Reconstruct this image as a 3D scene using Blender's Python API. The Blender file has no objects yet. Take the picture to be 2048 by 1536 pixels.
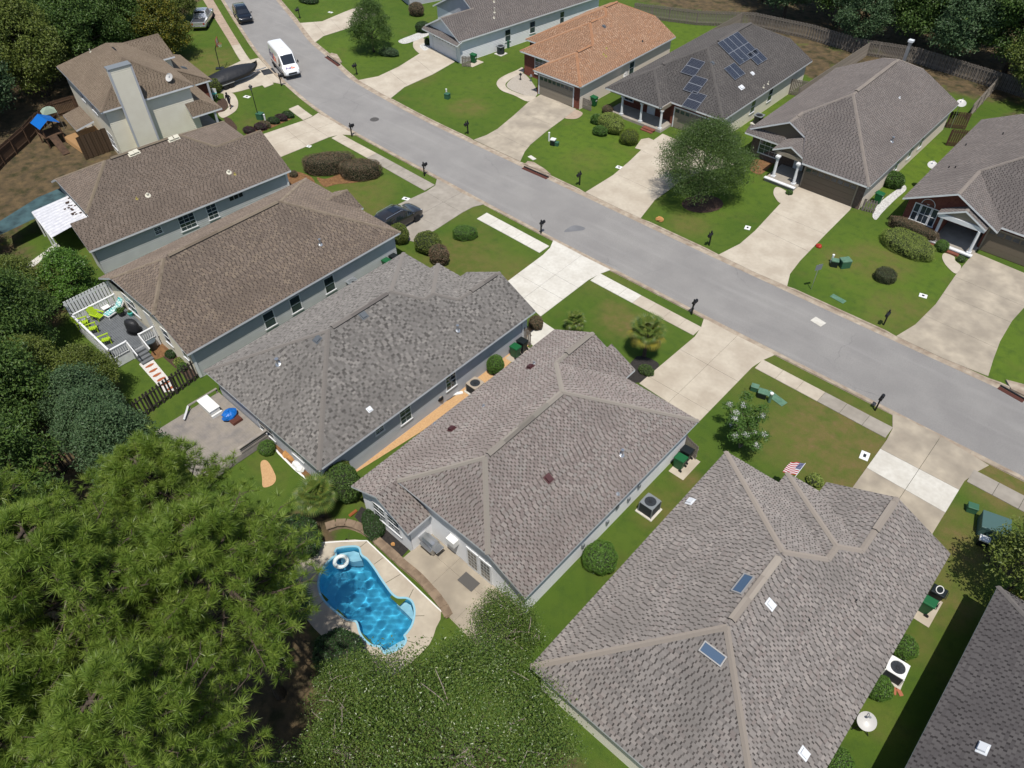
import bpy, bmesh, math, random
import numpy as np
from mathutils import Vector, Matrix
random.seed(7); RNG = np.random.default_rng(11)
S = bpy.context.scene
C = S.collection
R_ = math.radians
# ------------------------------------------------------------------ camera, sky, sun, exposure
# Survey frame: x runs along the street, y across it, z up, metres; the drone hangs 38 m above the origin.
CAM_H = 38.0
FPX = 1490.26
AX_R = Vector((0.73766407, 0.67506039, -0.0120497))
AX_U = Vector((-0.4775399, 0.53427617, 0.69749883))
AX_F = Vector((-0.4772917, 0.50876561, -0.7164846))
cam_d = bpy.data.cameras.new('camera')
cam_d.sensor_width = 36.0
cam_d.lens = FPX * 36.0 / 2048.0
cam_d.clip_start = 0.5
cam_d.clip_end = 2000
cam = bpy.data.objects.new('camera', cam_d)
C.objects.link(cam)
cam.matrix_world = Matrix((
    (AX_R.x, AX_U.x, -AX_F.x, 0), (AX_R.y, AX_U.y, -AX_F.y, 0),
    (AX_R.z, AX_U.z, -AX_F.z, CAM_H), (0, 0, 0, 1)))
S.camera = cam

SUN_EL = R_(69.5)
SUN_H = Vector((0.743, -0.669))            # where the sun stands, seen on the plan
sun_vec = Vector((SUN_H.x * math.cos(SUN_EL), SUN_H.y * math.cos(SUN_EL), math.sin(SUN_EL))).normalized()
world = bpy.data.worlds.new('World')
S.world = world
world.use_nodes = True
wn = world.node_tree.nodes
wn.clear()
sky = wn.new('ShaderNodeTexSky'); sky.sky_type = 'NISHITA'; sky.sun_disc = False
sky.sun_elevation = SUN_EL
sky.sun_rotation = math.atan2(SUN_H.x, SUN_H.y)
bg = wn.new('ShaderNodeBackground'); bg.inputs[1].default_value = 0.11
wo = wn.new('ShaderNodeOutputWorld')
world.node_tree.links.new(sky.outputs[0], bg.inputs[0])
world.node_tree.links.new(bg.outputs[0], wo.inputs[0])
sun_d = bpy.data.lights.new('sun', 'SUN')
sun_d.energy = 4.6; sun_d.angle = R_(0.53); sun_d.color = (1.0, 0.955, 0.885)
sun = bpy.data.objects.new('sun', sun_d); C.objects.link(sun)
sun.location = (40, -40, 90)
sun.rotation_euler = sun_vec.to_track_quat('Z', 'Y').to_euler()
S.view_settings.view_transform = 'Standard'
S.view_settings.look = 'None'
S.view_settings.exposure = 0.0
S.view_settings.gamma = 1.0
S.view_settings.use_curve_mapping = False

# ------------------------------------------------------------------ survey helpers
def ray(px, py):
    return (AX_F + AX_R * ((px - 1024) / FPX) - AX_U * ((py - 768) / FPX))
def g(px, py, z=0.0):
    """surveyed point: where the sight line to a photo point meets height z"""
    d = ray(px, py); t = (z - CAM_H) / d.z
    return (d.x * t, d.y * t, z)
def zo(ox, oy, s=3.657):
    return lambda x, y: (ox + x / s, oy + y / s)
def gl(conv, pts, z=0.0):
    return [g(*conv(*p), z)[:2] for p in pts]

# ------------------------------------------------------------------ scene helpers
def thing(name, label, cat, loc=(0, 0, 0), rot=0.0, group=None):
    o = bpy.data.objects.new(name, None); C.objects.link(o)
    o.empty_display_size = 0.2
    o.location = loc; o.rotation_euler = (0, 0, rot)
    o['label'] = label; o['category'] = cat
    if group: o['group'] = group
    return o
def tag(o, label, cat, group=None):
    o['label'] = label; o['category'] = cat
    if group: o['group'] = group
    return o
def structure(o):
    o['kind'] = 'structure'; return o
def stuff(o):
    o['kind'] = 'stuff'; return o
def copy_tree(o, parent=None, loc=None, rot=None, scale=None, label=None):
    c = o.copy(); C.objects.link(c); c.parent = parent
    if loc is not None: c.location = loc
    if rot is not None: c.rotation_euler = (0, 0, rot) if not hasattr(rot, '__len__') else rot
    if scale is not None: c.scale = scale if hasattr(scale, '__len__') else (scale,) * 3
    if label: c['label'] = label
    for ch in list(o.children): copy_tree(ch, c)
    return c
def V3(p): return Vector(p)

class Frame:
    """house axes: x along the front, y towards the street, turned by yaw about an origin"""
    def __init__(s, ox=0, oy=0, yaw=0):
        s.ox, s.oy, s.c, s.s = ox, oy, math.cos(yaw), math.sin(yaw); s.yaw = yaw
    def __call__(s, p):
        return (s.ox + s.c * p[0] + s.s * p[1], s.oy - s.s * p[0] + s.c * p[1], p[2] if len(p) > 2 else 0)
    def inv(s, p):
        x, y = p[0] - s.ox, p[1] - s.oy
        return (s.c * x - s.s * y, s.s * x + s.c * y) + tuple(p[2:])
ID = Frame()

class MB:
    def __init__(s, fr=None):
        s.v = []; s.f = []; s.m = []; s.fr = fr
    def add(s, pts):
        i = len(s.v)
        s.v.extend([tuple(p) for p in pts] if s.fr is None else [s.fr(p) for p in pts])
        return i
    def face(s, pts, m=0):
        i = s.add(pts); s.f.append(tuple(range(i, i + len(pts)))); s.m.append(m); return s
    def box(s, x0, y0, z0, x1, y1, z1, m=0):
        i = s.add([(x0, y0, z0), (x1, y0, z0), (x1, y1, z0), (x0, y1, z0), (x0, y0, z1), (x1, y0, z1), (x1, y1, z1), (x0, y1, z1)])
        for q in ((0, 3, 2, 1), (4, 5, 6, 7), (0, 1, 5, 4), (1, 2, 6, 5), (2, 3, 7, 6), (3, 0, 4, 7)):
            s.f.append(tuple(i + a for a in q)); s.m.append(m)
        return s
    def bb(s, O, t, n, a0, a1, b0, b1, z0, z1, m=0, up=Vector((0, 0, 1))):
        """box on axes t (along), n (out), up from point O"""
        O = Vector(O); t = Vector(t); n = Vector(n)
        P = [O + t * a + n * b + up * z for z in (z0, z1) for a, b in ((a0, b0), (a1, b0), (a1, b1), (a0, b1))]
        i = s.add(P)
        for q in ((0, 3, 2, 1), (4, 5, 6, 7), (0, 1, 5, 4), (1, 2, 6, 5), (2, 3, 7, 6), (3, 0, 4, 7)):
            s.f.append(tuple(i + a for a in q)); s.m.append(m)
        return s
    def prism(s, poly, z0, z1, m=0, mside=None):
        n = len(poly); i = s.add([(p[0], p[1], z0) for p in poly] + [(p[0], p[1], z1) for p in poly])
        s.f.append(tuple(i + n + k for k in range(n))); s.m.append(m)
        s.f.append(tuple(i + n - 1 - k for k in range(n))); s.m.append(m)
        for k in range(n):
            j = (k + 1) % n; s.f.append((i + k, i + j, i + n + j, i + n + k)); s.m.append(m if mside is None else mside)
        return s
    def tube(s, path, rad, n=8, m=0, cap=True):
        path = [Vector(p) for p in path]
        if not hasattr(rad, '__len__'): rad = [rad] * len(path)
        rings = []
        for k, p in enumerate(path):
            d = (path[min(k + 1, len(path) - 1)] - path[max(k - 1, 0)]).normalized()
            a = d.cross(Vector((0, 0, 1)));
            if a.length < 1e-3: a = d.cross(Vector((1, 0, 0)))
            a.normalize(); b = d.cross(a)
            rings.append(s.add([p + (a * math.cos(2 * math.pi * q / n) + b * math.sin(2 * math.pi * q / n)) * rad[k] for q in range(n)]))
        for k in range(len(rings) - 1):
            for q in range(n):
                q2 = (q + 1) % n
                s.f.append((rings[k] + q, rings[k + 1] + q, rings[k + 1] + q2, rings[k] + q2)); s.m.append(m)
        if cap:
            s.f.append(tuple(rings[0] + q for q in range(n))); s.m.append(m)
            s.f.append(tuple(rings[-1] + n - 1 - q for q in range(n))); s.m.append(m)
        return s
    def lathe(s, c, prof, n=16, m=0, a0=0, sx=1, sy=1):
        """prof: list of (radius, z)"""
        rings = [s.add([(c[0] + sx * r * math.cos(2 * math.pi * q / n + a0), c[1] + sy * r * math.sin(2 * math.pi * q / n + a0), c[2] + z) for q in range(n)]) for r, z in prof]
        for k in range(len(rings) - 1):
            for q in range(n):
                q2 = (q + 1) % n
                s.f.append((rings[k] + q, rings[k] + q2, rings[k + 1] + q2, rings[k + 1] + q)); s.m.append(m)
        s.f.append(tuple(rings[0] + n - 1 - q for q in range(n))); s.m.append(m)
        s.f.append(tuple(rings[-1] + q for q in range(n))); s.m.append(m)
        return s
    def ell(s, c, r, n=12, k=7, m=0, jit=0):
        prof = []
        for a in range(k):
            t = -math.pi / 2 + math.pi * (a + .02) / (k - 1 + .04)
            prof.append((math.cos(t), math.sin(t)))
        i0 = len(s.v)
        s.lathe((0, 0, 0), prof, n, m)
        for j in range(i0, len(s.v)):
            x, y, z = s.v[j]; q = 1 + (random.uniform(-jit, jit) if jit else 0)
            p = (c[0] + x * r[0] * q, c[1] + y * r[1] * q, c[2] + z * r[2] * q)
            s.v[j] = p if s.fr is None else s.fr(p)
        return s
    def build(s, name, mats, parent=None, o=None, smooth=False, bevel=0, recalc=True):
        """o: world point that becomes the object's origin (parts: their thing's location)"""
        me = bpy.data.meshes.new(name)
        if o is None:
            o = tuple(parent.location) if parent is not None and parent.parent is None else (tuple(parent.parent.location) if parent is not None else (0, 0, 0))
        vv = [(p[0] - o[0], p[1] - o[1], p[2] - o[2]) for p in s.v]
        me.from_pydata(vv, [], s.f)
        if not isinstance(mats, (list, tuple)): mats = [mats]
        for mt in mats: me.materials.append(mt)
        if any(s.m): me.polygons.foreach_set('material_index', s.m)
        if recalc:
            bm = bmesh.new(); bm.from_mesh(me); bmesh.ops.recalc_face_normals(bm, faces=bm.faces); bm.to_mesh(me); bm.free()
        if smooth: me.polygons.foreach_set('use_smooth', [True] * len(me.polygons))
        me.update()
        ob = bpy.data.objects.new(name, me); C.objects.link(ob)
        if parent is not None: ob.parent = parent
        else: ob.location = o
        if bevel:
            md = ob.modifiers.new('bevel', 'BEVEL'); md.width = bevel; md.segments = 2; md.limit_method = 'ANGLE'; md.angle_limit = R_(40)
        return ob

def np_mesh(name, V, F, mats, parent=None, o=(0, 0, 0), mi=None, nper=4, smooth=False):
    """fast mesh: V (n,3), F (k,nper)"""
    me = bpy.data.meshes.new(name)
    V = np.asarray(V, np.float32) - np.asarray(o, np.float32)
    F = np.asarray(F, np.int32)
    me.vertices.add(len(V)); me.vertices.foreach_set('co', V.ravel())
    me.loops.add(F.size); me.loops.foreach_set('vertex_index', F.ravel())
    me.polygons.add(len(F)); me.polygons.foreach_set('loop_start', np.arange(0, F.size, nper, dtype=np.int32))
    try: me.polygons.foreach_set('loop_total', np.full(len(F), nper, np.int32))
    except Exception: pass
    if not isinstance(mats, (list, tuple)): mats = [mats]
    for mt in mats: me.materials.append(mt)
    if mi is not None: me.polygons.foreach_set('material_index', np.asarray(mi, np.int32))
    me.polygons.foreach_set('use_smooth', np.full(len(F), bool(smooth)))
    me.update(calc_edges=True)
    ob = bpy.data.objects.new(name, me); C.objects.link(ob)
    if parent is not None: ob.parent = parent
    else: ob.location = o
    return ob

def mesh_obj(name, me, parent=None, M=None):
    ob = bpy.data.objects.new(name, me); C.objects.link(ob)
    if parent is not None: ob.parent = parent
    if M is not None: ob.matrix_local = M
    return ob

# ------------------------------------------------------------------ materials
MATS = {}
def sr(r, gg, b, k=1.0):
    f = lambda c: ((c / 255) / 12.92 if c <= 10.3 else ((c / 255 + .055) / 1.055) ** 2.4) * k
    return (f(r), f(gg), f(b))
def mat(name, col, rough=.75, col2=None, vs=3.0, col3=None, vs3=30.0, f3=.5, bump=0, bs=60.0, metal=0, spec=.4, isl=0, isl_cols=None,
        trans=0, coat=0, lo=.35, hi=.65, det=3.0, bdist=.01):
    m = bpy.data.materials.new(name); m.use_nodes = True; MATS[name] = m
    nt = m.node_tree; N = nt.nodes; L = nt.links
    bs_ = N['Principled BSDF']; out = N['Material Output']
    bs_.inputs['Roughness'].default_value = rough
    bs_.inputs['Metallic'].default_value = metal
    bs_.inputs['Specular IOR Level'].default_value = spec
    if rough >= .8: bs_.inputs['Diffuse Roughness'].default_value = 1.0
    if coat: bs_.inputs['Coat Weight'].default_value = coat; bs_.inputs['Coat Roughness'].default_value = .05
    tc = N.new('ShaderNodeTexCoord')
    rgb = N.new('ShaderNodeRGB'); rgb.outputs[0].default_value = (*col, 1); cur = rgb.outputs[0]
    def noise(scale, d=det):
        n = N.new('ShaderNodeTexNoise'); n.inputs['Scale'].default_value = scale; n.inputs['Detail'].default_value = d
        L.new(tc.outputs['Object'], n.inputs['Vector']); return n.outputs[0]
    def mixc(a, b, fac, mode='MIX'):
        x = N.new('ShaderNodeMix'); x.data_type = 'RGBA'; x.blend_type = mode
        if isinstance(fac, float): x.inputs[0].default_value = fac
        else: L.new(fac, x.inputs[0])
        L.new(a, x.inputs[6])
        if hasattr(b, '__len__') and not hasattr(b, 'node'): x.inputs[7].default_value = (*b, 1)
        else: L.new(b, x.inputs[7])
        return x.outputs[2]
    def ramp(src, a, b):
        r = N.new('ShaderNodeMapRange'); r.inputs[1].default_value = a; r.inputs[2].default_value = b
        L.new(src, r.inputs[0]); return r.outputs[0]
    if isl_cols:
        ge = N.new('ShaderNodeNewGeometry'); cr = N.new('ShaderNodeValToRGB')
        el = cr.color_ramp.elements
        while len(el) < len(isl_cols): el.new(.5)
        for k, c in enumerate(isl_cols): el[k].position = k / (len(isl_cols) - 1); el[k].color = (*c, 1)
        L.new(ge.outputs['Random Per Island'], cr.inputs[0]); cur = cr.outputs[0]
    if col2: cur = mixc(cur, col2, ramp(noise(vs), lo, hi))
    if col3:
        mm = N.new('ShaderNodeMath'); mm.operation = 'MULTIPLY'; mm.inputs[1].default_value = f3
        L.new(ramp(noise(vs3), .35, .7), mm.inputs[0]); cur = mixc(cur, col3, mm.outputs[0])
    if isl:
        ge = N.new('ShaderNodeNewGeometry'); mr = N.new('ShaderNodeMapRange')
        mr.inputs[3].default_value = 1 - isl; mr.inputs[4].default_value = 1 + isl
        L.new(ge.outputs['Random Per Island'], mr.inputs[0])
        cb = N.new('ShaderNodeCombineColor')
        for q in range(3): L.new(mr.outputs[0], cb.inputs[q])
        x = N.new('ShaderNodeMix'); x.data_type = 'RGBA'; x.blend_type = 'MULTIPLY'; x.inputs[0].default_value = 1
        L.new(cur, x.inputs[6]); L.new(cb.outputs[0], x.inputs[7]); cur = x.outputs[2]
    L.new(cur, bs_.inputs['Base Color'])
    if bump:
        b = N.new('ShaderNodeBump'); b.inputs['Strength'].default_value = bump; b.inputs['Distance'].default_value = bdist
        L.new(noise(bs, 2), b.inputs['Height']); L.new(b.outputs[0], bs_.inputs['Normal'])
    if trans:
        tr = N.new('ShaderNodeBsdfTranslucent'); L.new(cur, tr.inputs[0])
        mx = N.new('ShaderNodeMixShader'); mx.inputs[0].default_value = trans
        L.new(bs_.outputs[0], mx.inputs[1]); L.new(tr.outputs[0], mx.inputs[2]); L.new(mx.outputs[0], out.inputs[0])
    return m

white_paint = mat('white_paint', (.74, .75, .76), .5, col2=(.66, .67, .68), vs=2)
trim_dark = mat('trim_dark', (.12, .12, .125), .5)
glass_dark = mat('window_glass', (.02, .03, .04), .06, spec=.9, col2=(.05, .07, .09), vs=.7)
glass_door = mat('door_glass', (.16, .16, .15), .08, spec=.8)
black_metal = mat('black_metal', (.012, .012, .014), .45)
black_plastic = mat('black_plastic', (.02, .022, .025), .5)
steel = mat('galvanised_steel', (.5, .52, .54), .35, metal=.8)
chrome = mat('chrome', (.6, .6, .62), .2, metal=1)
rubber = mat('rubber', (.015, .015, .016), .8)
conc = mat('concrete', sr(214, 204, 186, .72), .85, col2=sr(196, 184, 166, .72), vs=.6, col3=sr(176, 164, 148, .72), vs3=3.5, f3=.25, bump=.15, bs=30)
conc_new = mat('concrete_new', sr(232, 229, 220, .72), .85, col2=sr(220, 216, 206, .72), vs=.8, col3=sr(196, 190, 178, .72), vs3=4, f3=.35, bump=.1, bs=30)
conc_old = mat('concrete_old', sr(205, 193, 173, .7), .88, col2=sr(176, 165, 148, .7), vs=.5, col3=sr(150, 141, 128, .7), vs3=1.4, f3=.4, bump=.2, bs=25)
conc_grey = mat('concrete_grey', sr(186, 178, 166, .7), .88, col2=sr(168, 160, 148, .7), vs=.5, col3=sr(150, 143, 132, .7), vs3=2, f3=.35, bump=.2, bs=25)
conc_pink = mat('concrete_pink', sr(198, 176, 155, .7), .88, col2=sr(186, 166, 146, .7), vs=.9, col3=sr(150, 132, 115, .7), vs3=3, f3=.4, bump=.2, bs=25)
kerb_m = mat('kerb_concrete', sr(205, 192, 172, .7), .88, col2=sr(178, 164, 146, .7), vs=.8, col3=sr(140, 116, 96, .7), vs3=2.0, f3=.6, bump=.2, bs=25)
mulch_m = mat('mulch', (.055, .032, .022), .95, col2=(.10, .06, .04), vs=6, col3=(.03, .02, .015), vs3=40, f3=.8, bump=.8, bs=50, bdist=.04)
mulch_dark = mat('mulch_dark', (.02, .018, .017), .95, col2=(.035, .03, .027), vs=8, bump=.8, bs=60, bdist=.03)
gravel_tan = mat('gravel_tan', sr(214, 170, 118, .7), .9, col2=sr(190, 140, 90, .7), vs=9, col3=sr(235, 205, 160, .7), vs3=45, f3=.8, bump=.8, bs=70, bdist=.03)
gravel_grey = mat('gravel_grey', sr(190, 180, 165, .7), .9, col2=sr(160, 150, 138, .7), vs=8, col3=sr(220, 212, 200, .7), vs3=40, f3=.7, bump=.8, bs=60, bdist=.03)
straw = mat('pine_straw', sr(176, 132, 86, .6), .95, col2=sr(140, 100, 66, .6), vs=4, col3=sr(90, 64, 44, .6), vs3=30, f3=.6, bump=.6, bs=50, bdist=.03)
bark = mat('bark', (.10, .075, .055), .95, col2=(.05, .038, .03), vs=8, bump=.8, bs=25, bdist=.03)
bark_pale = mat('bark_pale', (.28, .24, .20), .9, col2=(.16, .13, .11), vs=8, bump=.5, bs=25, bdist=.02)
brick_m = mat('brick_red', sr(150, 84, 66, .6), .9, col2=sr(120, 62, 50, .6), vs=5, col3=sr(176, 116, 94, .6), vs3=22, f3=.6, bump=.4, bs=30)
brick_pale = mat('brick_brown', sr(140, 118, 104, .6), .9, col2=sr(110, 92, 82, .6), vs=5, col3=sr(165, 142, 126, .6), vs3=22, f3=.6, bump=.4, bs=30)
sid_grey = mat('siding_grey', sr(206, 208, 208, .8), .6, col2=sr(198, 200, 200, .8), vs=1)
sid_blue = mat('siding_blue_grey', sr(200, 202, 208, .78), .6, col2=sr(192, 194, 200, .78), vs=1)
sid_cream = mat('siding_cream', sr(238, 232, 214, .88), .6, col2=sr(232, 225, 206, .88), vs=1)
sid_white = mat('siding_white', sr(244, 245, 246, .88), .6, col2=sr(238, 239, 241, .88), vs=1)
sid_pink = mat('siding_pale_pink', sr(236, 222, 208, .85), .6)
stucco_tan = mat('stucco_tan', sr(150, 130, 110, .62), .85, bump=.2, bs=60)
taupe = mat('taupe_paint', sr(176, 164, 146, .6), .6)
taupe_dark = mat('taupe_dark_paint', sr(142, 128, 110, .6), .6)
wood_grey = mat('weathered_wood', sr(176, 166, 154, .6), .85, col2=sr(146, 136, 126, .6), vs=3, col3=sr(80, 72, 64, .6), vs3=14, f3=.5, isl=.25)
wood_dark = mat('dark_stained_wood', sr(82, 74, 68, .5), .85, col2=sr(60, 54, 50, .5), vs=3, isl=.3)
wood_brown = mat('brown_wood', sr(120, 92, 70, .55), .85, col2=sr(92, 70, 54, .55), vs=3, isl=.3)
deck_grey = mat('deck_board_grey', sr(130, 134, 138, .6), .7, col2=sr(116, 120, 124, .6), vs=2, isl=.12)
deck_wood = mat('deck_board_weathered', sr(168, 160, 152, .62), .8, vs=3, col2=sr(138, 134, 132, .62), col3=sr(196, 184, 166, .62), vs3=1.5, f3=.5, isl=.22)
metal_white = mat('white_sheet_metal', (.72, .72, .74), .35, metal=.2, col2=(.6, .6, .63), vs=3)
green_box = mat('utility_green', sr(70, 120, 92, .6), .55)
green_pale = mat('utility_pale_green', sr(120, 160, 132, .6), .6, col2=sr(100, 140, 115, .6), vs=4)
bin_green = mat('bin_green_plastic', sr(40, 120, 72, .55), .45)
bin_dark = mat('bin_dark_plastic', sr(34, 42, 44, .6), .45)
pvc = mat('white_plastic', (.72, .72, .70), .45)
ac_body = mat('ac_grey_metal', sr(150, 156, 160, .6), .5)
ac_dark = mat('ac_dark_louvre', sr(70, 76, 82, .5), .5)
dish_m = mat('dish_grey', sr(214, 212, 208, .7), .4)
car_glass = mat('car_glass', (.012, .016, .022), .04, spec=.8, coat=.5)
tail_red = mat('tail_light_red', (.3, .01, .01), .15, coat=.6)
lamp_clear = mat('headlight_clear', (.65, .66, .68), .1, coat=.8)
lime = mat('lime_paint', sr(176, 208, 40, .75), .5)
teal = mat('teal_paint', sr(90, 200, 190, .65), .5)
terracotta = mat('terracotta', sr(196, 112, 70, .6), .8)
tarp_black = mat('black_cover', (.018, .019, .022), .55, bump=.5, bs=3, bdist=.08)
tarp_blue = mat('blue_tarp', sr(30, 120, 215, .7), .35, bump=.4, bs=8, bdist=.06)
tarp_brown = mat('brown_shade_cloth', sr(96, 76, 56, .5), .8)
red_paint = mat('red_paint', sr(200, 60, 40, .6), .5)
flower_white = mat('white_blossom', (.75, .75, .72), .7, trans=.3)

def leaf_mat(name, cols, rough=.45, trans=.25, spec=.35):
    return mat(name, cols[0], rough, isl_cols=cols, trans=trans, spec=spec)
leaf_oak = leaf_mat('leaf_live_oak', [(.06, .115, .018), (.10, .165, .028), (.15, .215, .04), (.075, .13, .026), (.20, .25, .06)], .35, .3, .5)
leaf_mid = leaf_mat('leaf_oval_tree', [(.05, .095, .024), (.075, .13, .032), (.11, .17, .042), (.07, .11, .034)], .4, .25)
leaf_wood = leaf_mat('leaf_woodland', [(.05, .10, .02), (.08, .145, .03), (.12, .19, .04), (.065, .12, .035)], .5, .3)
leaf_wood2 = leaf_mat('leaf_woodland_olive', [(.085, .12, .02), (.14, .18, .035), (.19, .23, .05), (.07, .11, .024)], .5, .3)
leaf_wood3 = leaf_mat('leaf_woodland_bluish', [(.055, .105, .045), (.085, .15, .066), (.12, .19, .085), (.06, .105, .04)], .5, .3)
leaf_yellow = leaf_mat('leaf_yellowing', [(.07, .10, .015), (.15, .16, .02), (.24, .20, .02), (.09, .12, .02), (.06, .09, .02)], .5, .25)
leaf_bright = leaf_mat('leaf_bright_shrub', [(.05, .11, .02), (.08, .16, .03), (.11, .20, .04)], .45, .25)
leaf_box = leaf_mat('leaf_boxwood', [(.06, .14, .02), (.095, .19, .03), (.13, .23, .04)], .4, .2)
leaf_lime = leaf_mat('leaf_lime_hedge', [(.13, .19, .03), (.20, .26, .05), (.27, .32, .08), (.10, .15, .03)], .5, .2)
leaf_olive = leaf_mat('leaf_olive_ball', [(.10, .15, .015), (.15, .20, .02), (.19, .23, .03)], .5, .2)
leaf_red = leaf_mat('leaf_bronze_hedge', [(.13, .08, .05), (.17, .11, .07), (.10, .10, .045), (.20, .135, .09), (.09, .09, .04)], .55, .15)
leaf_purple = leaf_mat('leaf_purple_shrub', [(.045, .018, .03), (.08, .03, .05), (.03, .015, .02)], .5, .2)
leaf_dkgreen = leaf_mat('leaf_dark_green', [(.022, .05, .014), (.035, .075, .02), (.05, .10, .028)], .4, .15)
leaf_palm = leaf_mat('leaf_palm', [(.06, .11, .02), (.10, .16, .03), (.16, .20, .04), (.22, .22, .05)], .4, .25)
leaf_palm_y = leaf_mat('leaf_palm_yellow', [(.22, .20, .03), (.32, .27, .04), (.14, .17, .03)], .45, .25)
needle_m = leaf_mat('pine_needle', [(.11, .18, .028), (.16, .245, .036), (.22, .31, .05), (.30, .37, .08)], .4, .4, .4)
# ------------------------------------------------------------------ street lines (surveyed)
def crv(pts):
    pts = sorted(pts); X = np.array([p[0] for p in pts], float); Y = np.array([p[1] for p in pts], float)
    M = np.gradient(Y, X)
    def f(x):
        x = min(max(x, X[0] - 60), X[-1] + 60)
        k = int(np.clip(np.searchsorted(X, x) - 1, 0, len(X) - 2))
        if x < X[0]: return Y[0] + M[0] * (x - X[0])
        if x > X[-1]: return Y[-1] + M[-1] * (x - X[-1])
        h = X[k + 1] - X[k]; t = (x - X[k]) / h
        return (2*t**3-3*t**2+1)*Y[k] + (t**3-2*t**2+t)*h*M[k] + (-2*t**3+3*t**2)*Y[k+1] + (t**3-t**2)*h*M[k+1]
    return f
near_k = crv([(30, 41.9), (6, 42.0), (-20, 42.08), (-42, 42.38), (-50, 42.66), (-57, 42.85), (-63, 43.1), (-70, 43.75), (-78.3, 45.4), (-87.6, 48.0), (-98, 51.8), (-109, 56.1), (-150, 72.5)])
far_k = crv([(30, 49.9), (6, 49.95), (-20, 50.0), (-45, 50.45), (-62, 50.9), (-66.3, 51.25), (-73, 52.0), (-81.4, 54.4), (-86, 55.6), (-93, 58.3), (-102.4, 61.8), (-150, 80)])
sw_in = crv([(30, 39.5), (6, 39.6), (-13.5, 39.85), (-28.7, 40.0), (-40, 40.25), (-48.6, 40.4), (-58.8, 40.8), (-64.3, 41.0), (-69.4, 41.45), (-80.4, 43.6), (-88.5, 45.9), (-95.5, 48.6), (-111, 54.4), (-150, 70)])
sw_out = crv([(30, 40.75), (6, 40.85), (-13, 41.0), (-28, 41.25), (-34, 41.4), (-49, 41.75), (-57, 42.0), (-63.8, 42.2), (-69.4, 42.7), (-80, 44.75), (-87.7, 46.8), (-94.4, 49.3), (-110, 55.4), (-150, 71.2)])

def pip(poly, X, Y):
    n = len(poly); ins = np.zeros(np.shape(X), bool); j = n - 1
    for i in range(n):
        xi, yi = poly[i][:2]; xj, yj = poly[j][:2]
        c = ((yi > Y) != (yj > Y)) & (X < (xj - xi) * (Y - yi) / ((yj - yi) or 1e-12) + xi)
        ins ^= c; j = i
    return ins
def half(poly, a, b, off=0.0):
    """part of a polygon left of the line a->b (moved left by off)"""
    dx, dy = b[0] - a[0], b[1] - a[1]; l = math.hypot(dx, dy); nx, ny = -dy / l, dx / l
    d = [(p[0] - a[0]) * nx + (p[1] - a[1]) * ny - off for p in poly]
    out = []
    for i in range(len(poly)):
        j = (i + 1) % len(poly)
        if d[i] >= 0: out.append(poly[i])
        if (d[i] >= 0) != (d[j] >= 0):
            t = d[i] / (d[i] - d[j]); out.append((poly[i][0] + t * (poly[j][0] - poly[i][0]), poly[i][1] + t * (poly[j][1] - poly[i][1])))
    return out
def area(p): return .5 * sum(p[i][0] * p[(i + 1) % len(p)][1] - p[(i + 1) % len(p)][0] * p[i][1] for i in range(len(p)))
def split(polys, lines, gap=.012):
    for a, b in lines:
        nw = []
        for p in polys:
            for q in (half(p, a, b, gap), half(p, b, a, gap)):
                if len(q) >= 3 and abs(area(q)) > .03: nw.append(q)
        polys = nw
    return polys
def smooth_poly(pts, n=6, closed=True):
    """Catmull-Rom through points"""
    out = []; N = len(pts)
    for i in range(N if closed else N - 1):
        p0, p1, p2, p3 = [pts[(i + k) % N] if closed else pts[min(max(i + k, 0), N - 1)] for k in (-1, 0, 1, 2)]
        for s in range(n):
            t = s / n
            out.append(tuple(.5 * (2*p1[q] + (p2[q]-p0[q])*t + (2*p0[q]-5*p1[q]+4*p2[q]-p3[q])*t*t + (3*p1[q]-p0[q]-3*p2[q]+p3[q])*t**3) for q in (0, 1)))
    if not closed: out.append(tuple(pts[-1][:2]))
    return out
joint_m = mat('joint_soil', (.05, .045, .035), .95, col2=(.06, .075, .025), vs=2)

# ------------------------------------------------------------------ pool outline (needed for the hole in the ground)
zp = zo(590, 1020, 2.974)
pool_px = [(250, 235), (345, 222), (378, 232), (386, 262), (400, 280), (428, 300), (470, 355), (505, 410), (540, 460), (575, 505), (610, 528), (660, 530), (690, 548), (705, 590), (703, 640), (688, 690), (660, 730), (645, 748), (655, 775), (640, 805), (600, 830), (545, 850), (520, 825), (505, 808), (460, 800), (420, 770), (392, 730), (378, 680), (362, 658), (310, 648), (265, 615), (215, 575), (170, 525), (148, 470), (146, 420), (160, 370), (190, 325), (225, 290), (250, 270)]
pool_poly = gl(zp, pool_px, .0)
deck_px = [(130, 200), (280, 182), (425, 184), (520, 270), (640, 385), (740, 485), (870, 600), (840, 700), (800, 800), (700, 900), (640, 960), (520, 990), (420, 900), (330, 840), (180, 770), (60, 640), (0, 560), (-20, 400), (20, 280)]
deck_poly = gl(zp, deck_px)

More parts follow.
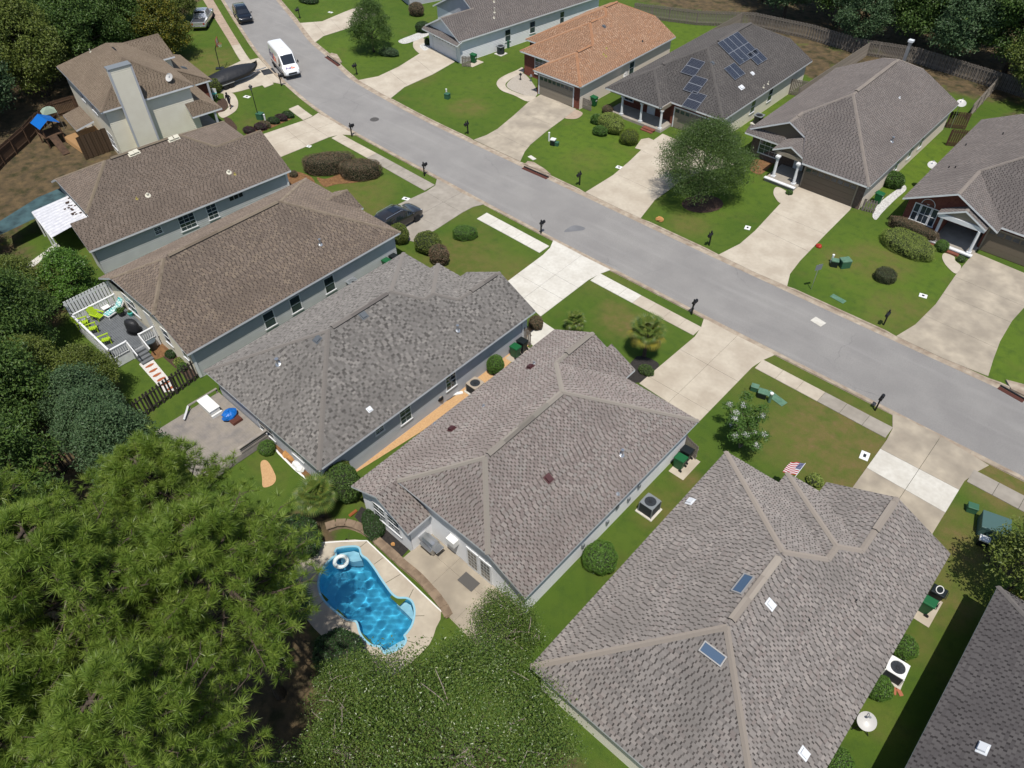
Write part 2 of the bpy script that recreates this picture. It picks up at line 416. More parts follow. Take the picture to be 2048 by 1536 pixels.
# ------------------------------------------------------------------ ground
def ground_mat():
    m = bpy.data.materials.new('lawn_grass'); m.use_nodes = True; nt = m.node_tree; N = nt.nodes; L = nt.links
    b = N['Principled BSDF']; b.inputs['Roughness'].default_value = .9; b.inputs['Specular IOR Level'].default_value = .15
    tc = N.new('ShaderNodeTexCoord')
    def noise(sc, d=3, rough=.6):
        n = N.new('ShaderNodeTexNoise'); n.inputs['Scale'].default_value = sc; n.inputs['Detail'].default_value = d; n.inputs['Roughness'].default_value = rough
        L.new(tc.outputs['Object'], n.inputs['Vector']); return n.outputs[0]
    def mr(s, a, b_, c=0., d=1.):
        r = N.new('ShaderNodeMapRange'); r.inputs[1].default_value = a; r.inputs[2].default_value = b_; r.inputs[3].default_value = c; r.inputs[4].default_value = d
        L.new(s, r.inputs[0]); return r.outputs[0]
    def mix(a, b_, f, mode='MIX'):
        x = N.new('ShaderNodeMix'); x.data_type = 'RGBA'; x.blend_type = mode
        if isinstance(f, float): x.inputs[0].default_value = f
        else: L.new(f, x.inputs[0])
        for s, v in ((6, a), (7, b_)):
            if isinstance(v, tuple): x.inputs[s].default_value = (*v, 1)
            else: L.new(v, x.inputs[s])
        return x.outputs[2]
    def mul(a, b_, op='MULTIPLY'):
        x = N.new('ShaderNodeMath'); x.operation = op; x.use_clamp = True
        for k, v in enumerate((a, b_)):
            if isinstance(v, float): x.inputs[k].default_value = v
            else: L.new(v, x.inputs[k])
        return x.outputs[0]
    at = N.new('ShaderNodeAttribute'); at.attribute_name = 'dry'
    ad = N.new('ShaderNodeAttribute'); ad.attribute_name = 'dirt'
    al = N.new('ShaderNodeAttribute'); al.attribute_name = 'lush'
    c = mix((.062, .112, .014), (.088, .135, .020), mr(noise(.16), .35, .65))
    c = mix(c, (.105, .165, .018), mul(al.outputs['Fac'], mr(noise(.5), .3, .6, .5, 1.)))
    c = mix(c, (.045, .085, .016), mr(noise(1.4), .48, .72, 0., .6))
    dryn = mul(at.outputs['Fac'], mr(noise(.9, 4), .3, .62, .25, 1.3))
    c = mix(c, (.15, .128, .040), dryn)
    c = mix(c, (.19, .125, .062), mul(mul(dryn, dryn), mr(noise(2.3, 3), .45, .7, 0., .75)))
    c = mix(c, (.13, .12, .035), mr(noise(.33, 3), .56, .78, 0., .45))
    fine = noise(26, 3, .8)
    c = mix(c, (.022, .042, .006), mr(fine, .50, .70, 0., .60))
    c = mix(c, (.16, .20, .05), mr(noise(19, 3, .8), .56, .8, 0., .5))
    dn = mix((.075, .058, .035), (.15, .105, .055), mr(noise(1.3, 4), .35, .7))
    dn = mix(dn, (.03, .035, .014), mr(noise(.8, 5), .5, .66, 0., .8))
    dn = mix(dn, (.20, .15, .085), mr(noise(9, 5), .6, .8, 0., .5))
    c = mix(c, dn, mr(mul(ad.outputs['Fac'], mr(noise(.9, 4), .2, .8, .6, 1.3)), .35, .6))
    L.new(c, b.inputs['Base Color'])
    bp = N.new('ShaderNodeBump'); bp.inputs['Strength'].default_value = .9; bp.inputs['Distance'].default_value = .05
    L.new(fine, bp.inputs['Height']); L.new(bp.outputs[0], b.inputs['Normal'])
    return m
ground_m = ground_mat()
DRY = [(-6, 37.5, 4.5, .8), (-3, 35.5, 3.5, .8), (-8.5, 35.5, 3, .45), (2.5, 34.5, 3, .7), (3.2, 31, 2.5, .6), (-23.5, 37.5, 2.0, .7), (-25, 38.3, 1.2, .6), (-38.5, 35, 4, .5), (-34, 36, 3, .5), (-40, 38, 2, .3),
       (-53.5, 36.5, 3.2, .45), (-50.5, 35, 2, .5), (-57, 34.2, 1.2, .7), (-73, 37.2, 2, .35), (-88, 41, 5, .5), (-84, 41.5, 3, .6), (-92, 43, 4, .5), (-58, 55.5, 2.5, .5), (-68.5, 57, 3, .35),
       (-34, 53, 3, .4), (-41, 55, 2.5, .25), (-27, 52.3, 2, .45), (-12, 58, 3, .5), (-14.5, 56.5, 2, .5), (-8, 53, 3, .45), (-11.4, 25, 1.5, .6), (-11.2, 28, 1.2, .7), (-11.5, 20, 1, .4), (3.6, 27, 1.2, .4), (4, 22, 1, .35),
       (-1, 41.4, 3, .3), (3.5, 41.4, 3, .9), (-12, 41.5, 5, .3), (-29, 41.7, 4, .3), (-45, 42.0, 4, .3), (-64, 42.7, 2, .2), (-36.5, 8.5, 2, .35), (-62.5, 12, 3, .2)]
DIRT = [(-95, 22, 12, 1), (-84, 20, 7, .9), (-80, 16, 7, .9), (-108, 30, 14, 1), (-118, 42, 14, 1), (-100, 12, 20, 1), (-90, 0, 24, 1), (-70, -6, 18, 1), (-50, -8, 14, 1), (-32, -5, 12, 1), (-24, 0, 8, 1), (-14, 2, 7, 1), (-6, 4, 7, 1),
        (-62, 4, 8, .9), (-47, 3, 6, .8), (-38, 2.5, 5, .9), (-78, 25, 4, .8), (-29, 6.5, 2.2, .9), (-26, 9.5, 2.2, .9), (-60, 110, 16, 1), (-40, 106, 12, 1), (-20, 106, 13, 1), (0, 104, 14, 1), (-80, 118, 20, 1), (-30, 95, 5, .8), (-36, 93, 4, .9), (-27, 92.5, 3, .9), (-33, 89.5, 2.6, .8), (-10, 92, 4, .6), (-44, 97, 4, .8), (5.5, 35.5, 1.4, .8), (-120, 52, 10, 1)]
LUSH = [(-14, 72, 5, 1), (-15, 78, 5, 1), (-30, 74, 6, .8), (-30, 60, 7, .5), (-42, 58, 7, .8), (-60, 60, 9, .35), (-11, 57, 7, .6), (-1, 53, 5, .9), (-50, 86, 8, .8), (-62, 76, 6, .6), (-100, 66, 9, .3), (-80, 58, 6, .5), (-20, 89, 4, .7), (3.5, 22, 2, .5), (-36, 12.8, 2, .3)]
def blob(X, Y, L):
    r = np.zeros_like(X)
    for x, y, s, a in L: r = np.maximum(r, a * np.clip(1.35 - ((X - x) ** 2 + (Y - y) ** 2) / (s * s), 0, 1))
    return r
def make_ground():
    xs = np.concatenate([[-700, -300, -160], np.arange(-140, 20, .8), [30, 80, 300, 700]])
    ys = np.concatenate([[-500, -150, -50], np.arange(-25, 135, .8), [160, 300, 700]])
    X, Y = np.meshgrid(xs, ys); nx, ny = len(xs), len(ys)
    V = np.stack([X.ravel(), Y.ravel(), np.zeros(X.size)], 1)
    i = (np.arange(ny - 1)[:, None] * nx + np.arange(nx - 1)[None, :])
    F = np.stack([i, i + 1, i + nx + 1, i + nx], -1).reshape(-1, 4)
    cx = V[F][:, :, 0].mean(1); cy = V[F][:, :, 1].mean(1)
    pcx, pcy = np.mean(pool_poly, 0); keep = ~pip([(pcx + (p[0] - pcx) * 1.16, pcy + (p[1] - pcy) * 1.16) for p in pool_poly], cx, cy)
    F = F[keep]
    ob = np_mesh('lawn', V, F, ground_m)
    me = ob.data
    for nm, L in (('dry', DRY), ('dirt', DIRT), ('lush', LUSH)):
        a = me.attributes.new(nm, 'FLOAT', 'POINT'); a.data.foreach_set('value', blob(V[:, 0], V[:, 1], L).astype(np.float32))
    return structure(ob)
make_ground()

# ------------------------------------------------------------------ road
def road_mat():
    m = mat('asphalt', sr(175, 172, 168, .66), .9, col2=sr(163, 160, 157, .66), vs=.35, col3=sr(120, 119, 119, .66), vs3=18, f3=.55, bump=.25, bs=60)
    nt = m.node_tree; N = nt.nodes; L = nt.links; b = N['Principled BSDF']
    src = b.inputs['Base Color'].links[0].from_socket
    tc = N.new('ShaderNodeTexCoord'); mp = N.new('ShaderNodeMapping'); mp.inputs['Scale'].default_value = (.08, 1.1, 1)
    L.new(tc.outputs['Object'], mp.inputs[0])
    n = N.new('ShaderNodeTexNoise'); n.inputs['Scale'].default_value = 1.2; n.inputs['Detail'].default_value = 7; L.new(mp.outputs[0], n.inputs['Vector'])
    r = N.new('ShaderNodeMapRange'); r.inputs[1].default_value = .52; r.inputs[2].default_value = .75; r.inputs[4].default_value = .22; L.new(n.outputs[0], r.inputs[0])
    x = N.new('ShaderNodeMix'); x.data_type = 'RGBA'; L.new(r.outputs[0], x.inputs[0]); L.new(src, x.inputs[6]); x.inputs[7].default_value = (*sr(196, 194, 190, .66), 1)
    v = N.new('ShaderNodeTexVoronoi'); v.feature = 'DISTANCE_TO_EDGE'; v.inputs['Scale'].default_value = .16
    n2 = N.new('ShaderNodeTexNoise'); n2.inputs['Scale'].default_value = .9; n2.inputs['Detail'].default_value = 6; L.new(tc.outputs['Object'], n2.inputs['Vector'])
    va = N.new('ShaderNodeMixRGB'); va.blend_type = 'ADD'; va.inputs[0].default_value = 1.6; L.new(tc.outputs['Object'], va.inputs[1]); L.new(n2.outputs['Color'], va.inputs[2]); L.new(va.outputs[0], v.inputs['Vector'])
    r2 = N.new('ShaderNodeMapRange'); r2.inputs[1].default_value = 0.; r2.inputs[2].default_value = .006; r2.inputs[3].default_value = .55; r2.inputs[4].default_value = 0; L.new(v.outputs[0], r2.inputs[0])
    n3 = N.new('ShaderNodeTexNoise'); n3.inputs['Scale'].default_value = .12; L.new(tc.outputs['Object'], n3.inputs['Vector'])
    r3 = N.new('ShaderNodeMapRange'); r3.inputs[1].default_value = .5; r3.inputs[2].default_value = .6; L.new(n3.outputs[0], r3.inputs[0])
    mm = N.new('ShaderNodeMath'); mm.operation = 'MULTIPLY'; L.new(r2.outputs[0], mm.inputs[0]); L.new(r3.outputs[0], mm.inputs[1])
    y = N.new('ShaderNodeMix'); y.data_type = 'RGBA'; L.new(mm.outputs[0], y.inputs[0]); L.new(x.outputs[2], y.inputs[6]); y.inputs[7].default_value = (.12, .12, .12, 1)
    L.new(y.outputs[2], b.inputs['Base Color'])
    return m
asphalt = road_mat()
asphalt_patch = mat('asphalt_patch', sr(146, 147, 150, .62), .9, col2=sr(134, 135, 138, .62), vs=1.2, bump=.2, bs=60)
US = np.arange(-150, 31, 2.0)
m = MB()
for a, b in zip(US[:-1], US[1:]):
    m.face([(a, near_k(a) + .2, .006), (b, near_k(b) + .2, .006), (b, far_k(b) - .3, .006), (a, far_k(a) - .3, .006)])
structure(m.build('road', asphalt))
def patch(name, poly, z, mt, kind='structure'):
    m = MB(); m.face([(p[0], p[1], z) for p in poly]); o = m.build(name, mt)
    o['kind'] = kind; return o
zb_ = zo(980, 280)
patch('asphalt_patch', smooth_poly(gl(zb_, [(540, 670), (610, 625), (690, 640), (680, 660), (600, 670)]), 4), .011, asphalt_patch)

# driveway openings: (u range, side)
NEAR_DW = [(-79.2, -72.9), (-69.2, -63.4), (-49.4, -42.0), (-34.3, -28.3), (-18.9, -13.0), (-4.1, 2.3)]
FAR_DW = [(-93.5, -86), (-73.2, -66.2), (-52.6, -45.6), (-37.3, -30.6), (-22.7, -16.1), (-7.3, -.5)]
FAR_INLET = [(-83.5, -80), (-45.8, -42.2), (1.2, 5)]
def kerb(name, fn, side, dws, width):
    bm_ = MB(); uu = np.arange(-149, 29.01, 3.0)
    for a, b in zip(uu[:-1], uu[1:]): bm_.face([(a, fn(a) - side * width * .9, .003), (b, fn(b) - side * width * .9, .003), (b, fn(b), .003), (a, fn(a), .003)])
    root = structure(bm_.build(name, joint_m))
    us = np.arange(-149, 29.01, 3.0)
    for k in range(len(us) - 1):
        m = MB()
        ss = np.linspace(us[k] + .006, us[k + 1] - .006, 5)
        prof = []
        for u in ss:
            e = (fn(u + .1) - fn(u - .1)) / .2; l = math.hypot(1, e); n = (-e / l * side, 1 / l * side)
            low = 0.0
            for a, b in dws:
                d = min(u - a, b - u)
                if d > -.5: low = max(low, min(1, (d + .5) / .5))
            h = .115 * (1 - low) + .018 * low
            ro = []
            for t, z in ((-width, .004), (-width, .012), (-.17, .018), (-.12, h), (0, h), (.02, .0)):
                ro.append((u + n[0] * t, fn(u) + n[1] * t, z))
            prof.append(ro)
        for a, b in zip(prof[:-1], prof[1:]):
            for q in range(5): m.face([a[q], b[q], b[q + 1], a[q + 1]])
        for ro in (prof[0], prof[-1]): m.face(ro)
        m.build('kerb_segment', kerb_m, root, o=tuple(root.location))
kerb('kerb_near_side', near_k, -1, NEAR_DW, .42)
kerb('kerb_far_side', far_k, 1, FAR_DW, .62)

# ------------------------------------------------------------------ paving helper
def paving(name, poly, lines, mt, z=.045, alt=None, gap=.012, base=True):
    """structure with a dark bed and single slabs; alt: function(centre)->material"""
    if area(poly) < 0: poly = poly[::-1]
    b = MB(); b.face([(p[0], p[1], .014) for p in poly]); root = structure(b.build(name, joint_m))
    for q in split([poly], lines, gap):
        cx = sum(p[0] for p in q) / len(q); cy = sum(p[1] for p in q) / len(q)
        mm = alt(cx, cy) if alt else None
        m = MB(); m.prism(q, .006, z + random.uniform(-.003, .003)); m.build('slab', mm or mt, root, o=(0, 0, 0))
    return root
def vline(u): return ((u, 0), (u, 200))
def hline(v): return ((-200, v), (200, v))
# near sidewalk, between the driveways
def sidewalk(u0, u1, mt, alt=None):
    us = np.linspace(u0, u1, max(3, int(abs(u1 - u0) / 1.2)))
    poly = [(u, sw_in(u)) for u in us] + [(u, sw_out(u)) for u in us[::-1]]
    n = max(1, int(round((u1 - u0) / 1.52)))
    lines = []
    for k in range(1, n):
        u = u0 + (u1 - u0) * k / n; e = (sw_in(u + .5) - sw_in(u - .5))
        lines.append(((u, sw_in(u)), (u - e, sw_in(u) + 1)))
    return paving('sidewalk', poly, lines, mt, .05, alt)
sidewalk(-150, -79.6, conc_pink, lambda x, y: conc if x > -93.8 else conc_pink)
sidewalk(-72.9, -69.5, conc)
sidewalk(-63.9, -48.9, conc_grey, lambda x, y: conc if x < -57.5 else conc_grey)
sidewalk(-41.8, -34.15, conc_new)
sidewalk(-28.5, -18.55, conc_new, lambda x, y: conc_new if x < -24.5 else conc)
sidewalk(-13.3, -3.6, conc_grey, lambda x, y: conc if x < -9 else conc_grey)
sidewalk(1.65, 29, conc_grey)
# ------------------------------------------------------------------ driveways (near side)
za = zo(360, 0); zk = zo(500, 240); zc = zo(1250, 600); zf = zo(1488, 850); ze = zo(820, 0); zd = zo(1488, 300)
def edge_to(poly_pts): return poly_pts
dz = gl(za, [(575, 425), (700, 560), (770, 622), (690, 606), (600, 625), (440, 668), (330, 690), (215, 660), (215, 560), (440, 450), (520, 438)])
paving('driveway', dz, [((dz[0][0] + 1.2, 30), (dz[0][0] + 1.2 + .01, 60)), (g(*za(560, 560))[:2], g(*za(700, 660))[:2]), (g(*za(515, 440))[:2], g(*za(690, 610))[:2])], conc)
dA = gl(za, [(1012, 828), (1120, 890), (1240, 965), (1290, 992), (1175, 985), (1090, 1005), (725, 1155), (640, 1060), (600, 960), (640, 990), (900, 885), (970, 855)])
dA = gl(za, [(1012, 828), (1120, 890), (1240, 965), (1290, 992), (1175, 985), (1090, 1005), (725, 1155), (560, 1000), (900, 885), (970, 855)])
paving('driveway', dA, [(g(*za(780, 950))[:2], g(*za(910, 1055))[:2]), (g(*za(700, 1060))[:2], g(*za(1120, 900))[:2]), (g(*za(900, 885))[:2], g(*za(1090, 1005))[:2])], conc)
dB = gl(zk, [(1368, 432), (1540, 530), (1710, 618), (1632, 637), (1555, 677), (1215, 897), (1080, 860), (930, 690), (1290, 525), (1355, 482)])
paving('driveway', dB, [(g(*zk(1290, 530))[:2], g(*zk(1550, 680))[:2]), (g(*zk(1550, 530))[:2], g(*zk(1050, 800))[:2]), (g(*zk(1090, 640))[:2], g(*zk(1330, 760))[:2])], conc_grey)
dC = gl(zb_, [(463, 735), (680, 850), (880, 952), (805, 980), (720, 1025), (370, 1292), (240, 1170), (110, 1050), (385, 845), (440, 790)])
paving('driveway', dC, [(g(*zb_(325, 905))[:2], g(*zb_(630, 1075))[:2]), (g(*zb_(670, 845))[:2], g(*zb_(240, 1165))[:2]), (g(*zb_(190, 1120))[:2], g(*zb_(420, 1250))[:2]), (g(*zb_(375, 1080))[:2], g(*zb_(500, 1150))[:2])], conc_new)
dD = gl(zc, [(577, 135), (800, 255), (1097, 402), (1010, 440), (930, 492), (545, 887), (330, 760), (105, 612), (510, 270), (556, 202)])
paving('driveway', dD, [(g(*zc(405, 365))[:2], g(*zc(810, 590))[:2]), (g(*zc(820, 265))[:2], g(*zc(330, 740))[:2]), (g(*zc(160, 555))[:2], g(*zc(605, 810))[:2])], conc)
dE = gl(zf, [(1085, 0), (1085, 30), (1040, 115), (785, 470), (1090, 640), (1370, 808), (1612, 410), (1700, 345), (1790, 297), (1430, 80), (1180, -45), (1085, -85)])
e1, e2 = g(*zf(1005, 180))[:2], g(*zf(1560, 470))[:2]; e3, e4 = g(*zf(905, 320))[:2], g(*zf(1465, 640))[:2]
paving('driveway', dE, [(e1, e2), (e3, e4), (g(*zf(1435, 90))[:2], g(*zf(1135, 540))[:2])], conc_old,
       alt=lambda x, y: conc_new if (y < e1[1] - .1 and y > e3[1] + .05) else conc_old)
# far side
dN0 = gl(za, [(878, 170), (1040, 158), (1200, 90), (1330, 40), (1440, 110), (1240, 205), (1050, 265), (988, 312), (930, 240)])
paving('driveway', dN0, [(g(*za(1000, 190))[:2], g(*za(1060, 260))[:2]), (g(*za(1110, 150))[:2], g(*za(1170, 215))[:2])], conc)
dN = gl(za, [(1305, 588), (1450, 560), (1600, 490), (1755, 392), (1850, 345), (2012, 452), (1850, 545), (1640, 640), (1540, 722), (1420, 655)])
paving('driveway', dN, [(g(*za(1540, 530))[:2], g(*za(1660, 625))[:2]), (g(*za(1720, 430))[:2], g(*za(1830, 520))[:2])], conc)
dO = gl(ze, [(468, 1024), (560, 990), (640, 945), (760, 845), (865, 750), (960, 690), (1215, 800), (1130, 865), (1000, 960), (880, 1060), (840, 1110), (806, 1182), (640, 1105)])
paving('driveway', dO, [(g(*ze(800, 820))[:2], g(*ze(1035, 915))[:2]), (g(*ze(620, 970))[:2], g(*ze(850, 1080))[:2])], conc_old)
dS = [g(*p)[:2] for p in [(1171, 385), (1226, 351), (1260, 322), (1290, 293), (1325, 268), (1470, 330), (1400, 345), (1360, 365), (1310, 400), (1281, 437), (1225, 411)]]
paving('driveway', dS, [(g(1235, 350)[:2], g(1300, 380)[:2]), (g(1280, 300)[:2], g(1370, 345)[:2])], conc)
dH3 = [g(*p)[:2] for p in [(1437, 510), (1480, 488), (1510, 462), (1563, 405), (1596, 374), (1703, 414), (1700, 420), (1655, 465), (1600, 522), (1580, 548), (1574, 573), (1505, 543)]]
paving('driveway', dH3, [(g(1548, 426)[:2], g(1650, 469)[:2]), (g(1516, 455)[:2], g(1620, 505)[:2])], conc)
dH4 = [g(*p)[:2] for p in [(1792, 673), (1830, 650), (1871, 609), (1912, 549), (1948, 505), (2080, 560), (2062, 600), (2024, 642), (2000, 683), (1986, 720), (1976, 753), (1885, 717)]]
paving('driveway', dH4, [(g(1912, 555)[:2], g(2044, 612)[:2]), (g(1888, 588)[:2], g(2020, 645)[:2]), (g(1850, 632)[:2], g(2000, 700)[:2])], conc_old)

# ------------------------------------------------------------------ garden paths and beds
def bed(name, pts, mt, z=.02, smooth=5, kind='structure'):
    p = smooth_poly(pts, smooth) if smooth else pts
    return patch(name, p, z, mt, kind)
zv = zo(380, 180, 5.2875); zq = zo(400, 90, 5.95)
bed('garden_path', gl(zq, [(290, 560), (395, 580), (440, 640), (455, 700), (440, 765), (380, 820), (270, 870), (215, 815), (290, 790), (335, 745), (325, 680), (290, 630)]), conc, .03)
bed('planting_bed', gl(zq, [(230, 650), (290, 640), (330, 690), (325, 750), (260, 800), (190, 810), (170, 740)]), mulch_m)
bed('planting_bed', gl(zv, [(590, 470), (680, 410), (760, 360), (850, 320), (940, 290), (1060, 270), (1095, 295), (1000, 340), (900, 385), (800, 425), (700, 470)]), straw)
bed('planting_bed', gl(zv, [(355, 290), (420, 300), (470, 350), (500, 400), (480, 430), (400, 380)]), mulch_m)
bed('planting_bed', gl(zk, [(490, 420), (520, 470), (560, 490), (640, 470), (760, 460), (870, 430), (945, 360), (900, 330), (700, 380), (560, 430)]), straw)
bed('planting_bed', gl(zk, [(260, 385), (350, 380), (450, 420), (470, 480), (330, 480), (270, 470)]), straw)
zw1 = zo(960, 60, 3.662)
bed('garden_path', gl(zw1, [(350, 525), (250, 480), (160, 445), (122, 400), (140, 360), (200, 325), (270, 295), (310, 275), (320, 310), (250, 345), (195, 385), (190, 415), (230, 445), (330, 480), (410, 490)]), conc, .03)
stuff(bed('gravel_bed', gl(zw1, [(195, 400), (250, 345), (320, 320), (400, 410), (420, 470), (380, 492), (290, 465), (220, 435)]), gravel_grey, .024))
bed('paver_pad', gl(zw1, [(640, 610), (690, 585), (740, 600), (750, 620), (710, 650), (640, 652), (620, 640)]), conc_pink, .03)
bed('garden_path', gl(zo(1480, 220, 4.533), [(370, 845), (315, 790), (303, 740), (330, 700), (400, 725), (440, 770)]), conc, .03)
bed('garden_path', gl(zo(1760, 360, 4.326), [(655, 812), (570, 740), (537, 670), (560, 635), (640, 665), (650, 700), (700, 750)]), conc, .03)
bed('planting_bed', gl(zo(1480, 220, 4.533), [(90, 540), (130, 450), (290, 480), (270, 520), (180, 585)]), straw)
bed('garden_path', gl(ze, [(1645, 1085), (1690, 1020), (1745, 1010), (1790, 1030), (1740, 1110)]), conc, .03, 0)
stuff(bed('gravel_strip', [g(*p)[:2] for p in [(640, 960), (1075, 640), (1090, 660), (1000, 745), (930, 800), (840, 865), (720, 940), (660, 975)]], gravel_tan, .018, 0))
bed('garden_path', [g(*p)[:2] for p in [(1080, 640), (1110, 660), (1070, 695), (1050, 680)]], conc_new, .03, 0)
bed('planting_bed', gl(zo(800, 560), [(1640, 715), (1730, 560), (1860, 590), (1890, 640), (1760, 750)]), mulch_dark, .02, 3)
stuff(bed('white_stone_bed', gl(zo(840, 0, 5.2875), [(0, 480), (60, 455), (100, 480), (130, 510), (60, 540), (10, 510)]), mat('white_stones', (.6, .6, .58), .8, col2=(.35, .34, .32), vs=9, bump=1, bs=12, bdist=.08), .03))
bed('garden_path', gl(zo(840, 0, 5.2875), [(0, 570), (-70, 500), (-60, 420), (0, 390), (60, 430), (40, 470), (120, 520), (60, 560)]), conc, .025)
bed('white_stone_bed', [g(*p)[:2] for p in [(797, 82), (820, 72), (850, 62), (858, 70), (830, 82), (808, 88)]], MATS['white_stones'], .03)
stuff(bed('white_stone_strip', [g(*p)[:2] for p in [(1745, 430), (1760, 405), (1800, 375), (1808, 370), (1812, 380), (1790, 400), (1765, 425), (1752, 440)]], MATS['white_stones'], .03))
bed('tree_ring', [g(1405 + 42 * math.cos(a), 408 + 18 * math.sin(a))[:2] for a in np.linspace(0, 6.28, 16, endpoint=False)], mulch_m, .02, 0)
bed('planting_bed', gl(zo(180, 480, 3.175), [(465, 745), (515, 705), (560, 725), (690, 850), (640, 900)]), mulch_m, .02, 0)
bed('bare_earth', gl(zo(180, 480, 3.175), [(390, 715), (440, 640), (515, 700), (470, 740), (400, 760)]), straw, .016)
bed('planting_bed', gl(zo(690, 890, 6.4), [(120, 920), (210, 790), (400, 900), (600, 1100), (830, 1320), (715, 1450), (520, 1300), (200, 1000)]), mulch_dark, .02, 0)
bed('wood_chip_path', gl(zo(300, 600), [(810, 1190), (860, 1180), (920, 1290), (900, 1350), (830, 1370), (820, 1300)]), gravel_tan, .02)
bed('rock_bed', gl(zo(300, 600), [(905, 1060), (950, 1060), (1100, 1180), (1220, 1300), (1160, 1320), (1050, 1230), (930, 1120)]), straw, .02, 0)
bed('white_edging', gl(zo(300, 600), [(915, 1095), (935, 1125), (1050, 1240), (1150, 1325), (1160, 1318), (1060, 1228), (945, 1115), (925, 1090)]), pvc, .04, 0)
patch('stepping_path', gl(zo(180, 480, 3.175), [(312, 790), (385, 740), (560, 952), (470, 970)]), .025, mat('white_pebbles', (.62, .6, .58), .8, col2=(.5, .48, .46), vs=12, bump=.6, bs=30, bdist=.03))
# ------------------------------------------------------------------ roofs
def shingle_mats(name, cols, gapcol, capcols):
    a = mat(name, cols[0], .9, isl_cols=cols, col2=tuple(c * .84 for c in cols[0]), vs=.35, lo=.45, hi=.75, spec=.15)
    b = mat(name + '_slot', gapcol, .95, isl=.35, spec=.1)
    c = mat(name + '_cap', capcols[0], .9, isl_cols=capcols, spec=.2)
    return a, b, c
def cc(*t): return [sr(*x, .62) for x in t]
SH_E = shingle_mats('shingle_greige', cc((158, 152, 147), (172, 165, 160), (145, 139, 135), (180, 172, 166), (154, 144, 139)), sr(118, 112, 108, .5), cc((180, 170, 158), (166, 156, 146), (190, 180, 168)))
SH_D = shingle_mats('shingle_mauve_grey', cc((160, 150, 145), (172, 161, 155), (148, 137, 133), (165, 160, 154), (178, 168, 162)), sr(122, 112, 107, .5), cc((150, 146, 136), (172, 164, 154), (138, 132, 124)))
SH_C = shingle_mats('shingle_grey', cc((148, 144, 140), (157, 153, 148), (139, 135, 131), (172, 167, 161), (145, 140, 136)), sr(130, 126, 122, .6), cc((138, 132, 127), (150, 144, 138), (128, 122, 118)))
SH_B = shingle_mats('shingle_brown', cc((142, 128, 116), (156, 141, 128), (130, 117, 106), (150, 134, 120), (166, 150, 132)), sr(118, 106, 97, .5), cc((150, 136, 118), (162, 148, 130), (138, 124, 108)))
SH_A = shingle_mats('shingle_taupe', cc((146, 132, 120), (158, 143, 130), (134, 121, 110), (152, 136, 122)), sr(120, 108, 98, .5), cc((156, 142, 122), (148, 134, 116)))
SH_Z = shingle_mats('shingle_tan', cc((150, 134, 116), (160, 144, 125), (142, 126, 108), (154, 137, 120)), sr(116, 102, 88, .55), cc((136, 120, 104), (146, 130, 112)))
SH_O = shingle_mats('shingle_terracotta', cc((200, 162, 132), (186, 146, 117), (212, 176, 146), (174, 136, 110), (204, 158, 122)), sr(150, 112, 92, .55), cc((204, 156, 120), (190, 140, 106)))
SH_S = shingle_mats('shingle_charcoal', cc((112, 108, 106), (120, 116, 113), (104, 100, 98), (126, 121, 117)), sr(86, 82, 80, .5), cc((112, 108, 105), (122, 117, 113)))
SH_H = shingle_mats('shingle_slate', cc((142, 134, 130), (152, 144, 139), (132, 125, 121), (148, 138, 132)), sr(106, 99, 96, .5), cc((156, 146, 138), (166, 156, 146)))
SH_F = shingle_mats('shingle_dark_grey', cc((110, 106, 106), (118, 114, 113), (102, 98, 98)), sr(92, 88, 88, .5), cc((120, 116, 114), (128, 123, 120)))

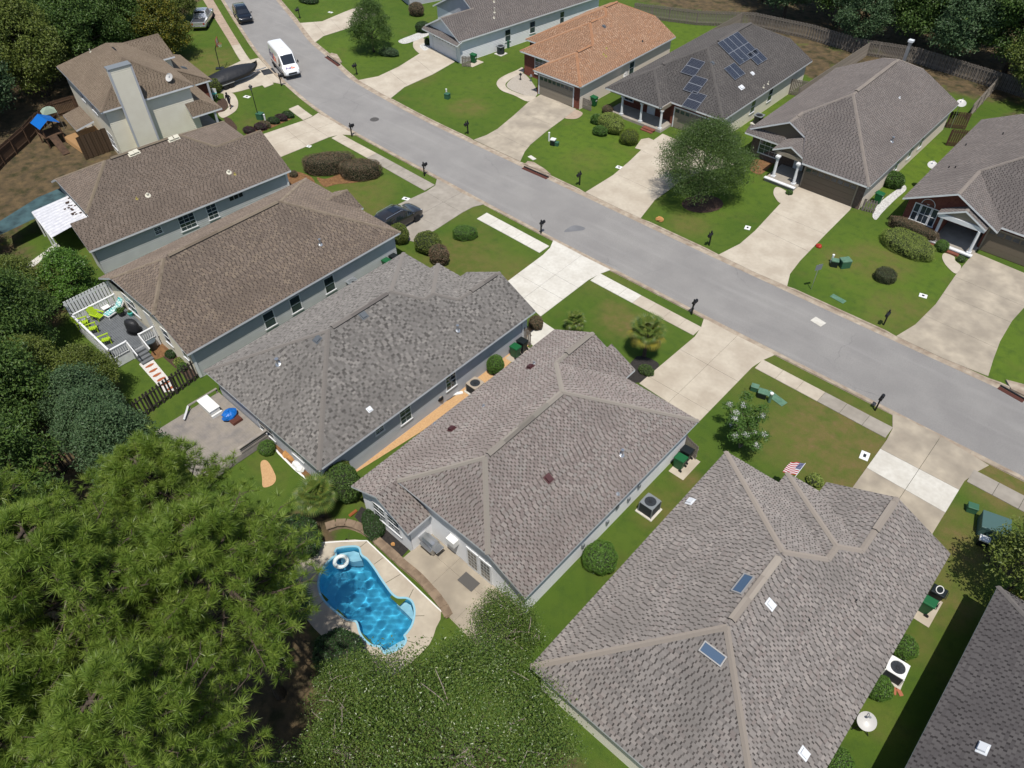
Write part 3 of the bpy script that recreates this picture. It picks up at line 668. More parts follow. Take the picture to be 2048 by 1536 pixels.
def shingles(planes, course=.145, tab=.25, slot=.075, rnd=.07):
    """real tabs with butt edges on every plane; returns V,F,mi"""
    VV = []; FF = []; MI = []; nv = 0
    for P in planes:
        P = [Vector(p) for p in P]
        n = Vector((0, 0, 0))
        for i in range(len(P)): n += P[i].cross(P[(i + 1) % len(P)])
        n.normalize()
        if n.z < 0: n = -n
        sx = Vector((0, 0, 1)).cross(n).normalized(); up = n.cross(sx).normalized()
        if up.z < 0: up = -up; sx = -sx
        O = P[0]
        Q = [((p - O).dot(sx), (p - O).dot(up)) for p in P]
        qs = np.array(Q); t0, t1 = qs[:, 1].min(), qs[:, 1].max(); s0, s1 = qs[:, 0].min(), qs[:, 0].max()
        rows = int((t1 - t0) / course) + 1
        R0 = []; R1 = []; TB = []; KI = []; HI = []
        for r in range(rows):
            tb = t0 + r * course; s = s0 - (tab + slot) * ((r * .5 + .13 * (r % 3)) % 1.0) - random.uniform(0, .05)
            k = 0
            while s < s1:
                w = (tab if k % 2 == 0 else slot) * random.uniform(1 - rnd, 1 + rnd)
                R0.append(s); R1.append(s + w); TB.append(tb); KI.append(k % 2); HI.append(random.uniform(.006, .010) if k % 2 == 0 else .0035)
                s += w; k += 1
        R0 = np.array(R0); R1 = np.array(R1); TB = np.array(TB); KI = np.array(KI); HI = np.array(HI)
        c4 = [pip(Q, x, y) for x, y in ((R0, TB + .001), (R1, TB + .001), (R1, TB + course), (R0, TB + course))]
        allin = c4[0] & c4[1] & c4[2] & c4[3]
        sxa, upa, na, Oa = (np.array(x) for x in (sx, up, n, O))
        def pos(s, t, h): return Oa + np.outer(s, sxa) + np.outer(t, upa) + np.outer(h, na)
        i = np.where(allin)[0]; m = len(i)
        if m:
            a, b, t, h = R0[i], R1[i], TB[i], HI[i]
            z = np.full(m, .003)
            pts = np.stack([pos(a, t, z - .006), pos(b, t, z - .006), pos(b, t, h), pos(a, t, h), pos(b, t + course + .004, z), pos(a, t + course + .004, z)], 1).reshape(-1, 3)
            base = nv + np.arange(m) * 6
            f = np.stack([np.stack([base, base + 1, base + 2, base + 3], 1), np.stack([base + 3, base + 2, base + 4, base + 5], 1)], 1).reshape(-1, 4)
            VV.append(pts); FF.append(f); MI.append(np.repeat(KI[i], 2)); nv += len(pts)
        # cut tabs along hips, valleys and rakes
        anyin = (c4[0] | c4[1] | c4[2] | c4[3]) & ~allin
        for j in np.where(anyin)[0]:
            rect = [(R0[j], TB[j]), (R1[j], TB[j]), (R1[j], TB[j] + course), (R0[j], TB[j] + course)]
            q = list(Q) if area(Q) > 0 else list(Q)[::-1]
            for e in range(4):
                q = half(q, rect[e], rect[(e + 1) % 4])
                if len(q) < 3: break
            if len(q) < 3: continue
            q = [q[0], q[1], q[2], q[3] if len(q) > 3 else q[2]] if len(q) <= 4 else q
            h = lambda t: .003 + (HI[j] - .003) * max(0, 1 - (t - TB[j]) / course)
            pts = np.array([Oa + sxa * s + upa * t + na * h(t) for s, t in q])
            k = len(q)
            for e in range(1, k - 1, 2):
                f = [nv, nv + e, nv + e + 1, nv + min(e + 2, k - 1)]
                if f[2] == f[3]: f[3] = f[2]
                if len(set(f)) < 4:
                    # triangle: duplicate a vertex
                    pts = np.vstack([pts, pts[f[2] - nv]]); f[3] = nv + len(pts) - 1
                FF.append(np.array([f])); MI.append(np.array([KI[j]]))
            VV.append(pts); nv += len(pts)
    return np.vstack(VV), np.vstack(FF), np.concatenate(MI)

class House:
    def __init__(s, name, label, fr, loc, sh, trim=None, kcap=True):
        s.fr = fr; s.o = thing(name, label, 'house', loc); s.planes = []; s.caps = []; s.sh = sh; s.trim = trim or white_paint; s.loc = loc; s.piece_caps = kcap
    def P(s, *pts): s.planes.append([s.fr(p) for p in pts])
    def cap(s, a, b, kind='hip'): s.caps.append((Vector(s.fr(a)), Vector(s.fr(b)), kind))
    def finish_roof(s, thick=.17, **kw):
        m = MB()
        for P in s.planes:
            P = [Vector(p) for p in P]
            n = Vector((0, 0, 0))
            for i in range(len(P)): n += P[i].cross(P[(i + 1) % len(P)])
            if n.z < 0: P = P[::-1]
            k = len(P)
            i0 = m.add(P); m.f.append(tuple(range(i0, i0 + k))); m.m.append(0)
            lo = [p - Vector((0, 0, thick)) for p in P]
            i1 = m.add(lo); m.f.append(tuple(range(i1 + k - 1, i1 - 1, -1))); m.m.append(1)
            # fascia only on free edges
            for q in range(k):
                a, b = P[q], P[(q + 1) % k]
                mid = (a + b) / 2; shared = 0
                for T in s.planes:
                    T = [Vector(t) for t in T]
                    for e in range(len(T)):
                        c, d = T[e], T[(e + 1) % len(T)]
                        l = (d - c).length
                        if l < 1e-4: continue
                        tt = (mid - c).dot(d - c) / (l * l)
                        if 0 <= tt <= 1 and (c + (d - c) * tt - mid).length < .02: shared += 1
                if shared <= 1:
                    j = m.add([a, b, b - Vector((0, 0, thick)), a - Vector((0, 0, thick))]); m.f.append((j, j + 1, j + 2, j + 3)); m.m.append(1)
        s.roof = m.build('roof', [s.sh[1], s.trim], s.o, recalc=False)
        V, F, MI = shingles(s.planes, **kw)
        stuff(np_mesh('shingles', V, F, [s.sh[0], s.sh[1]], s.roof, o=s.loc, mi=MI))
        s.do_caps()
    def do_caps(s):
        pieces = []
        for a, b, kind in s.caps:
            L = (b - a).length; n = max(1, int(L / .3)); d = (b - a) / L
            up = Vector((0, 0, 1)); side = d.cross(up).normalized(); nn = side.cross(d).normalized()
            k = {'ridge': .5, 'hip': .34}[kind]
            for i in range(n):
                p = a + d * (L * i / n)
                pieces.append((p, d, side, nn, L / n, k))
        if s.piece_caps and len(pieces) <= 300:
            ms = {}
            for p, d, side, nn, l, k in pieces:
                key = (round(l, 2), k)
                if key not in ms:
                    m = MB(); w = .155; dr = -w * k
                    t = .012
                    m.face([(0, 0, .012), (l + .02, 0, .002), (l + .02, w, dr + .002), (0, w, dr + .012)])
                    m.face([(0, 0, .012), (0, -w, dr + .012), (l + .02, -w, dr + .002), (l + .02, 0, .002)])
                    m.face([(0, 0, .012), (0, w, dr + .012), (0, w, dr - .012), (0, 0, -.012)]); m.face([(0, 0, .012), (0, 0, -.012), (0, -w, dr - .012), (0, -w, dr + .012)])
                    m.face([(0, w, dr + .012), (l + .02, w, dr + .002), (l + .02, w, dr - .012), (0, w, dr - .012)]); m.face([(0, -w, dr + .012), (0, -w, dr - .012), (l + .02, -w, dr - .012), (l + .02, -w, dr + .002)])
                    ob = m.build('ridge_cap', s.sh[2]); me = ob.data; bpy.data.objects.remove(ob); ms[key] = me
                M = Matrix((( d.x, -side.x, nn.x, p.x - s.loc[0]), (d.y, -side.y, nn.y, p.y - s.loc[1]), (d.z, -side.z, nn.z, p.z + .022 - s.loc[2]), (0, 0, 0, 1)))
                ob = mesh_obj('ridge_cap', ms[key], s.roof, M)
        elif pieces:
            m = MB()
            for p, d, side, nn, l, k in pieces:
                w = .15; dr = -w * k; z = .03
                for sg in (1, -1):
                    m.face([p + nn * z, p + d * (l + .01) + nn * (z - .01), p + d * (l + .01) + side * w * sg + nn * (dr + z - .01), p + side * w * sg + nn * (dr + z)])
                    m.face([p + nn * z, p + side * w * sg + nn * (dr + z), p + side * w * sg + nn * (dr + z - .03), p + nn * (z - .03)])
            stuff(m.build('ridge_caps', s.sh[2], s.roof, o=s.loc))
    # -- point on the roof along a surveyed sight line
    def hit(s, px, py):
        d = ray(px, py); C0 = Vector((0, 0, CAM_H)); best = None
        for P in s.planes:
            T = [Vector(p) for p in P]
            n = Vector((0, 0, 0))
            for i in range(len(T)): n += T[i].cross(T[(i + 1) % len(T)])
            n.normalize()
            if n.z < 0: n = -n
            den = d.dot(n)
            if abs(den) < 1e-6: continue
            t = (T[0] - C0).dot(n) / den; q = C0 + d * t
            if t > 0 and bool(pip([(a.x, a.y) for a in T], np.array([q.x]), np.array([q.y]))[0]) and (best is None or t < best[0]): best = (t, q, n)
        if best is None:
            q = Vector(g(px, py, 4)); return q, Vector((0, 0, 1))
        return best[1], best[2]
    # -- walls
    def wall(s, p0, p1, z0=0.0, z1=2.7, mt=None, course=.18, lap=True, gable=0, zb=None):
        """p0->p1 with the outside on the right; gable: extra rise to a peak at mid length"""
        p0 = Vector(s.fr((*p0, 0))); p1 = Vector(s.fr((*p1, 0))); t = (p1 - p0); L = t.length; t /= L; n = Vector((t.y, -t.x, 0))
        m = MB(); zt = z1 + gable
        def ext(z):
            if z <= z1 or not gable: return 0, L
            f = (z - z1) / gable * L / 2; return f, L - f
        if lap:
            z = z0
            while z < zt - 1e-3:
                zz = min(z + course, zt); a0, b0 = ext(z); a1, b1 = ext(zz)
                A = p0 + t * a0 + Vector((0, 0, z)) + n * .02; B = p0 + t * b0 + Vector((0, 0, z)) + n * .02
                Cc = p0 + t * b1 + Vector((0, 0, zz)) + n * .004; D = p0 + t * a1 + Vector((0, 0, zz)) + n * .004
                m.face([A, B, Cc, D]); m.face([A, A - n * .018, B - n * .018, B]); z += course
        else:
            pts = [p0 + Vector((0, 0, z0)), p1 + Vector((0, 0, z0)), p1 + Vector((0, 0, z1))]
            if gable: pts.append(p0 + t * L / 2 + Vector((0, 0, zt)))
            pts.append(p0 + Vector((0, 0, z1)))
            m.face([p + n * .01 for p in pts]); m.face([p - n * .05 for p in pts])
        return m.build('wall', mt, s.o, recalc=False)
    def axes(s, p0, p1):
        a = Vector(s.fr((*p0, 0))); b = Vector(s.fr((*p1, 0))); t = (b - a).normalized(); return a, t, Vector((t.y, -t.x, 0))
    def window(s, p0, p1, at, zc, w, h, cols=2, rows=2, wide=False, frame=None):
        O, t, n = s.axes(p0, p1); O = O + t * at; fm = frame or white_paint
        m = MB(); f = .07
        m.bb(O, t, n, -w/2, w/2, .015, .055, zc + h/2 - f, zc + h/2, 0); m.bb(O, t, n, -w/2 - .04, w/2 + .04, .015, .085, zc - h/2 - .02, zc - h/2 + f)
        m.bb(O, t, n, -w/2, -w/2 + f, .015, .056, zc - h/2 + f, zc + h/2 - f); m.bb(O, t, n, w/2 - f, w/2, .015, .056, zc - h/2 + f, zc + h/2 - f)
        m.bb(O, t, n, -w/2 + f, w/2 - f, .015, .05, zc - .025, zc + .025)
        fr = m.build('window', fm, s.o)
        MB().bb(O, t, n, -w/2 + f - .01, w/2 - f + .01, .0, .026, zc - h/2 + f - .01, zc + h/2 - f + .01).build('pane', glass_dark, fr)
        m = MB()
        for k in range(1, cols): x = -w/2 + f + (w - 2*f) * k / cols; m.bb(O, t, n, x - .012, x + .012, .026, .034, zc - h/2 + f, zc + h/2 - f)
        for k in range(1, rows * 2):
            if k == rows: continue
            z = zc - h/2 + f + (h - 2*f) * k / (rows * 2); m.bb(O, t, n, -w/2 + f, w/2 - f, .026, .033, z - .012, z + .012)
        if m.v: m.build('muntin', fm, fr)
        return fr
    def garage(s, p0, p1, at, w, h, mt, trim=None, panes=8):
        O, t, n = s.axes(p0, p1); O = O + t * at; tm = trim or white_paint
        m = MB(); m.bb(O, t, n, -w/2 - .12, -w/2, .0, .07, 0.03, h + .12); m.bb(O, t, n, w/2, w/2 + .12, 0, .07, 0.03, h + .12); m.bb(O, t, n, -w/2, w/2, 0, .065, h, h + .12)
        gd = m.build('garage_door', tm, s.o)
        for r in range(4):
            MB().bb(O, t, n, -w/2, w/2, -.02, .03, .04 + r * (h - .04) / 4 + .008, .04 + (r + 1) * (h - .04) / 4 - .008).build('panel', mt, gd)
        pw = w / panes
        for k in range(panes):
            x = -w/2 + (k + .5) * pw; z = h * .875
            fm = MB(); fm.bb(O, t, n, x - pw*.38, x + pw*.38, .03, .04, z - .17, z + .17); f = fm.build('pane', glass_dark, gd)
    def pipe(s, px, py, h=.35, r=.06, mt=None, base=True):
        q, n = s.hit(px, py); m = MB(); m.tube([q - n * .02, q + Vector((0, 0, h))], r, 10)
        if base: m.tube([q + n * .01, q + n * .035], [r * 2.4, r * 1.8], 10)
        if h > .3: m.tube([q + Vector((0, 0, h)), q + Vector((0, 0, h + .06))], r * 1.5, 10)
        m.build('vent_pipe', mt or steel, s.o)
    def boxvent(s, px, py, mt, w=.32, l=.3, h=.14):
        q, n = s.hit(px, py); sx = Vector((0, 0, 1)).cross(n).normalized(); up = n.cross(sx)
        if up.z < 0: up = -up
        m = MB(); m.bb(q, sx, up, -w/2, w/2, -l/2, l/2, 0.02, h, up=n); m.bb(q, sx, up, -w*.75, w*.75, -l*.75, l*.75, .012, .024, up=n)
        m.build('roof_vent', mt, s.o)
    def ridge_vent(s, a, b, w=.19):
        a = Vector(s.fr(a)); b = Vector(s.fr(b)); d = (b - a).normalized(); side = d.cross(Vector((0, 0, 1))).normalized(); L = (b - a).length
        m = MB(); n = max(1, int(L / 1.2))
        for k in range(n):
            x0, x1 = L * k / n + .005, L * (k + 1) / n - .005
            for sg in (1, -1):
                pr = [(0, .085), (w, .085 - w * .5), (w, .03 - w * .5), (0, .02)]
                for e in range(3):
                    (y0, z0), (y1, z1) = pr[e], pr[e + 1]
                    m.face([a + d * x0 + side * sg * y0 + Vector((0, 0, z0)), a + d * x1 + side * sg * y0 + Vector((0, 0, z0)), a + d * x1 + side * sg * y1 + Vector((0, 0, z1)), a + d * x0 + side * sg * y1 + Vector((0, 0, z1))], 1 if e == 1 else 0)
        for x in (0, L): m.face([a + d * x + side * y + Vector((0, 0, z)) for y, z in ((0, .085), (w, .085 - w*.5), (w, .02 - w*.5), (0, .02), (-w, .02 - w*.5), (-w, .085 - w*.5))], 1)
        m.build('ridge_vent', [s.sh[2], black_plastic], s.roof, o=s.loc, recalc=False)

def stair_roof(H, mp, blocks, v0, sr_=0.0, z0=2.8, k=.508, last='gable', vents=True):
    """one long eave shared by stepped blocks (W, front); mp(s,v)->frame xy. sr_: clipped-gable run at the back"""
    W1, f1 = blocks[0]
    def pt(s_, v, z): x, y = mp(s_, v); return (x, y, z)
    Z = lambda run: z0 + k * run
    chain = [(W1 / 2, v0 + W1 / 2 - sr_)]
    rid = []
    for i, (W, f) in enumerate(blocks):
        lastb = i == len(blocks) - 1
        start = chain[-1]
        if lastb:
            if last == 'gable': chain.append((W / 2, f))
            else: chain.append((W / 2, f - W / 2)); chain.append((0, f))
        else:
            chain.append((W / 2, f - W / 2)); W2 = blocks[i + 1][0]; chain.append((W2 / 2, f - W2 / 2))
    fl = blocks[-1][1]
    poly = [pt(0, v0, z0)] + ([pt(sr_, v0, Z(sr_))] if sr_ else []) + [pt(s_, v, Z(s_)) for s_, v in chain]
    if last == 'gable': poly.append(pt(0, fl, z0))
    H.P(*poly)
    # far-side plane of the main block and the rear plane
    a = (W1 / 2, v0 + W1 / 2 - sr_); b = (W1 / 2, f1 - W1 / 2 if not (len(blocks) == 1 and last == 'gable') else f1)
    poly = [pt(W1, v0, z0)] + ([pt(W1 - sr_, v0, Z(sr_))] if sr_ else []) + [pt(*a, Z(W1 / 2)), pt(*b, Z(W1 / 2)), pt(W1, f1, z0)]
    H.P(*poly)
    if sr_ < W1 / 2 - .01:
        H.P(pt(sr_, v0, Z(sr_)), pt(W1 - sr_, v0, Z(sr_)), pt(*a, Z(W1 / 2)))
        H.cap(pt(sr_, v0, Z(sr_)), pt(*a, Z(W1 / 2))); H.cap(pt(W1 - sr_, v0, Z(sr_)), pt(*a, Z(W1 / 2)))
    H.main_ridge = (pt(*a, Z(W1 / 2)), pt(*b, Z(W1 / 2)))
    for i, (W, f) in enumerate(blocks):
        lastb = i == len(blocks) - 1
        if i > 0:
            fp = blocks[i - 1][1]; re = (W / 2, f) if lastb and last == 'gable' else (W / 2, f - W / 2)
            poly = [pt(W, fp, z0)] + ([pt(W, f, z0)] if f > fp + .01 else []) + [pt(*re, Z(W / 2)), pt(W / 2, fp - W / 2, Z(W / 2))]
            H.P(*poly); H.cap(pt(W / 2, fp - W / 2, Z(W / 2)), pt(*re, Z(W / 2)), 'ridge')
        if not lastb:
            W2 = blocks[i + 1][0]
            H.P(pt(W, f, z0), pt(W2, f, z0), pt(W2 / 2, f - W2 / 2, Z(W2 / 2)), pt(W / 2, f - W / 2, Z(W / 2)))
            H.cap(pt(W, f, z0), pt(W / 2, f - W / 2, Z(W / 2))); H.cap(pt(W2 / 2, f - W2 / 2, Z(W2 / 2)), pt(W / 2, f - W / 2, Z(W / 2)))
        elif last == 'hip':
            H.P(pt(W, f, z0), pt(0, f, z0), pt(W / 2, f - W / 2, Z(W / 2)))
            H.cap(pt(W, f, z0), pt(W / 2, f - W / 2, Z(W / 2))); H.cap(pt(0, f, z0), pt(W / 2, f - W / 2, Z(W / 2)))
    if len(blocks) > 1 or last == 'hip': pass
# ------------------------------------------------------------------ houses
def foot(H, poly, z1=2.72, mt=None, mts=None, gables=None, lap=True, z0=0.0):
    """counter-clockwise footprint in the house frame"""
    for i in range(len(poly)):
        a, b = poly[i], poly[(i + 1) % len(poly)]
        mm = (mts or {}).get(i, mt)
        H.wall(a, b, z0, z1, mm, lap=lap and mm not in (brick_m, brick_pale, stucco_tan), gable=(gables or {}).get(i, 0))
    m = MB(H.fr); m.prism(poly, -.05, .14); m.build('foundation', conc_grey, H.o, recalc=True)
def corner_board(H, p, mt=None, z1=2.7, w=.09):
    m = MB(H.fr); m.box(p[0] - w, p[1] - w, .1, p[0] + w, p[1] + w, z1); m.build('corner_board', mt or white_paint, H.o)
def downspout(H, p, z1=2.6, mt=None):
    m = MB(H.fr); m.box(p[0] - .04, p[1] - .03, .1, p[0] + .04, p[1] + .03, z1); m.build('downspout', mt or white_paint, H.o)
def soffit_panel(H, pts, z=2.66):
    m = MB(H.fr); m.face([(p[0], p[1], z) for p in pts]); m.build('soffit', white_paint, H.o)

# ---- E: nearest grey-brown roof
HE = House('house', 'large grey brown roof with two skylights nearest the camera, flag at its front', ID, (-3.7, 21, 0), SH_E)
stair_roof(HE, lambda s_, v: (2.62 - s_, v), [(12.62, 29.43), (9.12, 30.43), (7.08, 31.3)], 11.56)
HE.finish_roof()
foot(HE, [(-9.6, 12), (2.2, 12), (2.2, 30.9), (-4.06, 30.9), (-4.06, 30.03), (-6.1, 30.03), (-6.1, 29.03), (-9.6, 29.03)], mt=sid_cream, gables={2: 1.59})
HE.ridge_vent((-3.69, 18.3, 6.03), (-3.69, 22.7, 6.03)); HE.ridge_vent((-.92, 28.5, 4.62), (-.92, 30.9, 4.62))
HE.garage((2.2, 30.9), (-4.06, 30.9), 3.13, 4.9, 2.15, sid_cream)
def skylight(H, corners_px):
    P = [H.hit(*p)[0] for p in corners_px]; n = H.hit(*corners_px[0])[1]
    c = sum(P, Vector()) / 4; sx = Vector((0, 0, 1)).cross(n).normalized(); up = n.cross(sx)
    if up.z < 0: up = -up
    w = ((P[1] - P[0]).length + (P[2] - P[3]).length) / 2; l = ((P[2] - P[1]).length + (P[3] - P[0]).length) / 2
    if abs((P[1] - P[0]).normalized().dot(sx)) < .7: w, l = l, w
    m = MB(); f = .06
    m.bb(c, sx, up, -w/2, w/2, -l/2, -l/2 + f, -.02, .13, up=n); m.bb(c, sx, up, -w/2, w/2, l/2 - f, l/2, -.02, .13, up=n)
    m.bb(c, sx, up, -w/2, -w/2 + f, -l/2 + f, l/2 - f, -.02, .13, up=n); m.bb(c, sx, up, w/2 - f, w/2, -l/2 + f, l/2 - f, -.02, .13, up=n)
    o = m.build('skylight', mat('skylight_frame', (.30, .29, .28), .5) if 'skylight_frame' not in MATS else MATS['skylight_frame'], H.o)
    MB().bb(c, sx, up, -w/2 + f - .01, w/2 - f + .01, -l/2 + f - .01, l/2 - f + .01, .07, .1, up=n).build('pane', MATS.get('skylight_glass') or mat('skylight_glass', (.06, .10, .16), .08, spec=.9, coat=.5), o)
skylight(HE, [(1463, 1186), (1488, 1147), (1511, 1158), (1483, 1190)])
skylight(HE, [(1396, 1300), (1411, 1282), (1457, 1315), (1440, 1334)])
white_cap = mat('vent_white', (.62, .64, .66), .5)
for p in ((1541, 1209), (1608, 1507)): HE.boxvent(*p, white_cap, .3, .34, .1)
HE.boxvent(1381, 1003, white_cap, .36, .3, .14)
for p in ((1712, 1202), (1618, 1242)): HE.pipe(*p, .16, .035, black_plastic, False)

# ---- D: mauve grey roof with the pool behind
HD = House('house', 'mauve grey hipped roof with long ridge vent, white rear wall beside the pool', ID, (-18.7, 22, 0), SH_D)
stair_roof(HD, lambda s_, v: (-24.85 + s_, v), [(12.3, 30.45), (6.65, 31.0)], 14.1, 2.6)
HD.P((-24.85, 12.6, 2.8), (-24.85, 14.1, 2.8), (-22.39, 14.1, 4.05), (-22.39, 12.6, 4.05))
HD.P((-22.39, 12.6, 4.05), (-22.39, 14.35, 4.05), (-19.92, 14.35, 2.8), (-19.92, 12.6, 2.8))
HD.P((-20.3, 31.0, 3.86), (-20.3, 31.5, 3.86), (-18.2, 31.5, 2.8), (-18.2, 31.0, 2.8))
HD.finish_roof()
foot(HD, [(-20.3, 14.5), (-12.95, 14.5), (-12.95, 30.05), (-18.6, 30.05), (-18.6, 30.6), (-24.45, 30.6), (-24.45, 13.0), (-20.3, 13.0)], mt=sid_white, gables={4: 1.5, 6: 0})
HD.wall((-22.6, 14.46), (-14.9, 14.46), 2.7, 4.02, sid_white)
HD.wall((-24.45, 12.98), (-20.3, 12.98), 0, 2.7, sid_white, gable=1.08)
HD.ridge_vent((-18.7, 17.9, 5.94), (-18.7, 24.2, 5.94)); HD.ridge_vent((-21.52, 28.2, 4.53), (-21.52, 30.6, 4.53))
HD.garage((-12.95, 30.05), (-18.6, 30.05), 2.8, 4.9, 2.15, sid_white)
HD.window((-24.45, 12.96), (-20.3, 12.96), 1.5, 1.55, 1.15, 1.5, 2, 2); HD.window((-24.45, 12.96), (-20.3, 12.96), 2.75, 1.55, 1.15, 1.5, 2, 2)
for at, c in ((3.35, 0), (4.35, 1)):      # french doors
    O, t, n = HD.axes((-20.3, 14.5), (-12.95, 14.5)); O = O + t * (at + .15)
    m = MB(); m.bb(O, t, n, -.46, .46, .02, .07, .2, 2.25); d = m.build('french_door', white_paint, HD.o)
    for r in range(5):
        for q in range(3): MB().bb(O, t, n, -.33 + q * .23, -.13 + q * .23, .07, .078, .55 + r * .32, .81 + r * .32).build('pane', glass_door, d)
m = MB(); O, t, n = HD.axes((-20.3, 14.5), (-12.95, 14.5)); O = O + t * 2.1; m.bb(O, t, n, -.32, .32, .02, .42, 1.75, 2.2); m.build('wall_unit', pvc, HD.o)
for p in ((1097, 957), (904, 858), (1061, 734)): HD.boxvent(*p, mat('vent_maroon', sr(96, 58, 60, .6), .5) if 'vent_maroon' not in MATS else MATS['vent_maroon'], .34, .34, .15)
HD.pipe(1244, 910, .42, .07); HD.pipe(1236, 988, .12, .05); HD.pipe(967, 812, .14, .05); HD.pipe(1068, 727, .16, .05); HD.pipe(869, 847, .12, .05)
for k, (a, z) in enumerate(((3.2, 1.2), (4.2, .9), (5.4, 1.4), (6.3, .8), (8.6, 1.0))):
    O, t, n = HD.axes((-12.95, 30.05), (-12.95, 14.5)); O, t, n = HD.axes((-12.95, 14.5), (-12.95, 30.05)); O = O + t * (13.5 - a)
    MB().bb(O, t, n, -.1, .1, .02, .14, z, z + .28).build('meter_box', ac_body, HD.o)

# ---- C: grey roof, gravel strip on its right
HC = House('house', 'plain grey hipped roof between the brown roofed and mauve roofed houses', ID, (-33.5, 21, 0), SH_C, kcap=True)
stair_roof(HC, lambda s_, v: (-27.18 - s_, v), [(12.64, 30.05), (9.52, 30.88), (7.02, 31.6)], 12.05)
HC.finish_roof(tab=.26, slot=.2, rnd=.5)
foot(HC, [(-39.4, 12.45), (-27.6, 12.45), (-27.6, 31.15), (-33.8, 31.15), (-33.8, 30.45), (-36.3, 30.45), (-36.3, 29.65), (-39.4, 29.65)], mt=sid_blue, gables={2: 1.55})
HC.ridge_vent((-33.5, 18.7, 6.03), (-33.5, 23.4, 6.03)); HC.ridge_vent((-30.69, 28.6, 4.6), (-30.69, 31.2, 4.6))
cw = ((-27.6, 12.45), (-27.6, 31.15))
def at_v(H, px, py, z, v_start): return g(px, py, z)[1] - v_start
for p, w, h in (((905, 764), 1.0, 1.5), ((812, 830), 1.0, 1.5), ((757, 864), .75, .75)): HC.window(*cw, at_v(HC, *p, 1.6, 12.45), 1.6 if h > 1 else 2.0, w, h)
HC.window((-39.4, 12.45), (-27.6, 12.45), 5.5, 1.4, 1.7, 2.0); HC.window((-39.4, 12.45), (-27.6, 12.45), 9, 1.6, 1.2, 1.4)
corner_board(HC, (-27.6, 12.45)); downspout(HC, (-27.52, 30.6), 2.6, white_paint)
for p in ((727, 631), (635, 679)): HC.boxvent(*p, MATS.get('vent_slate') or mat('vent_slate', sr(110, 116, 122, .6), .5), .36, .36, .1)
HC.pipe(556, 728, .42, .09); HC.pipe(916, 661, .42, .07); HC.boxvent(739, 819, white_cap, .24, .24, .12)
HC.garage((-27.6, 31.15), (-33.8, 31.15), 3.1, 4.9, 2.15, sid_blue)

# ---- B: brown roof with deck behind
HB = House('house', 'brown shingle roof with clipped rear gable above the deck with lime chairs', ID, (-48.5, 22, 0), SH_B, kcap=False)
stair_roof(HB, lambda s_, v: (-42.12 - s_, v), [(12.95, 31.8)], 12.1, 3.35, last='hip')
HB.P((-47.3, 31.8, 2.8), (-47.3, 32.1, 2.8), (-49.25, 32.1, 3.79), (-49.25, 29.85, 3.79)); HB.P((-51.2, 31.8, 2.8), (-49.25, 29.85, 3.79), (-49.25, 32.1, 3.79), (-51.2, 32.1, 2.8))
HB.cap((-49.25, 29.85, 3.79), (-49.25, 32.1, 3.79), 'ridge')
HB.finish_roof()
foot(HB, [(-54.7, 12.5), (-42.5, 12.5), (-42.5, 31.35), (-54.7, 31.35)], mt=sid_grey, mts={0: sid_cream})
HB.wall((-51.5, 12.49), (-45.7, 12.49), 2.72, 4.4, sid_cream, lap=True)
HB.wall((-54.7, 12.485), (-42.5, 12.485), 2.7, 2.72, sid_cream, gable=3.0, lap=False) if False else None
HB.ridge_vent((-48.6, 15.6, 6.12), (-48.6, 25.1, 6.12))
bw = ((-42.5, 12.5), (-42.5, 31.35))
for p in ((655, 566), (587, 605), (535, 636)): HB.window(*bw, at_v(HB, *p, 1.5, 12.5), 1.5, 1.0, 1.5, 1, 1)
br = ((-54.7, 12.5), (-42.5, 12.5))
HB.window(*br, 3.4, 1.9, 1.8, 1.6, 3, 1); HB.window(*br, 8.6, 1.8, 1.0, 1.5, 1, 1); HB.window(*br, 11, 1.8, .8, 1.4, 1, 1)
O, t, n = HB.axes(*br); O = O + t * 6.4; MB().bb(O, t, n, -.48, .48, .02, .07, .85, 2.85).build('door', pvc, HB.o)
corner_board(HB, (-42.5, 12.5)); HB.pipe(641, 489, .45, .07)

# ---- A: taupe roof left of B
FA = Frame(-58.87, 14.35, R_(5.5))
HA = House('house', 'taupe shingle roof behind the bronze hedges, white metal patio cover at its rear', FA, (-64.5, 24, 0), SH_A, kcap=False)
stair_roof(HA, lambda s_, v: (-s_, v), [(13.3, 17.42), (9.0, 17.42)], .4, 2.95)
HA.P((0, -1.1, 2.8), (-2.65, -1.1, 4.146), (-2.65, .4, 4.146), (0, .4, 2.8))
HA.finish_roof()
foot(HA, [(-12.9, .8), (-2.3, .8), (-2.3, -.7), (-.4, -.7), (-.4, 17.0), (-12.9, 17.0)], mt=sid_grey, gables={})
HA.wall((-9.9, .79), (-2.9, .79), 2.72, 4.2, sid_white)
HA.ridge_vent((-6.65, 4.6, 6.2), (-6.65, 10.6, 6.2))
aw = ((-.4, -.7), (-.4, 17.0))
for p, w, h, c in (((312, 460), .7, .75, 2), ((371, 440), 1.5, 1.5, 3), ((422, 421), 1.0, 1.5, 2)):
    q = FA.inv(g(*p, 1.7)); HA.window(*aw, q[1] + .7, 1.7 if h > 1 else 2.0, w, h, c, 2)
for dx in (0, .45, .9): q = FA.inv(g(464, 389, 2.1)); O, t, n = HA.axes(*aw); O = O + t * (q[1] + .3 + dx); MB().bb(O, t, n, -.18, .18, .02, .06, 2.0, 2.35).build('wall_vent', black_plastic, HA.o)
for p in ((296, 391), (458, 345)): HA.pipe(*p, .22, .1, mat('vent_ivory', sr(230, 225, 205, .68), .5) if 'vent_ivory' not in MATS else MATS['vent_ivory'])
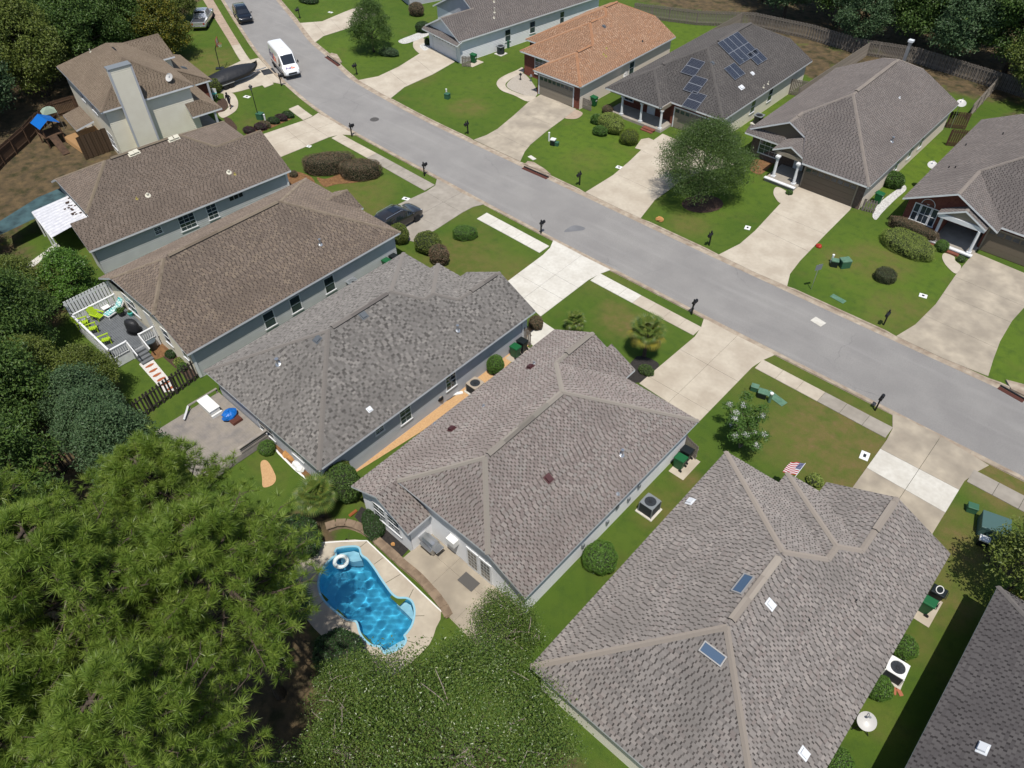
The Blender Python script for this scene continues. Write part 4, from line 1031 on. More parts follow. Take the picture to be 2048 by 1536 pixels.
for p in ((274, 398), (470, 349)): HA.pipe(*p, .18, .05, MATS.get('vent_brass') or mat('vent_brass', sr(196, 180, 100, .6), .5))
for p in ((263, 308), (272, 304), (342, 279), (352, 275)): HA.boxvent(*p, MATS['vent_ivory'], .4, .36, .16)
corner_board(HA, (-.4, 17.0))
# stone corner of A seen from the street
m = MB(FA); m.box(-.75, 16.2, 0, .0, 17.1, 1.0); m.build('corner_pier', gravel_grey, HA.o)

# ---- Z: two-storey house with siding chimney
FZ = Frame(-75.5, 23.6, R_(8))
HZ = House('house', 'two storey beige house with tan roof and tall siding chimney', FZ, (-81, 30, 0), SH_Z, kcap=False)
kz = .55
HZ.P((0, 0, 5.5), (0, 9.3, 5.5), (-4.65, 4.65, 8.06)); HZ.cap((0, 0, 5.5), (-4.65, 4.65, 8.06)); HZ.cap((0, 9.3, 5.5), (-4.65, 4.65, 8.06))
HZ.P((0, 0, 5.5), (-4.65, 4.65, 8.06), (-9.4, 4.65, 8.06), (-14, 0, 5.5)); HZ.cap((-4.65, 4.65, 8.06), (-9.4, 4.65, 8.06), 'ridge')
HZ.P((0, 9.3, 5.5), (-8.2, 9.3, 5.5), (-11.6, 6.8, 6.9), (-9.4, 4.65, 8.06), (-4.65, 4.65, 8.06))
HZ.P((-14, 0, 5.5), (-9.4, 4.65, 8.06), (-11.6, 6.8, 6.9), (-11.6, 10.6, 6.9), (-14.8, 10.6, 5.5))
HZ.P((-8.2, 9.3, 5.5), (-8.2, 10.6, 5.5), (-11.6, 10.6, 6.9), (-11.6, 6.8, 6.9)); HZ.cap((-11.6, 6.8, 6.9), (-11.6, 10.6, 6.9), 'ridge')
# porch and garage lean-to roofs
HZ.P((.85, 7.9, 2.8), (.85, 11.1, 2.8), (-.4, 9.6, 3.75), (-.4, 7.9, 3.75)); HZ.P((.85, 11.1, 2.8), (-6.4, 11.1, 2.8), (-6.4, 8.9, 3.95), (-.4, 8.9, 3.75))
HZ.P((-6.4, 13.2, 2.8), (-15.3, 13.2, 2.8), (-13.5, 9.2, 4.7), (-8.4, 9.2, 4.7)); HZ.P((-6.4, 13.2, 2.8), (-8.4, 9.2, 4.7), (-6.4, 9.2, 2.8)); HZ.cap((-6.4, 13.2, 2.8), (-8.4, 9.2, 4.7))
HZ.P((-9.6, -.1, 2.75), (-5.2, -.1, 2.75), (-5.2, -2.0, 2.35), (-9.6, -2.0, 2.35))
HZ.finish_roof()
foot(HZ, [(-13.6, .4), (-.4, .4), (-.4, 8.9), (-13.6, 8.9)], 5.4, sid_cream)
HZ.wall((-8.6, 8.9), (-8.6, 10.2), 0, 5.4, sid_cream); HZ.wall((-8.6, 10.2), (-14.4, 10.2), 0, 5.4, sid_cream, gable=1.3)
foot(HZ, [(-14.9, 8.9), (-6.8, 8.9), (-6.8, 12.8), (-14.9, 12.8)], 2.7, brick_m)
HZ.garage((-6.8, 12.8), (-14.9, 12.8), 4.0, 4.9, 2.15, sid_cream)
# chimney chase: siding on three sides
z_top = 9.1
chx0, chx1 = .62, 2.05   # along y
for a, b in (((-.42, 2.0), (.45, 2.0)), ((.45, 2.0), (.45, 4.05)), ((.45, 4.05), (-.42, 4.05)), ((-.42, 4.05), (-.42, 2.0))): HZ.wall(a, b, 0, z_top, sid_cream, course=.2)
m = MB(FZ)
for p in ((.46, 1.99), (.46, 4.06)): m.box(p[0] - .09, p[1] - .09, 0, p[0] + .03, p[1] + .09, z_top)
m.build('corner_board', sid_blue, HZ.o)
m = MB(FZ); m.box(-.5, 1.92, z_top, .53, 4.13, z_top + .08); m.build('chimney_cap', ac_body, HZ.o)
for p in ((1.1, 10.3), (.1, 10.6), (-.3, 10.7)):
    m = MB(FZ); m.box(p[0] - .55, p[1] - .1, 0, p[0] - .35, p[1] + .1, 2.7); m.build('porch_post', sid_blue, HZ.o)
m = MB(FZ); m.box(-6.6, 12.5, 0, -6.42, 12.7, 2.7); m.build('porch_post', sid_blue, HZ.o)
m = MB(FZ); m.box(-6.3, 8.9, 0, .7, 11.0, .15); m.build('porch_floor', conc_grey, HZ.o)
HZ.window((-13.6, .4), (-.4, .4), 8.5, 4.2, 1.6, 1.4); HZ.window((-13.6, .4), (-.4, .4), 5, 4.2, 1.2, 1.4); HZ.window((-13.6, .4), (-.4, .4), 11.2, 1.5, 1.6, 1.6)
HZ.boxvent(368, 136, MATS['vent_slate'], .45, .45, .12); HZ.pipe(181, 104, .3, .05, MATS['vent_ivory'])
for p in ((216, 73), (228, 98), (257, 68)): HZ.boxvent(*p, black_plastic, .8, .12, .1)

# ---- F: dark grey roof in the bottom right corner
HF = House('house', 'dark grey roof cut off by the lower right corner of the picture', ID, (11.4, 21, 0), SH_F, kcap=False)
stair_roof(HF, lambda s_, v: (5.15 + s_, v), [(12.6, 31.0)], 9.5, 0, last='hip')
HF.finish_roof(tab=.3, slot=.1)
foot(HF, [(5.55, 9.9), (17.3, 9.9), (17.3, 30.6), (5.55, 30.6)], mt=sid_grey, mts={3: brick_m})
HF.boxvent(1966, 1497, white_cap, .4, .3, .16)

# ---- N: white-sided grey roof across the street, top
FN = Frame(-66.39, 64.93, R_(8.2))
HN = House('house', 'white sided house with grey brown gable roof and white garage door', FN, (-70, 72, 0), SH_H, kcap=False)
zr = 5.85
HN.P((0, -2.1, 2.8), (0, 22, 2.8), (-6, 22, zr), (-6, 2.5, zr), (-3.55, 2.5, 4.6), (-3.55, -2.1, 4.6))
HN.P((-7.1, -2.1, 2.8), (-3.55, -2.1, 4.6), (-3.55, 2.9, 4.6), (-7.1, 2.9, 2.8))
HN.P((-12, 22, 2.8), (-12, 2.5, 2.8), (-6, 2.5, zr), (-6, 22, zr))
HN.P((-7.3, -2.5, 2.45), (0.1, -2.5, 2.45), (0.1, -1.7, 2.78), (-7.3, -1.7, 2.78))
HN.cap((-3.55, -2.1, 4.6), (-3.55, 2.9, 4.6), 'ridge'); HN.cap((-6, 2.5, zr), (-6, 22, zr), 'ridge')
HN.finish_roof()
foot(HN, [(-7.0, -1.7), (-.4, -1.7), (-.4, 21.5), (-11.6, 21.5), (-11.6, 2.9), (-7.0, 2.9)], mt=sid_white, gables={0: 1.72, 4: 0})
HN.wall((-11.9, 2.9), (-.4, 2.9), 2.7, 2.72, sid_blue, gable=2.95)
HN.garage((-7.0, -1.7), (-.4, -1.7), 3.3, 4.9, 2.1, sid_white)
nw = ((-.4, -1.7), (-.4, 21.5))
for p, w in (((1018, 72), .95), ((1066, 55), .95), ((1105, 27), .8)): q = FN.inv(g(*p, 1.5)); HN.window(*nw, q[1] + 1.7, 1.5, w, 1.5, 1, 1)
HN.pipe(989, 25, .5, .06, MATS['vent_ivory']); HN.pipe(988, 36, .2, .06, MATS['vent_ivory']); HN.pipe(988, 4, .2, .06, MATS['vent_ivory'])

# ---- M: next house up the street, only its right wall in view
FM = Frame(-86.3, 72.3, R_(20))
HM = House('house', 'pale blue sided house cut off by the top edge above the round tree', FM, (-90, 80, 0), SH_H, kcap=False)
stair_roof(HM, lambda s_, v: (.4 - s_, -v), [(11, .6)], -18, 0, last='hip')
HM.finish_roof()
foot(HM, [(-10.2, 0), (0, 0), (0, 17.5), (-10.2, 17.5)], mt=sid_blue)

# ---- O: terracotta roof
HO = House('house', 'terracotta shingle roof over a red brick front with a taupe garage', ID, (-54.5, 73, 0), SH_O, kcap=False)
stair_roof(HO, lambda s_, v: (-48.05 - s_, -v), [(13.2, -68.7), (11.45, -65.7), (6.8, -62.75)], -81.0, 3.15, last='hip')
HO.finish_roof()
foot(HO, [(-54.5, 63.2), (-48.4, 63.2), (-48.4, 80.6), (-60.9, 80.6), (-60.9, 69.1), (-59.1, 69.1), (-59.1, 66.1), (-54.5, 66.1)], mt=brick_m, mts={1: sid_pink})
HO.garage((-54.5, 63.2), (-48.4, 63.2), 2.75, 4.9, 2.2, taupe)
HO.window((-59.1, 66.1), (-54.5, 66.1), 2.6, 1.55, 1.9, 2.0, 3, 2)
HO.ridge_vent((-51.45, 66.3, 4.55), (-51.45, 68.6, 4.55)); HO.ridge_vent((-53.8, 71.5, 5.72), (-53.8, 72.6, 5.72)); HO.ridge_vent((-54.65, 75.3, 6.17), (-54.65, 77.6, 6.17))
ow = ((-48.4, 63.2), (-48.4, 80.6))
for p in ((1267, 137),): HO.window(*ow, at_v(HO, *p, 1.6, 63.2), 1.6, 1.0, 1.5, 1, 1)
for p in ((1213, 97), (1207, 109), (1212, 113), (1285, 83)): HO.pipe(*p, .16, .06, MATS['vent_brass'] if p[0] < 1250 else black_plastic)
HO.boxvent(1208, 53, MATS['vent_slate'], .3, .3, .12)

# ---- S: charcoal roof with solar panels
HS = House('house', 'charcoal roof carrying six solar panel groups, brick porch with white columns', ID, (-39.3, 75, 0), SH_S, kcap=False)
stair_roof(HS, lambda s_, v: (-45.95 + s_, -v), [(13.4, -66.2), (7.15, -64.4)], -85.2, 3.15, last='hip')
HS.finish_roof(tab=.3, slot=.09)
foot(HS, [(-45.5, 67.0), (-38.8, 67.0), (-38.8, 66.6), (-32.95, 66.6), (-32.95, 84.8), (-45.5, 84.8)], mt=brick_m, mts={3: sid_cream, 4: sid_cream, 5: sid_cream})
HS.garage((-38.8, 66.6), (-32.95, 66.6), 2.9, 4.9, 2.15, taupe)
m = MB(); m.box(-45.6, 64.6, 0, -38.6, 67, .28); m.build('porch_floor', conc_grey, HS.o)
m = MB(); m.box(-45.5, 64.75, 2.35, -38.7, 64.95, 2.75); m.box(-38.9, 64.95, 2.35, -38.7, 67, 2.75); m.build('porch_beam', taupe, HS.o)
for x in (-43.85, -41.35, -38.85):
    m = MB(); m.box(x - .18, 64.65, .28, x + .18, 65.0, .45); m.tube([(x, 64.83, .45), (x, 64.83, 2.2)], [.14, .11], 12); m.box(x - .16, 64.68, 2.2, x + .16, 64.98, 2.35); m.build('porch_column', white_paint, HS.o)
m = MB()
for k in range(2): m.box(-40.6, 64.1 - k * .3 + .02, 0, -39.2, 64.6 - k * .3 + .2, .28 - k * .1 - .09)
m.build('brick_steps', brick_m, HS.o)
HS.window((-45.5, 67.0), (-38.8, 67.0), 1.0, 1.6, 1.2, 1.5, 2, 2)
O, t, n = HS.axes((-45.5, 67.0), (-38.8, 67.0)); O = O + t * 4; MB().bb(O, t, n, -.5, .5, .02, .07, .3, 2.35).build('door', white_paint, HS.o)
HS.ridge_vent((-39.25, 75.0, 6.23), (-39.25, 81.8, 6.23)); HS.ridge_vent((-42.38, 69.5, 4.65), (-42.38, 71.5, 4.65))
sw_ = ((-32.95, 66.6), (-32.95, 84.8))
for p in ((1541, 190), (1503, 212)): HS.window(*sw_, at_v(HS, *p, 1.6, 66.6), 1.6, 1.0, 1.5, 1, 1)
for p in ((1527, 175), (1536, 168)): HS.pipe(*p, .3, .05, MATS['vent_ivory'])
HS.pipe(1484, 123, .3, .08); HS.boxvent(1505, 147, white_cap, .3, .3, .1); HS.boxvent(1483, 175, white_cap, .5, .35, .12); HS.boxvent(1425, 126, MATS['vent_slate'], .3, .3, .1)
solar_m = mat('solar_cell', (.012, .014, .022), .25, spec=.6, coat=.6); solar_f = mat('solar_frame', (.42, .43, .45), .35, metal=.6)
def solar_mat():
    nt = solar_m.node_tree; N = nt.nodes; L = nt.links
    tc = N.new('ShaderNodeTexCoord'); br = N.new('ShaderNodeTexBrick'); br.offset = 0
    br.inputs['Scale'].default_value = 1; br.inputs['Brick Width'].default_value = .166; br.inputs['Row Height'].default_value = .166; br.inputs['Mortar Size'].default_value = .007
    br.inputs['Color1'].default_value = (.012, .014, .024, 1); br.inputs['Color2'].default_value = (.010, .012, .020, 1); br.inputs['Mortar'].default_value = (.16, .17, .19, 1)
    L.new(tc.outputs['Object'], br.inputs['Vector']); L.new(br.outputs[0], N['Principled BSDF'].inputs['Base Color'])
solar_mat()
_pan = {}
def solar_group(H, cpx, nx, ny, pw, ph):
    q, n = H.hit(*cpx); sx = Vector((0, 0, 1)).cross(n).normalized(); up = n.cross(sx)
    if up.z < 0: up = -up; sx = -sx
    for i in range(nx):
        for j in range(ny):
            key = (pw, ph)
            if key not in _pan:
                m = MB(); f = .035
                m.box(-pw/2, -ph/2, 0, pw/2, -ph/2 + f, .045); m.box(-pw/2, ph/2 - f, 0, pw/2, ph/2, .045); m.box(-pw/2, -ph/2 + f, 0, -pw/2 + f, ph/2 - f, .045); m.box(pw/2 - f, -ph/2 + f, 0, pw/2, ph/2 - f, .045)
                a = m.build('solar_panel', solar_f); b = MB().box(-pw/2 + f, -ph/2 + f, .008, pw/2 - f, ph/2 - f, .036).build('cells', solar_m)
                _pan[key] = (a.data, b.data); bpy.data.objects.remove(a); bpy.data.objects.remove(b)
            c = q + sx * ((i - (nx - 1) / 2) * (pw + .02)) + up * ((j - (ny - 1) / 2) * (ph + .02)) + n * .1
            M = Matrix(((sx.x, up.x, n.x, c.x - H.loc[0]), (sx.y, up.y, n.y, c.y - H.loc[1]), (sx.z, up.z, n.z, c.z), (0, 0, 0, 1)))
            p = mesh_obj('solar_panel', _pan[key][0], H.o, M); mesh_obj('cells', _pan[key][1], p)
solar_group(HS, (1473, 104), 3, 1, 1.5, 2.6) if False else None
solar_group(HS, (1476, 98), 4, 2, 1.02, 1.68); solar_group(HS, (1512, 116), 2, 2, 1.02, 1.68) if False else None
solar_group(HS, (1513, 115), 2, 1, 1.02, 1.68); solar_group(HS, (1468, 144), 2, 1, 1.02, 1.68)
for c in ((1386, 136), (1391, 171), (1389, 203)): solar_group(HS, c, 1, 2, 1.68, 1.02)

# ---- H3: grey roof, taupe garage, white columns
H3 = House('house', 'grey hipped roof with taupe pediment, white porch columns and wide taupe garage', ID, (-23, 75, 0), SH_H, kcap=False)
rf = (-23.0, 72.5, 6.18); rr = (-23.0, 83.0, 6.18)
H3.P((-16.35, 85.1, 2.8), (-20.9, 85.1, 5.1), rr, rf, (-16.35, 63.7, 2.8)); H3.P((-20.9, 85.1, 5.1), (-25.1, 85.1, 5.1), rr)
H3.P((-29.7, 85.1, 2.8), (-25.1, 85.1, 5.1), rr, rf, (-25.9, 68.73, 4.73), (-25.9, 66.4, 4.73), (-29.7, 66.4, 2.8))
H3.P(rf, (-16.35, 63.7, 2.8), (-22.7, 63.7, 2.8), (-24.15, 66.4, 3.84), (-25.9, 68.73, 4.73))
H3.P((-25.9, 68.73, 4.73), (-25.9, 66.4, 4.73), (-24.15, 66.4, 3.84))
H3.P((-22.6, 64.2, 2.82), (-24.3, 64.2, 3.64), (-24.3, 66.7, 3.64), (-22.6, 66.7, 2.82)); H3.P((-26.0, 64.2, 2.82), (-24.3, 64.2, 3.64), (-24.3, 66.7, 3.64), (-26.0, 66.7, 2.82))
H3.P((-29.9, 66.0, 2.5), (-26.0, 66.0, 2.5), (-26.0, 66.9, 3.0), (-29.9, 66.9, 3.0))
for a, b in (((-16.35, 63.7, 2.8), rf), ((-25.9, 68.73, 4.73), rf), ((-20.9, 85.1, 5.1), rr), ((-25.1, 85.1, 5.1), rr)): H3.cap(a, b)
H3.cap(rf, rr, 'ridge'); H3.cap((-25.9, 66.4, 4.73), (-25.9, 68.73, 4.73), 'ridge')
H3.finish_roof()
foot(H3, [(-29.3, 66.8), (-22.6, 66.8), (-22.6, 64.4), (-16.75, 64.4), (-16.75, 84.7), (-29.3, 84.7)], mt=brick_pale, mts={3: sid_pink, 4: sid_pink, 5: sid_pink})
m = MB(); m.face([(-29.2, 66.78, 2.9), (-22.9, 66.78, 2.9), (-22.9, 66.78, 3.25), (-25.9, 66.78, 4.68)]); m.build('pediment', taupe_dark, H3.o)
m = MB(); m.face([(-25.85, 64.45, 2.85), (-22.75, 64.45, 2.85), (-24.3, 64.45, 3.6)]); m.build('pediment', taupe_dark, H3.o)
m = MB(); m.box(-25.7, 64.3, 2.45, -22.8, 64.5, 2.8); m.build('porch_beam', taupe, H3.o)
H3.garage((-22.6, 64.4), (-16.75, 64.4), 2.6, 4.95, 2.2, taupe_dark, trim=taupe)
m = MB(); m.box(-25.7, 63.3, 0, -22.65, 66.7, .3); m.build('porch_floor', conc_grey, H3.o)
m = MB(); m.box(-25.75, 63.2, .3, -22.6, 63.55, .38); m.build('porch_edge', white_paint, H3.o)
for x in (-25.2, -23.1):
    m = MB(); m.box(x - .2, 63.85, .3, x + .2, 64.25, .42); m.tube([(x, 64.05, .42), (x, 64.05, 2.3)], [.15, .12], 14); m.box(x - .2, 63.85, 2.3, x + .2, 64.25, 2.46); m.build('porch_column', white_paint, H3.o)
H3.window((-29.3, 66.8), (-22.6, 66.8), 2.0, 1.5, 2.4, 1.9, 4, 2)
O, t, n = H3.axes((-29.3, 66.8), (-22.6, 66.8)); O = O + t * 5.2; MB().bb(O, t, n, -.5, .5, .02, .07, .3, 2.35).build('door', white_paint, H3.o)
H3.ridge_vent((-23.0, 73.2, 6.22), (-23.0, 82.2, 6.22)); H3.pipe(1799, 196, .16, .05, white_cap); H3.pipe(1784, 283, .4, .08)
H3.boxvent(1600, 230, SH_H[2], .9, .22, .1)
h3w = ((-16.75, 64.4), (-16.75, 84.7))
for p in ((1838, 283), (1816, 303), (1790, 329)): H3.window(*h3w, at_v(H3, *p, 1.4, 64.4), 1.5, .9, 1.5, 1, 1)
m = MB(); m.box(-23.15, 84.9, 5.2, -22.85, 85.2, 7.3); m.build('flue', steel, H3.o); m = MB(); m.box(-23.25, 84.8, 7.3, -22.75, 85.3, 7.5); m.build('flue_cap', white_cap, H3.o)

# ---- H4: grey roof at the right edge
H4 = House('house', 'grey roof with red brick gable and arched window, cut off by the right edge', ID, (-7, 74, 0), SH_H, kcap=False)
stair_roof(H4, lambda s_, v: (-13.45 + s_, -v), [(12.95, -64.9), (7.8, -63.95)], -83.0, 3.0)
H4.P((-10.35, 63.6, 2.8), (-8.4, 63.6, 3.8), (-8.4, 66.0, 3.8), (-10.35, 66.0, 2.8)); H4.P((-6.45, 63.6, 2.8), (-8.4, 63.6, 3.8), (-8.4, 66.0, 3.8), (-6.45, 66.0, 2.8))
H4.cap((-8.4, 63.6, 3.8), (-8.4, 66, 3.8), 'ridge')
H4.finish_roof()
foot(H4, [(-13.05, 64.6), (-9.9, 64.6), (-9.9, 67.5), (-6.7, 67.5), (-6.7, 65.3), (-.9, 65.3), (-.9, 82.6), (-13.05, 82.6)], mt=brick_m, mts={6: sid_pink, 7: sid_pink})
H4.wall((-13.05, 64.55), (-6.0, 64.55), 2.7, 2.72, brick_m, gable=1.9, lap=False)
m = MB(); m.face([(-10.1, 63.8, 2.85), (-6.7, 63.8, 2.85), (-8.4, 63.8, 3.75)]); m.build('pediment', taupe, H4.o)
m = MB(); m.box(-10.25, 63.7, 2.42, -6.5, 63.95, 2.8); m.build('porch_beam', white_paint, H4.o)
for x, y in ((-9.95, 64.2), (-6.86, 63.75)):
    m = MB(); m.box(x - .17, y - .17, .2, x + .17, y + .17, .45); m.tube([(x, y, .45), (x, y, 2.42)], [.13, .12], 12); m.build('porch_column', white_paint, H4.o)
m = MB(); m.box(-10.1, 63.5, 0, -6.55, 67.5, .2); m.build('porch_floor', conc_grey, H4.o)
m = MB(); m.box(-10.1, 63.35, .2, -6.5, 63.7, .3); m.build('porch_edge', white_paint, H4.o)
m = MB(); m.box(-9.9, 63.0, 0, -7.4, 63.35, .14); m.build('brick_steps', brick_m, H4.o)
H4.garage((-6.7, 65.3), (-.9, 65.3), 2.75, 4.9, 2.2, taupe_dark, trim=taupe)
fw = ((-13.05, 64.6), (-9.9, 64.6))
for at, w in ((.85, .55), (1.6, .9), (2.35, .55)): H4.window(*fw, at, 1.65, w, 1.7, 1 if w < .8 else 2, 1)
O, t, n = H4.axes(*fw); O = O + t * 1.6 + Vector((0, 0, 2.62)); m = MB()
ar = [(math.cos(a) * .55, math.sin(a) * .55) for a in np.linspace(0, math.pi, 11)]
m.face([O + t * x + Vector((0, 0, z)) + n * .03 for x, z in ar]); aw_ = m.build('arch_window', glass_dark, H4.o)
m = MB()
for (x0, z0), (x1, z1) in zip(ar[:-1], ar[1:]): m.tube([O + t * x0 + Vector((0, 0, z0)) + n * .04, O + t * x1 + Vector((0, 0, z1)) + n * .04], .035, 6)
for a in (.6, 1.57, 2.5): m.tube([O + n * .04, O + n * .04 + t * math.cos(a) * .55 + Vector((0, 0, math.sin(a) * .55))], .02, 6)
m.build('frame', white_paint, aw_)
for p in ((1897, 336), (1910, 336), (1931, 291), (2005, 269)): H4.pipe(*p, .2, .05, black_plastic, False)
# ------------------------------------------------------------------ vegetation
def unit(n):
    v = RNG.normal(size=(n, 3)); return v / np.linalg.norm(v, axis=1, keepdims=True)
def leaves_geo(Cn, Nrm, size, aspect=.5, fold=.15, jit=.9):
    """leaf quads (4 corners: stem, side, tip, side) at centres Cn facing Nrm +- jitter"""
    n = len(Cn)
    N = Nrm + RNG.normal(size=(n, 3)) * jit; N /= np.linalg.norm(N, axis=1, keepdims=True)
    D = unit(n); D -= N * (D * N).sum(1, keepdims=True); D /= np.linalg.norm(D, axis=1, keepdims=True) + 1e-9
    W = np.cross(N, D)
    l = (size * RNG.uniform(.7, 1.3, n))[:, None]; w = l * aspect
    a = Cn - D * l / 2; b = Cn + W * w / 2 + N * l * fold * .5; c = Cn + D * l / 2 - N * l * fold; d = Cn - W * w / 2 + N * l * fold * .5
    V = np.stack([a, b, c, d], 1).reshape(-1, 3)
    F = np.arange(n * 4, dtype=np.int32).reshape(-1, 4)
    return V, F
def clump_points(centers, radii, n, squash=.8, shell=.55):
    """points in the outer shells of ellipsoid clumps, thinner below; returns points and outward normals"""
    centers = np.asarray(centers); radii = np.asarray(radii)
    w = radii ** 2; idx = RNG.choice(len(centers), n, p=w / w.sum())
    d = unit(n); d[:, 2] = np.where(d[:, 2] < -.2, d[:, 2] * RNG.uniform(-1, 1, n), d[:, 2]); d /= np.linalg.norm(d, axis=1, keepdims=True)
    r = radii[idx] * (shell + (1 - shell) * RNG.random(n) ** .6) * (1 + .18 * RNG.normal(size=n))
    P = centers[idx] + d * (r[:, None] * np.array([1, 1, squash]))
    return P, d
def crown_clumps(R, h0, h1, k, rc, top=.9, hollow=.35):
    """clump centres filling a crown: radius R, heights h0..h1"""
    out = []; rad = []
    for i in range(k):
        t = (i + .5) / k; z = t ** .9; a = i * 2.39996 + random.uniform(-.3, .3)
        prof = math.sin(math.pi * min(1, .12 + .88 * (.25 + .75 * z) ** 1.1)) ** .6 if z < 1 else 0
        prof = max(.12, (1 - abs(2 * z - .75) ** 2.2 * .62)) if z < .98 else .1
        rr = R * prof * random.uniform(hollow, 1.0) ** .5
        out.append((rr * math.cos(a) * (1 - rc / R * .5), rr * math.sin(a) * (1 - rc / R * .5), h0 + (h1 - h0) * z)); rad.append(rc * random.uniform(.7, 1.25))
    return out, rad
def tree_proto(name, R, h0, h1, nclump, rc, nleaf, lsize, lm, trunk_r=.2, trunk_m=None, lean=0, squash=.8, twigs=0, aspect=.5, shell=.5, seed=0, limbs=True, jit=.9):
    """an Empty with trunk and crown built at the origin"""
    random.seed(seed + 5)
    root = thing(name, 'x', 'tree')
    cs, rs = crown_clumps(R, h0, h1, nclump, rc)
    m = MB(); top = (lean * .5, lean * .3, h0 + (h1 - h0) * .6)
    pts = [(0, 0, -.1), (lean * .1, 0, h0 * .5), (lean * .25, lean * .1, h0), top]
    m.tube(pts, [trunk_r * 1.25, trunk_r, trunk_r * .85, trunk_r * .3], 8)
    if limbs:
        for c in cs[::max(1, nclump // 14)]:
            z0 = min(c[2] * .7, h0 + (c[2] - h0) * .5); z0 = max(z0, h0 * .7)
            m.tube([(lean * .2, 0, z0), (c[0] * .5, c[1] * .5, (z0 + c[2]) / 2 + .2), c], [trunk_r * .4, trunk_r * .25, trunk_r * .1], 5)
    for k in range(twigs):
        c = random.choice(cs); a = random.uniform(0, 6.28); l = random.uniform(.4, .9)
        e = (c[0] + math.cos(a) * rc * .9, c[1] + math.sin(a) * rc * .9, c[2] + rc * .7)
        m.tube([c, ((c[0] + e[0]) / 2 + .05, (c[1] + e[1]) / 2, (c[2] + e[2]) / 2 + .1), e], [.03, .022, .012], 4)
    m.build('trunk', trunk_m or bark, root, smooth=True)
    P, d = clump_points(cs, rs, nleaf, squash, shell)
    V, F = leaves_geo(P, d * .6 + np.array([0, 0, .55]), lsize, aspect, jit=jit)
    np_mesh('crown', V, F, lm, root)
    return root

# ---- pines
def pine_proto(name, H, R, ntuft, seed, nneed=46, nl=.34, nw=.022, crown0=.42):
    random.seed(seed); rg = np.random.default_rng(seed)
    root = thing(name, 'x', 'tree')
    m = MB(); m.tube([(0, 0, -.1), (.1, 0, H * .3), (.2, .1, H * .65), (.15, .15, H * .97)], [.3, .25, .17, .04], 9)
    T = []; D = []
    nb = int(ntuft / 22)
    for b in range(nb):
        t = (b + .5) / nb; z = H * (crown0 + (1 - crown0) * t ** .85)
        a = b * 2.4 + random.uniform(-.4, .4)
        L = R * (1 - (t ** 2.2) * .8) * random.uniform(.6, 1.08) * (.7 + .3 * min(1, t * 3))
        rise = L * random.uniform(.05, .35)
        base = Vector((.2, .1, z)); tip = base + Vector((math.cos(a) * L, math.sin(a) * L, rise))
        mid = (base + tip) / 2 + Vector((0, 0, -.1 * L))
        m.tube([base, mid, tip], [.07, .045, .015], 5)
        n = 22
        for k in range(n):
            s = .38 + .62 * (k + random.random()) / n
            p = (base * (1 - s) ** 2 + mid * 2 * s * (1 - s) + tip * s * s)
            aa = a + random.choice((-1, 1)) * random.uniform(.4, 1.3); ll = random.uniform(.1, .34) * L * .6 * (1.15 - .5 * s) + .12
            q = p + Vector((math.cos(aa) * ll, math.sin(aa) * ll, random.uniform(-.05, .4)))
            if k % 4 == 0: m.tube([p, (p + q) / 2 + Vector((0, 0, .04)), q], [.022, .016, .008], 3)
            T.append(q); D.append(Vector((math.cos(aa) * .5, math.sin(aa) * .5, 1.0)).normalized())
    m.build('trunk', bark, root, smooth=True)
    T = np.array(T); D = np.array(D); nt = len(T)
    sz = rg.uniform(.75, 1.2, nt)
    dirs = rg.normal(size=(nt, nneed, 3)); dirs /= np.linalg.norm(dirs, axis=2, keepdims=True)
    dirs = dirs * .95 + D[:, None, :] * .75; dirs /= np.linalg.norm(dirs, axis=2, keepdims=True)
    ln = nl * sz[:, None] * rg.uniform(.75, 1.1, (nt, nneed))
    st = T[:, None, :] + dirs * (ln[..., None] * .12)
    en = T[:, None, :] + dirs * ln[..., None] + np.array([0, 0, -.12]) * (ln[..., None] ** 1) * rg.uniform(0, 1, (nt, nneed, 1))
    sd = np.cross(dirs, rg.normal(size=(nt, nneed, 3))); sd /= np.linalg.norm(sd, axis=2, keepdims=True) + 1e-9
    V = np.stack([st - sd * nw * .5, st + sd * nw * .5, en], 2)
    # a tuft's needles share one base vertex pair group so that colour varies by tuft, not by needle
    V = V.reshape(-1, 3); F = np.arange(len(V), dtype=np.int32).reshape(-1, 3)
    o = np_mesh('needles', V, F, needle_m, root, nper=3)
    a = o.data.attributes.new('tuft', 'FLOAT', 'POINT'); a.data.foreach_set('value', np.repeat(rg.random(nt), nneed * 3).astype(np.float32))
    return root
def tuft_colour(m):
    nt = m.node_tree; N = nt.nodes; L = nt.links
    cr = [n for n in N if n.type == 'VALTORGB'][0]; at = N.new('ShaderNodeAttribute'); at.attribute_name = 'tuft'
    ge = [n for n in N if n.type == 'NEW_GEOMETRY'][0]
    mx = N.new('ShaderNodeMath'); mx.operation = 'MULTIPLY_ADD'; mx.inputs[1].default_value = .65; L.new(at.outputs['Fac'], mx.inputs[0])
    m2 = N.new('ShaderNodeMath'); m2.operation = 'MULTIPLY'; m2.inputs[1].default_value = .35; L.new(ge.outputs['Random Per Island'], m2.inputs[0]); L.new(m2.outputs[0], mx.inputs[2])
    L.new(mx.outputs[0], cr.inputs[0])
tuft_colour(needle_m)
pineA = pine_proto('pine_tree', 16.5, 4.6, 2500, 3, 38, .40, .026); pineB = pine_proto('pine_tree', 15.0, 4.2, 2200, 9, 38, .40, .026)
GP = 'tall pines in the lower left'
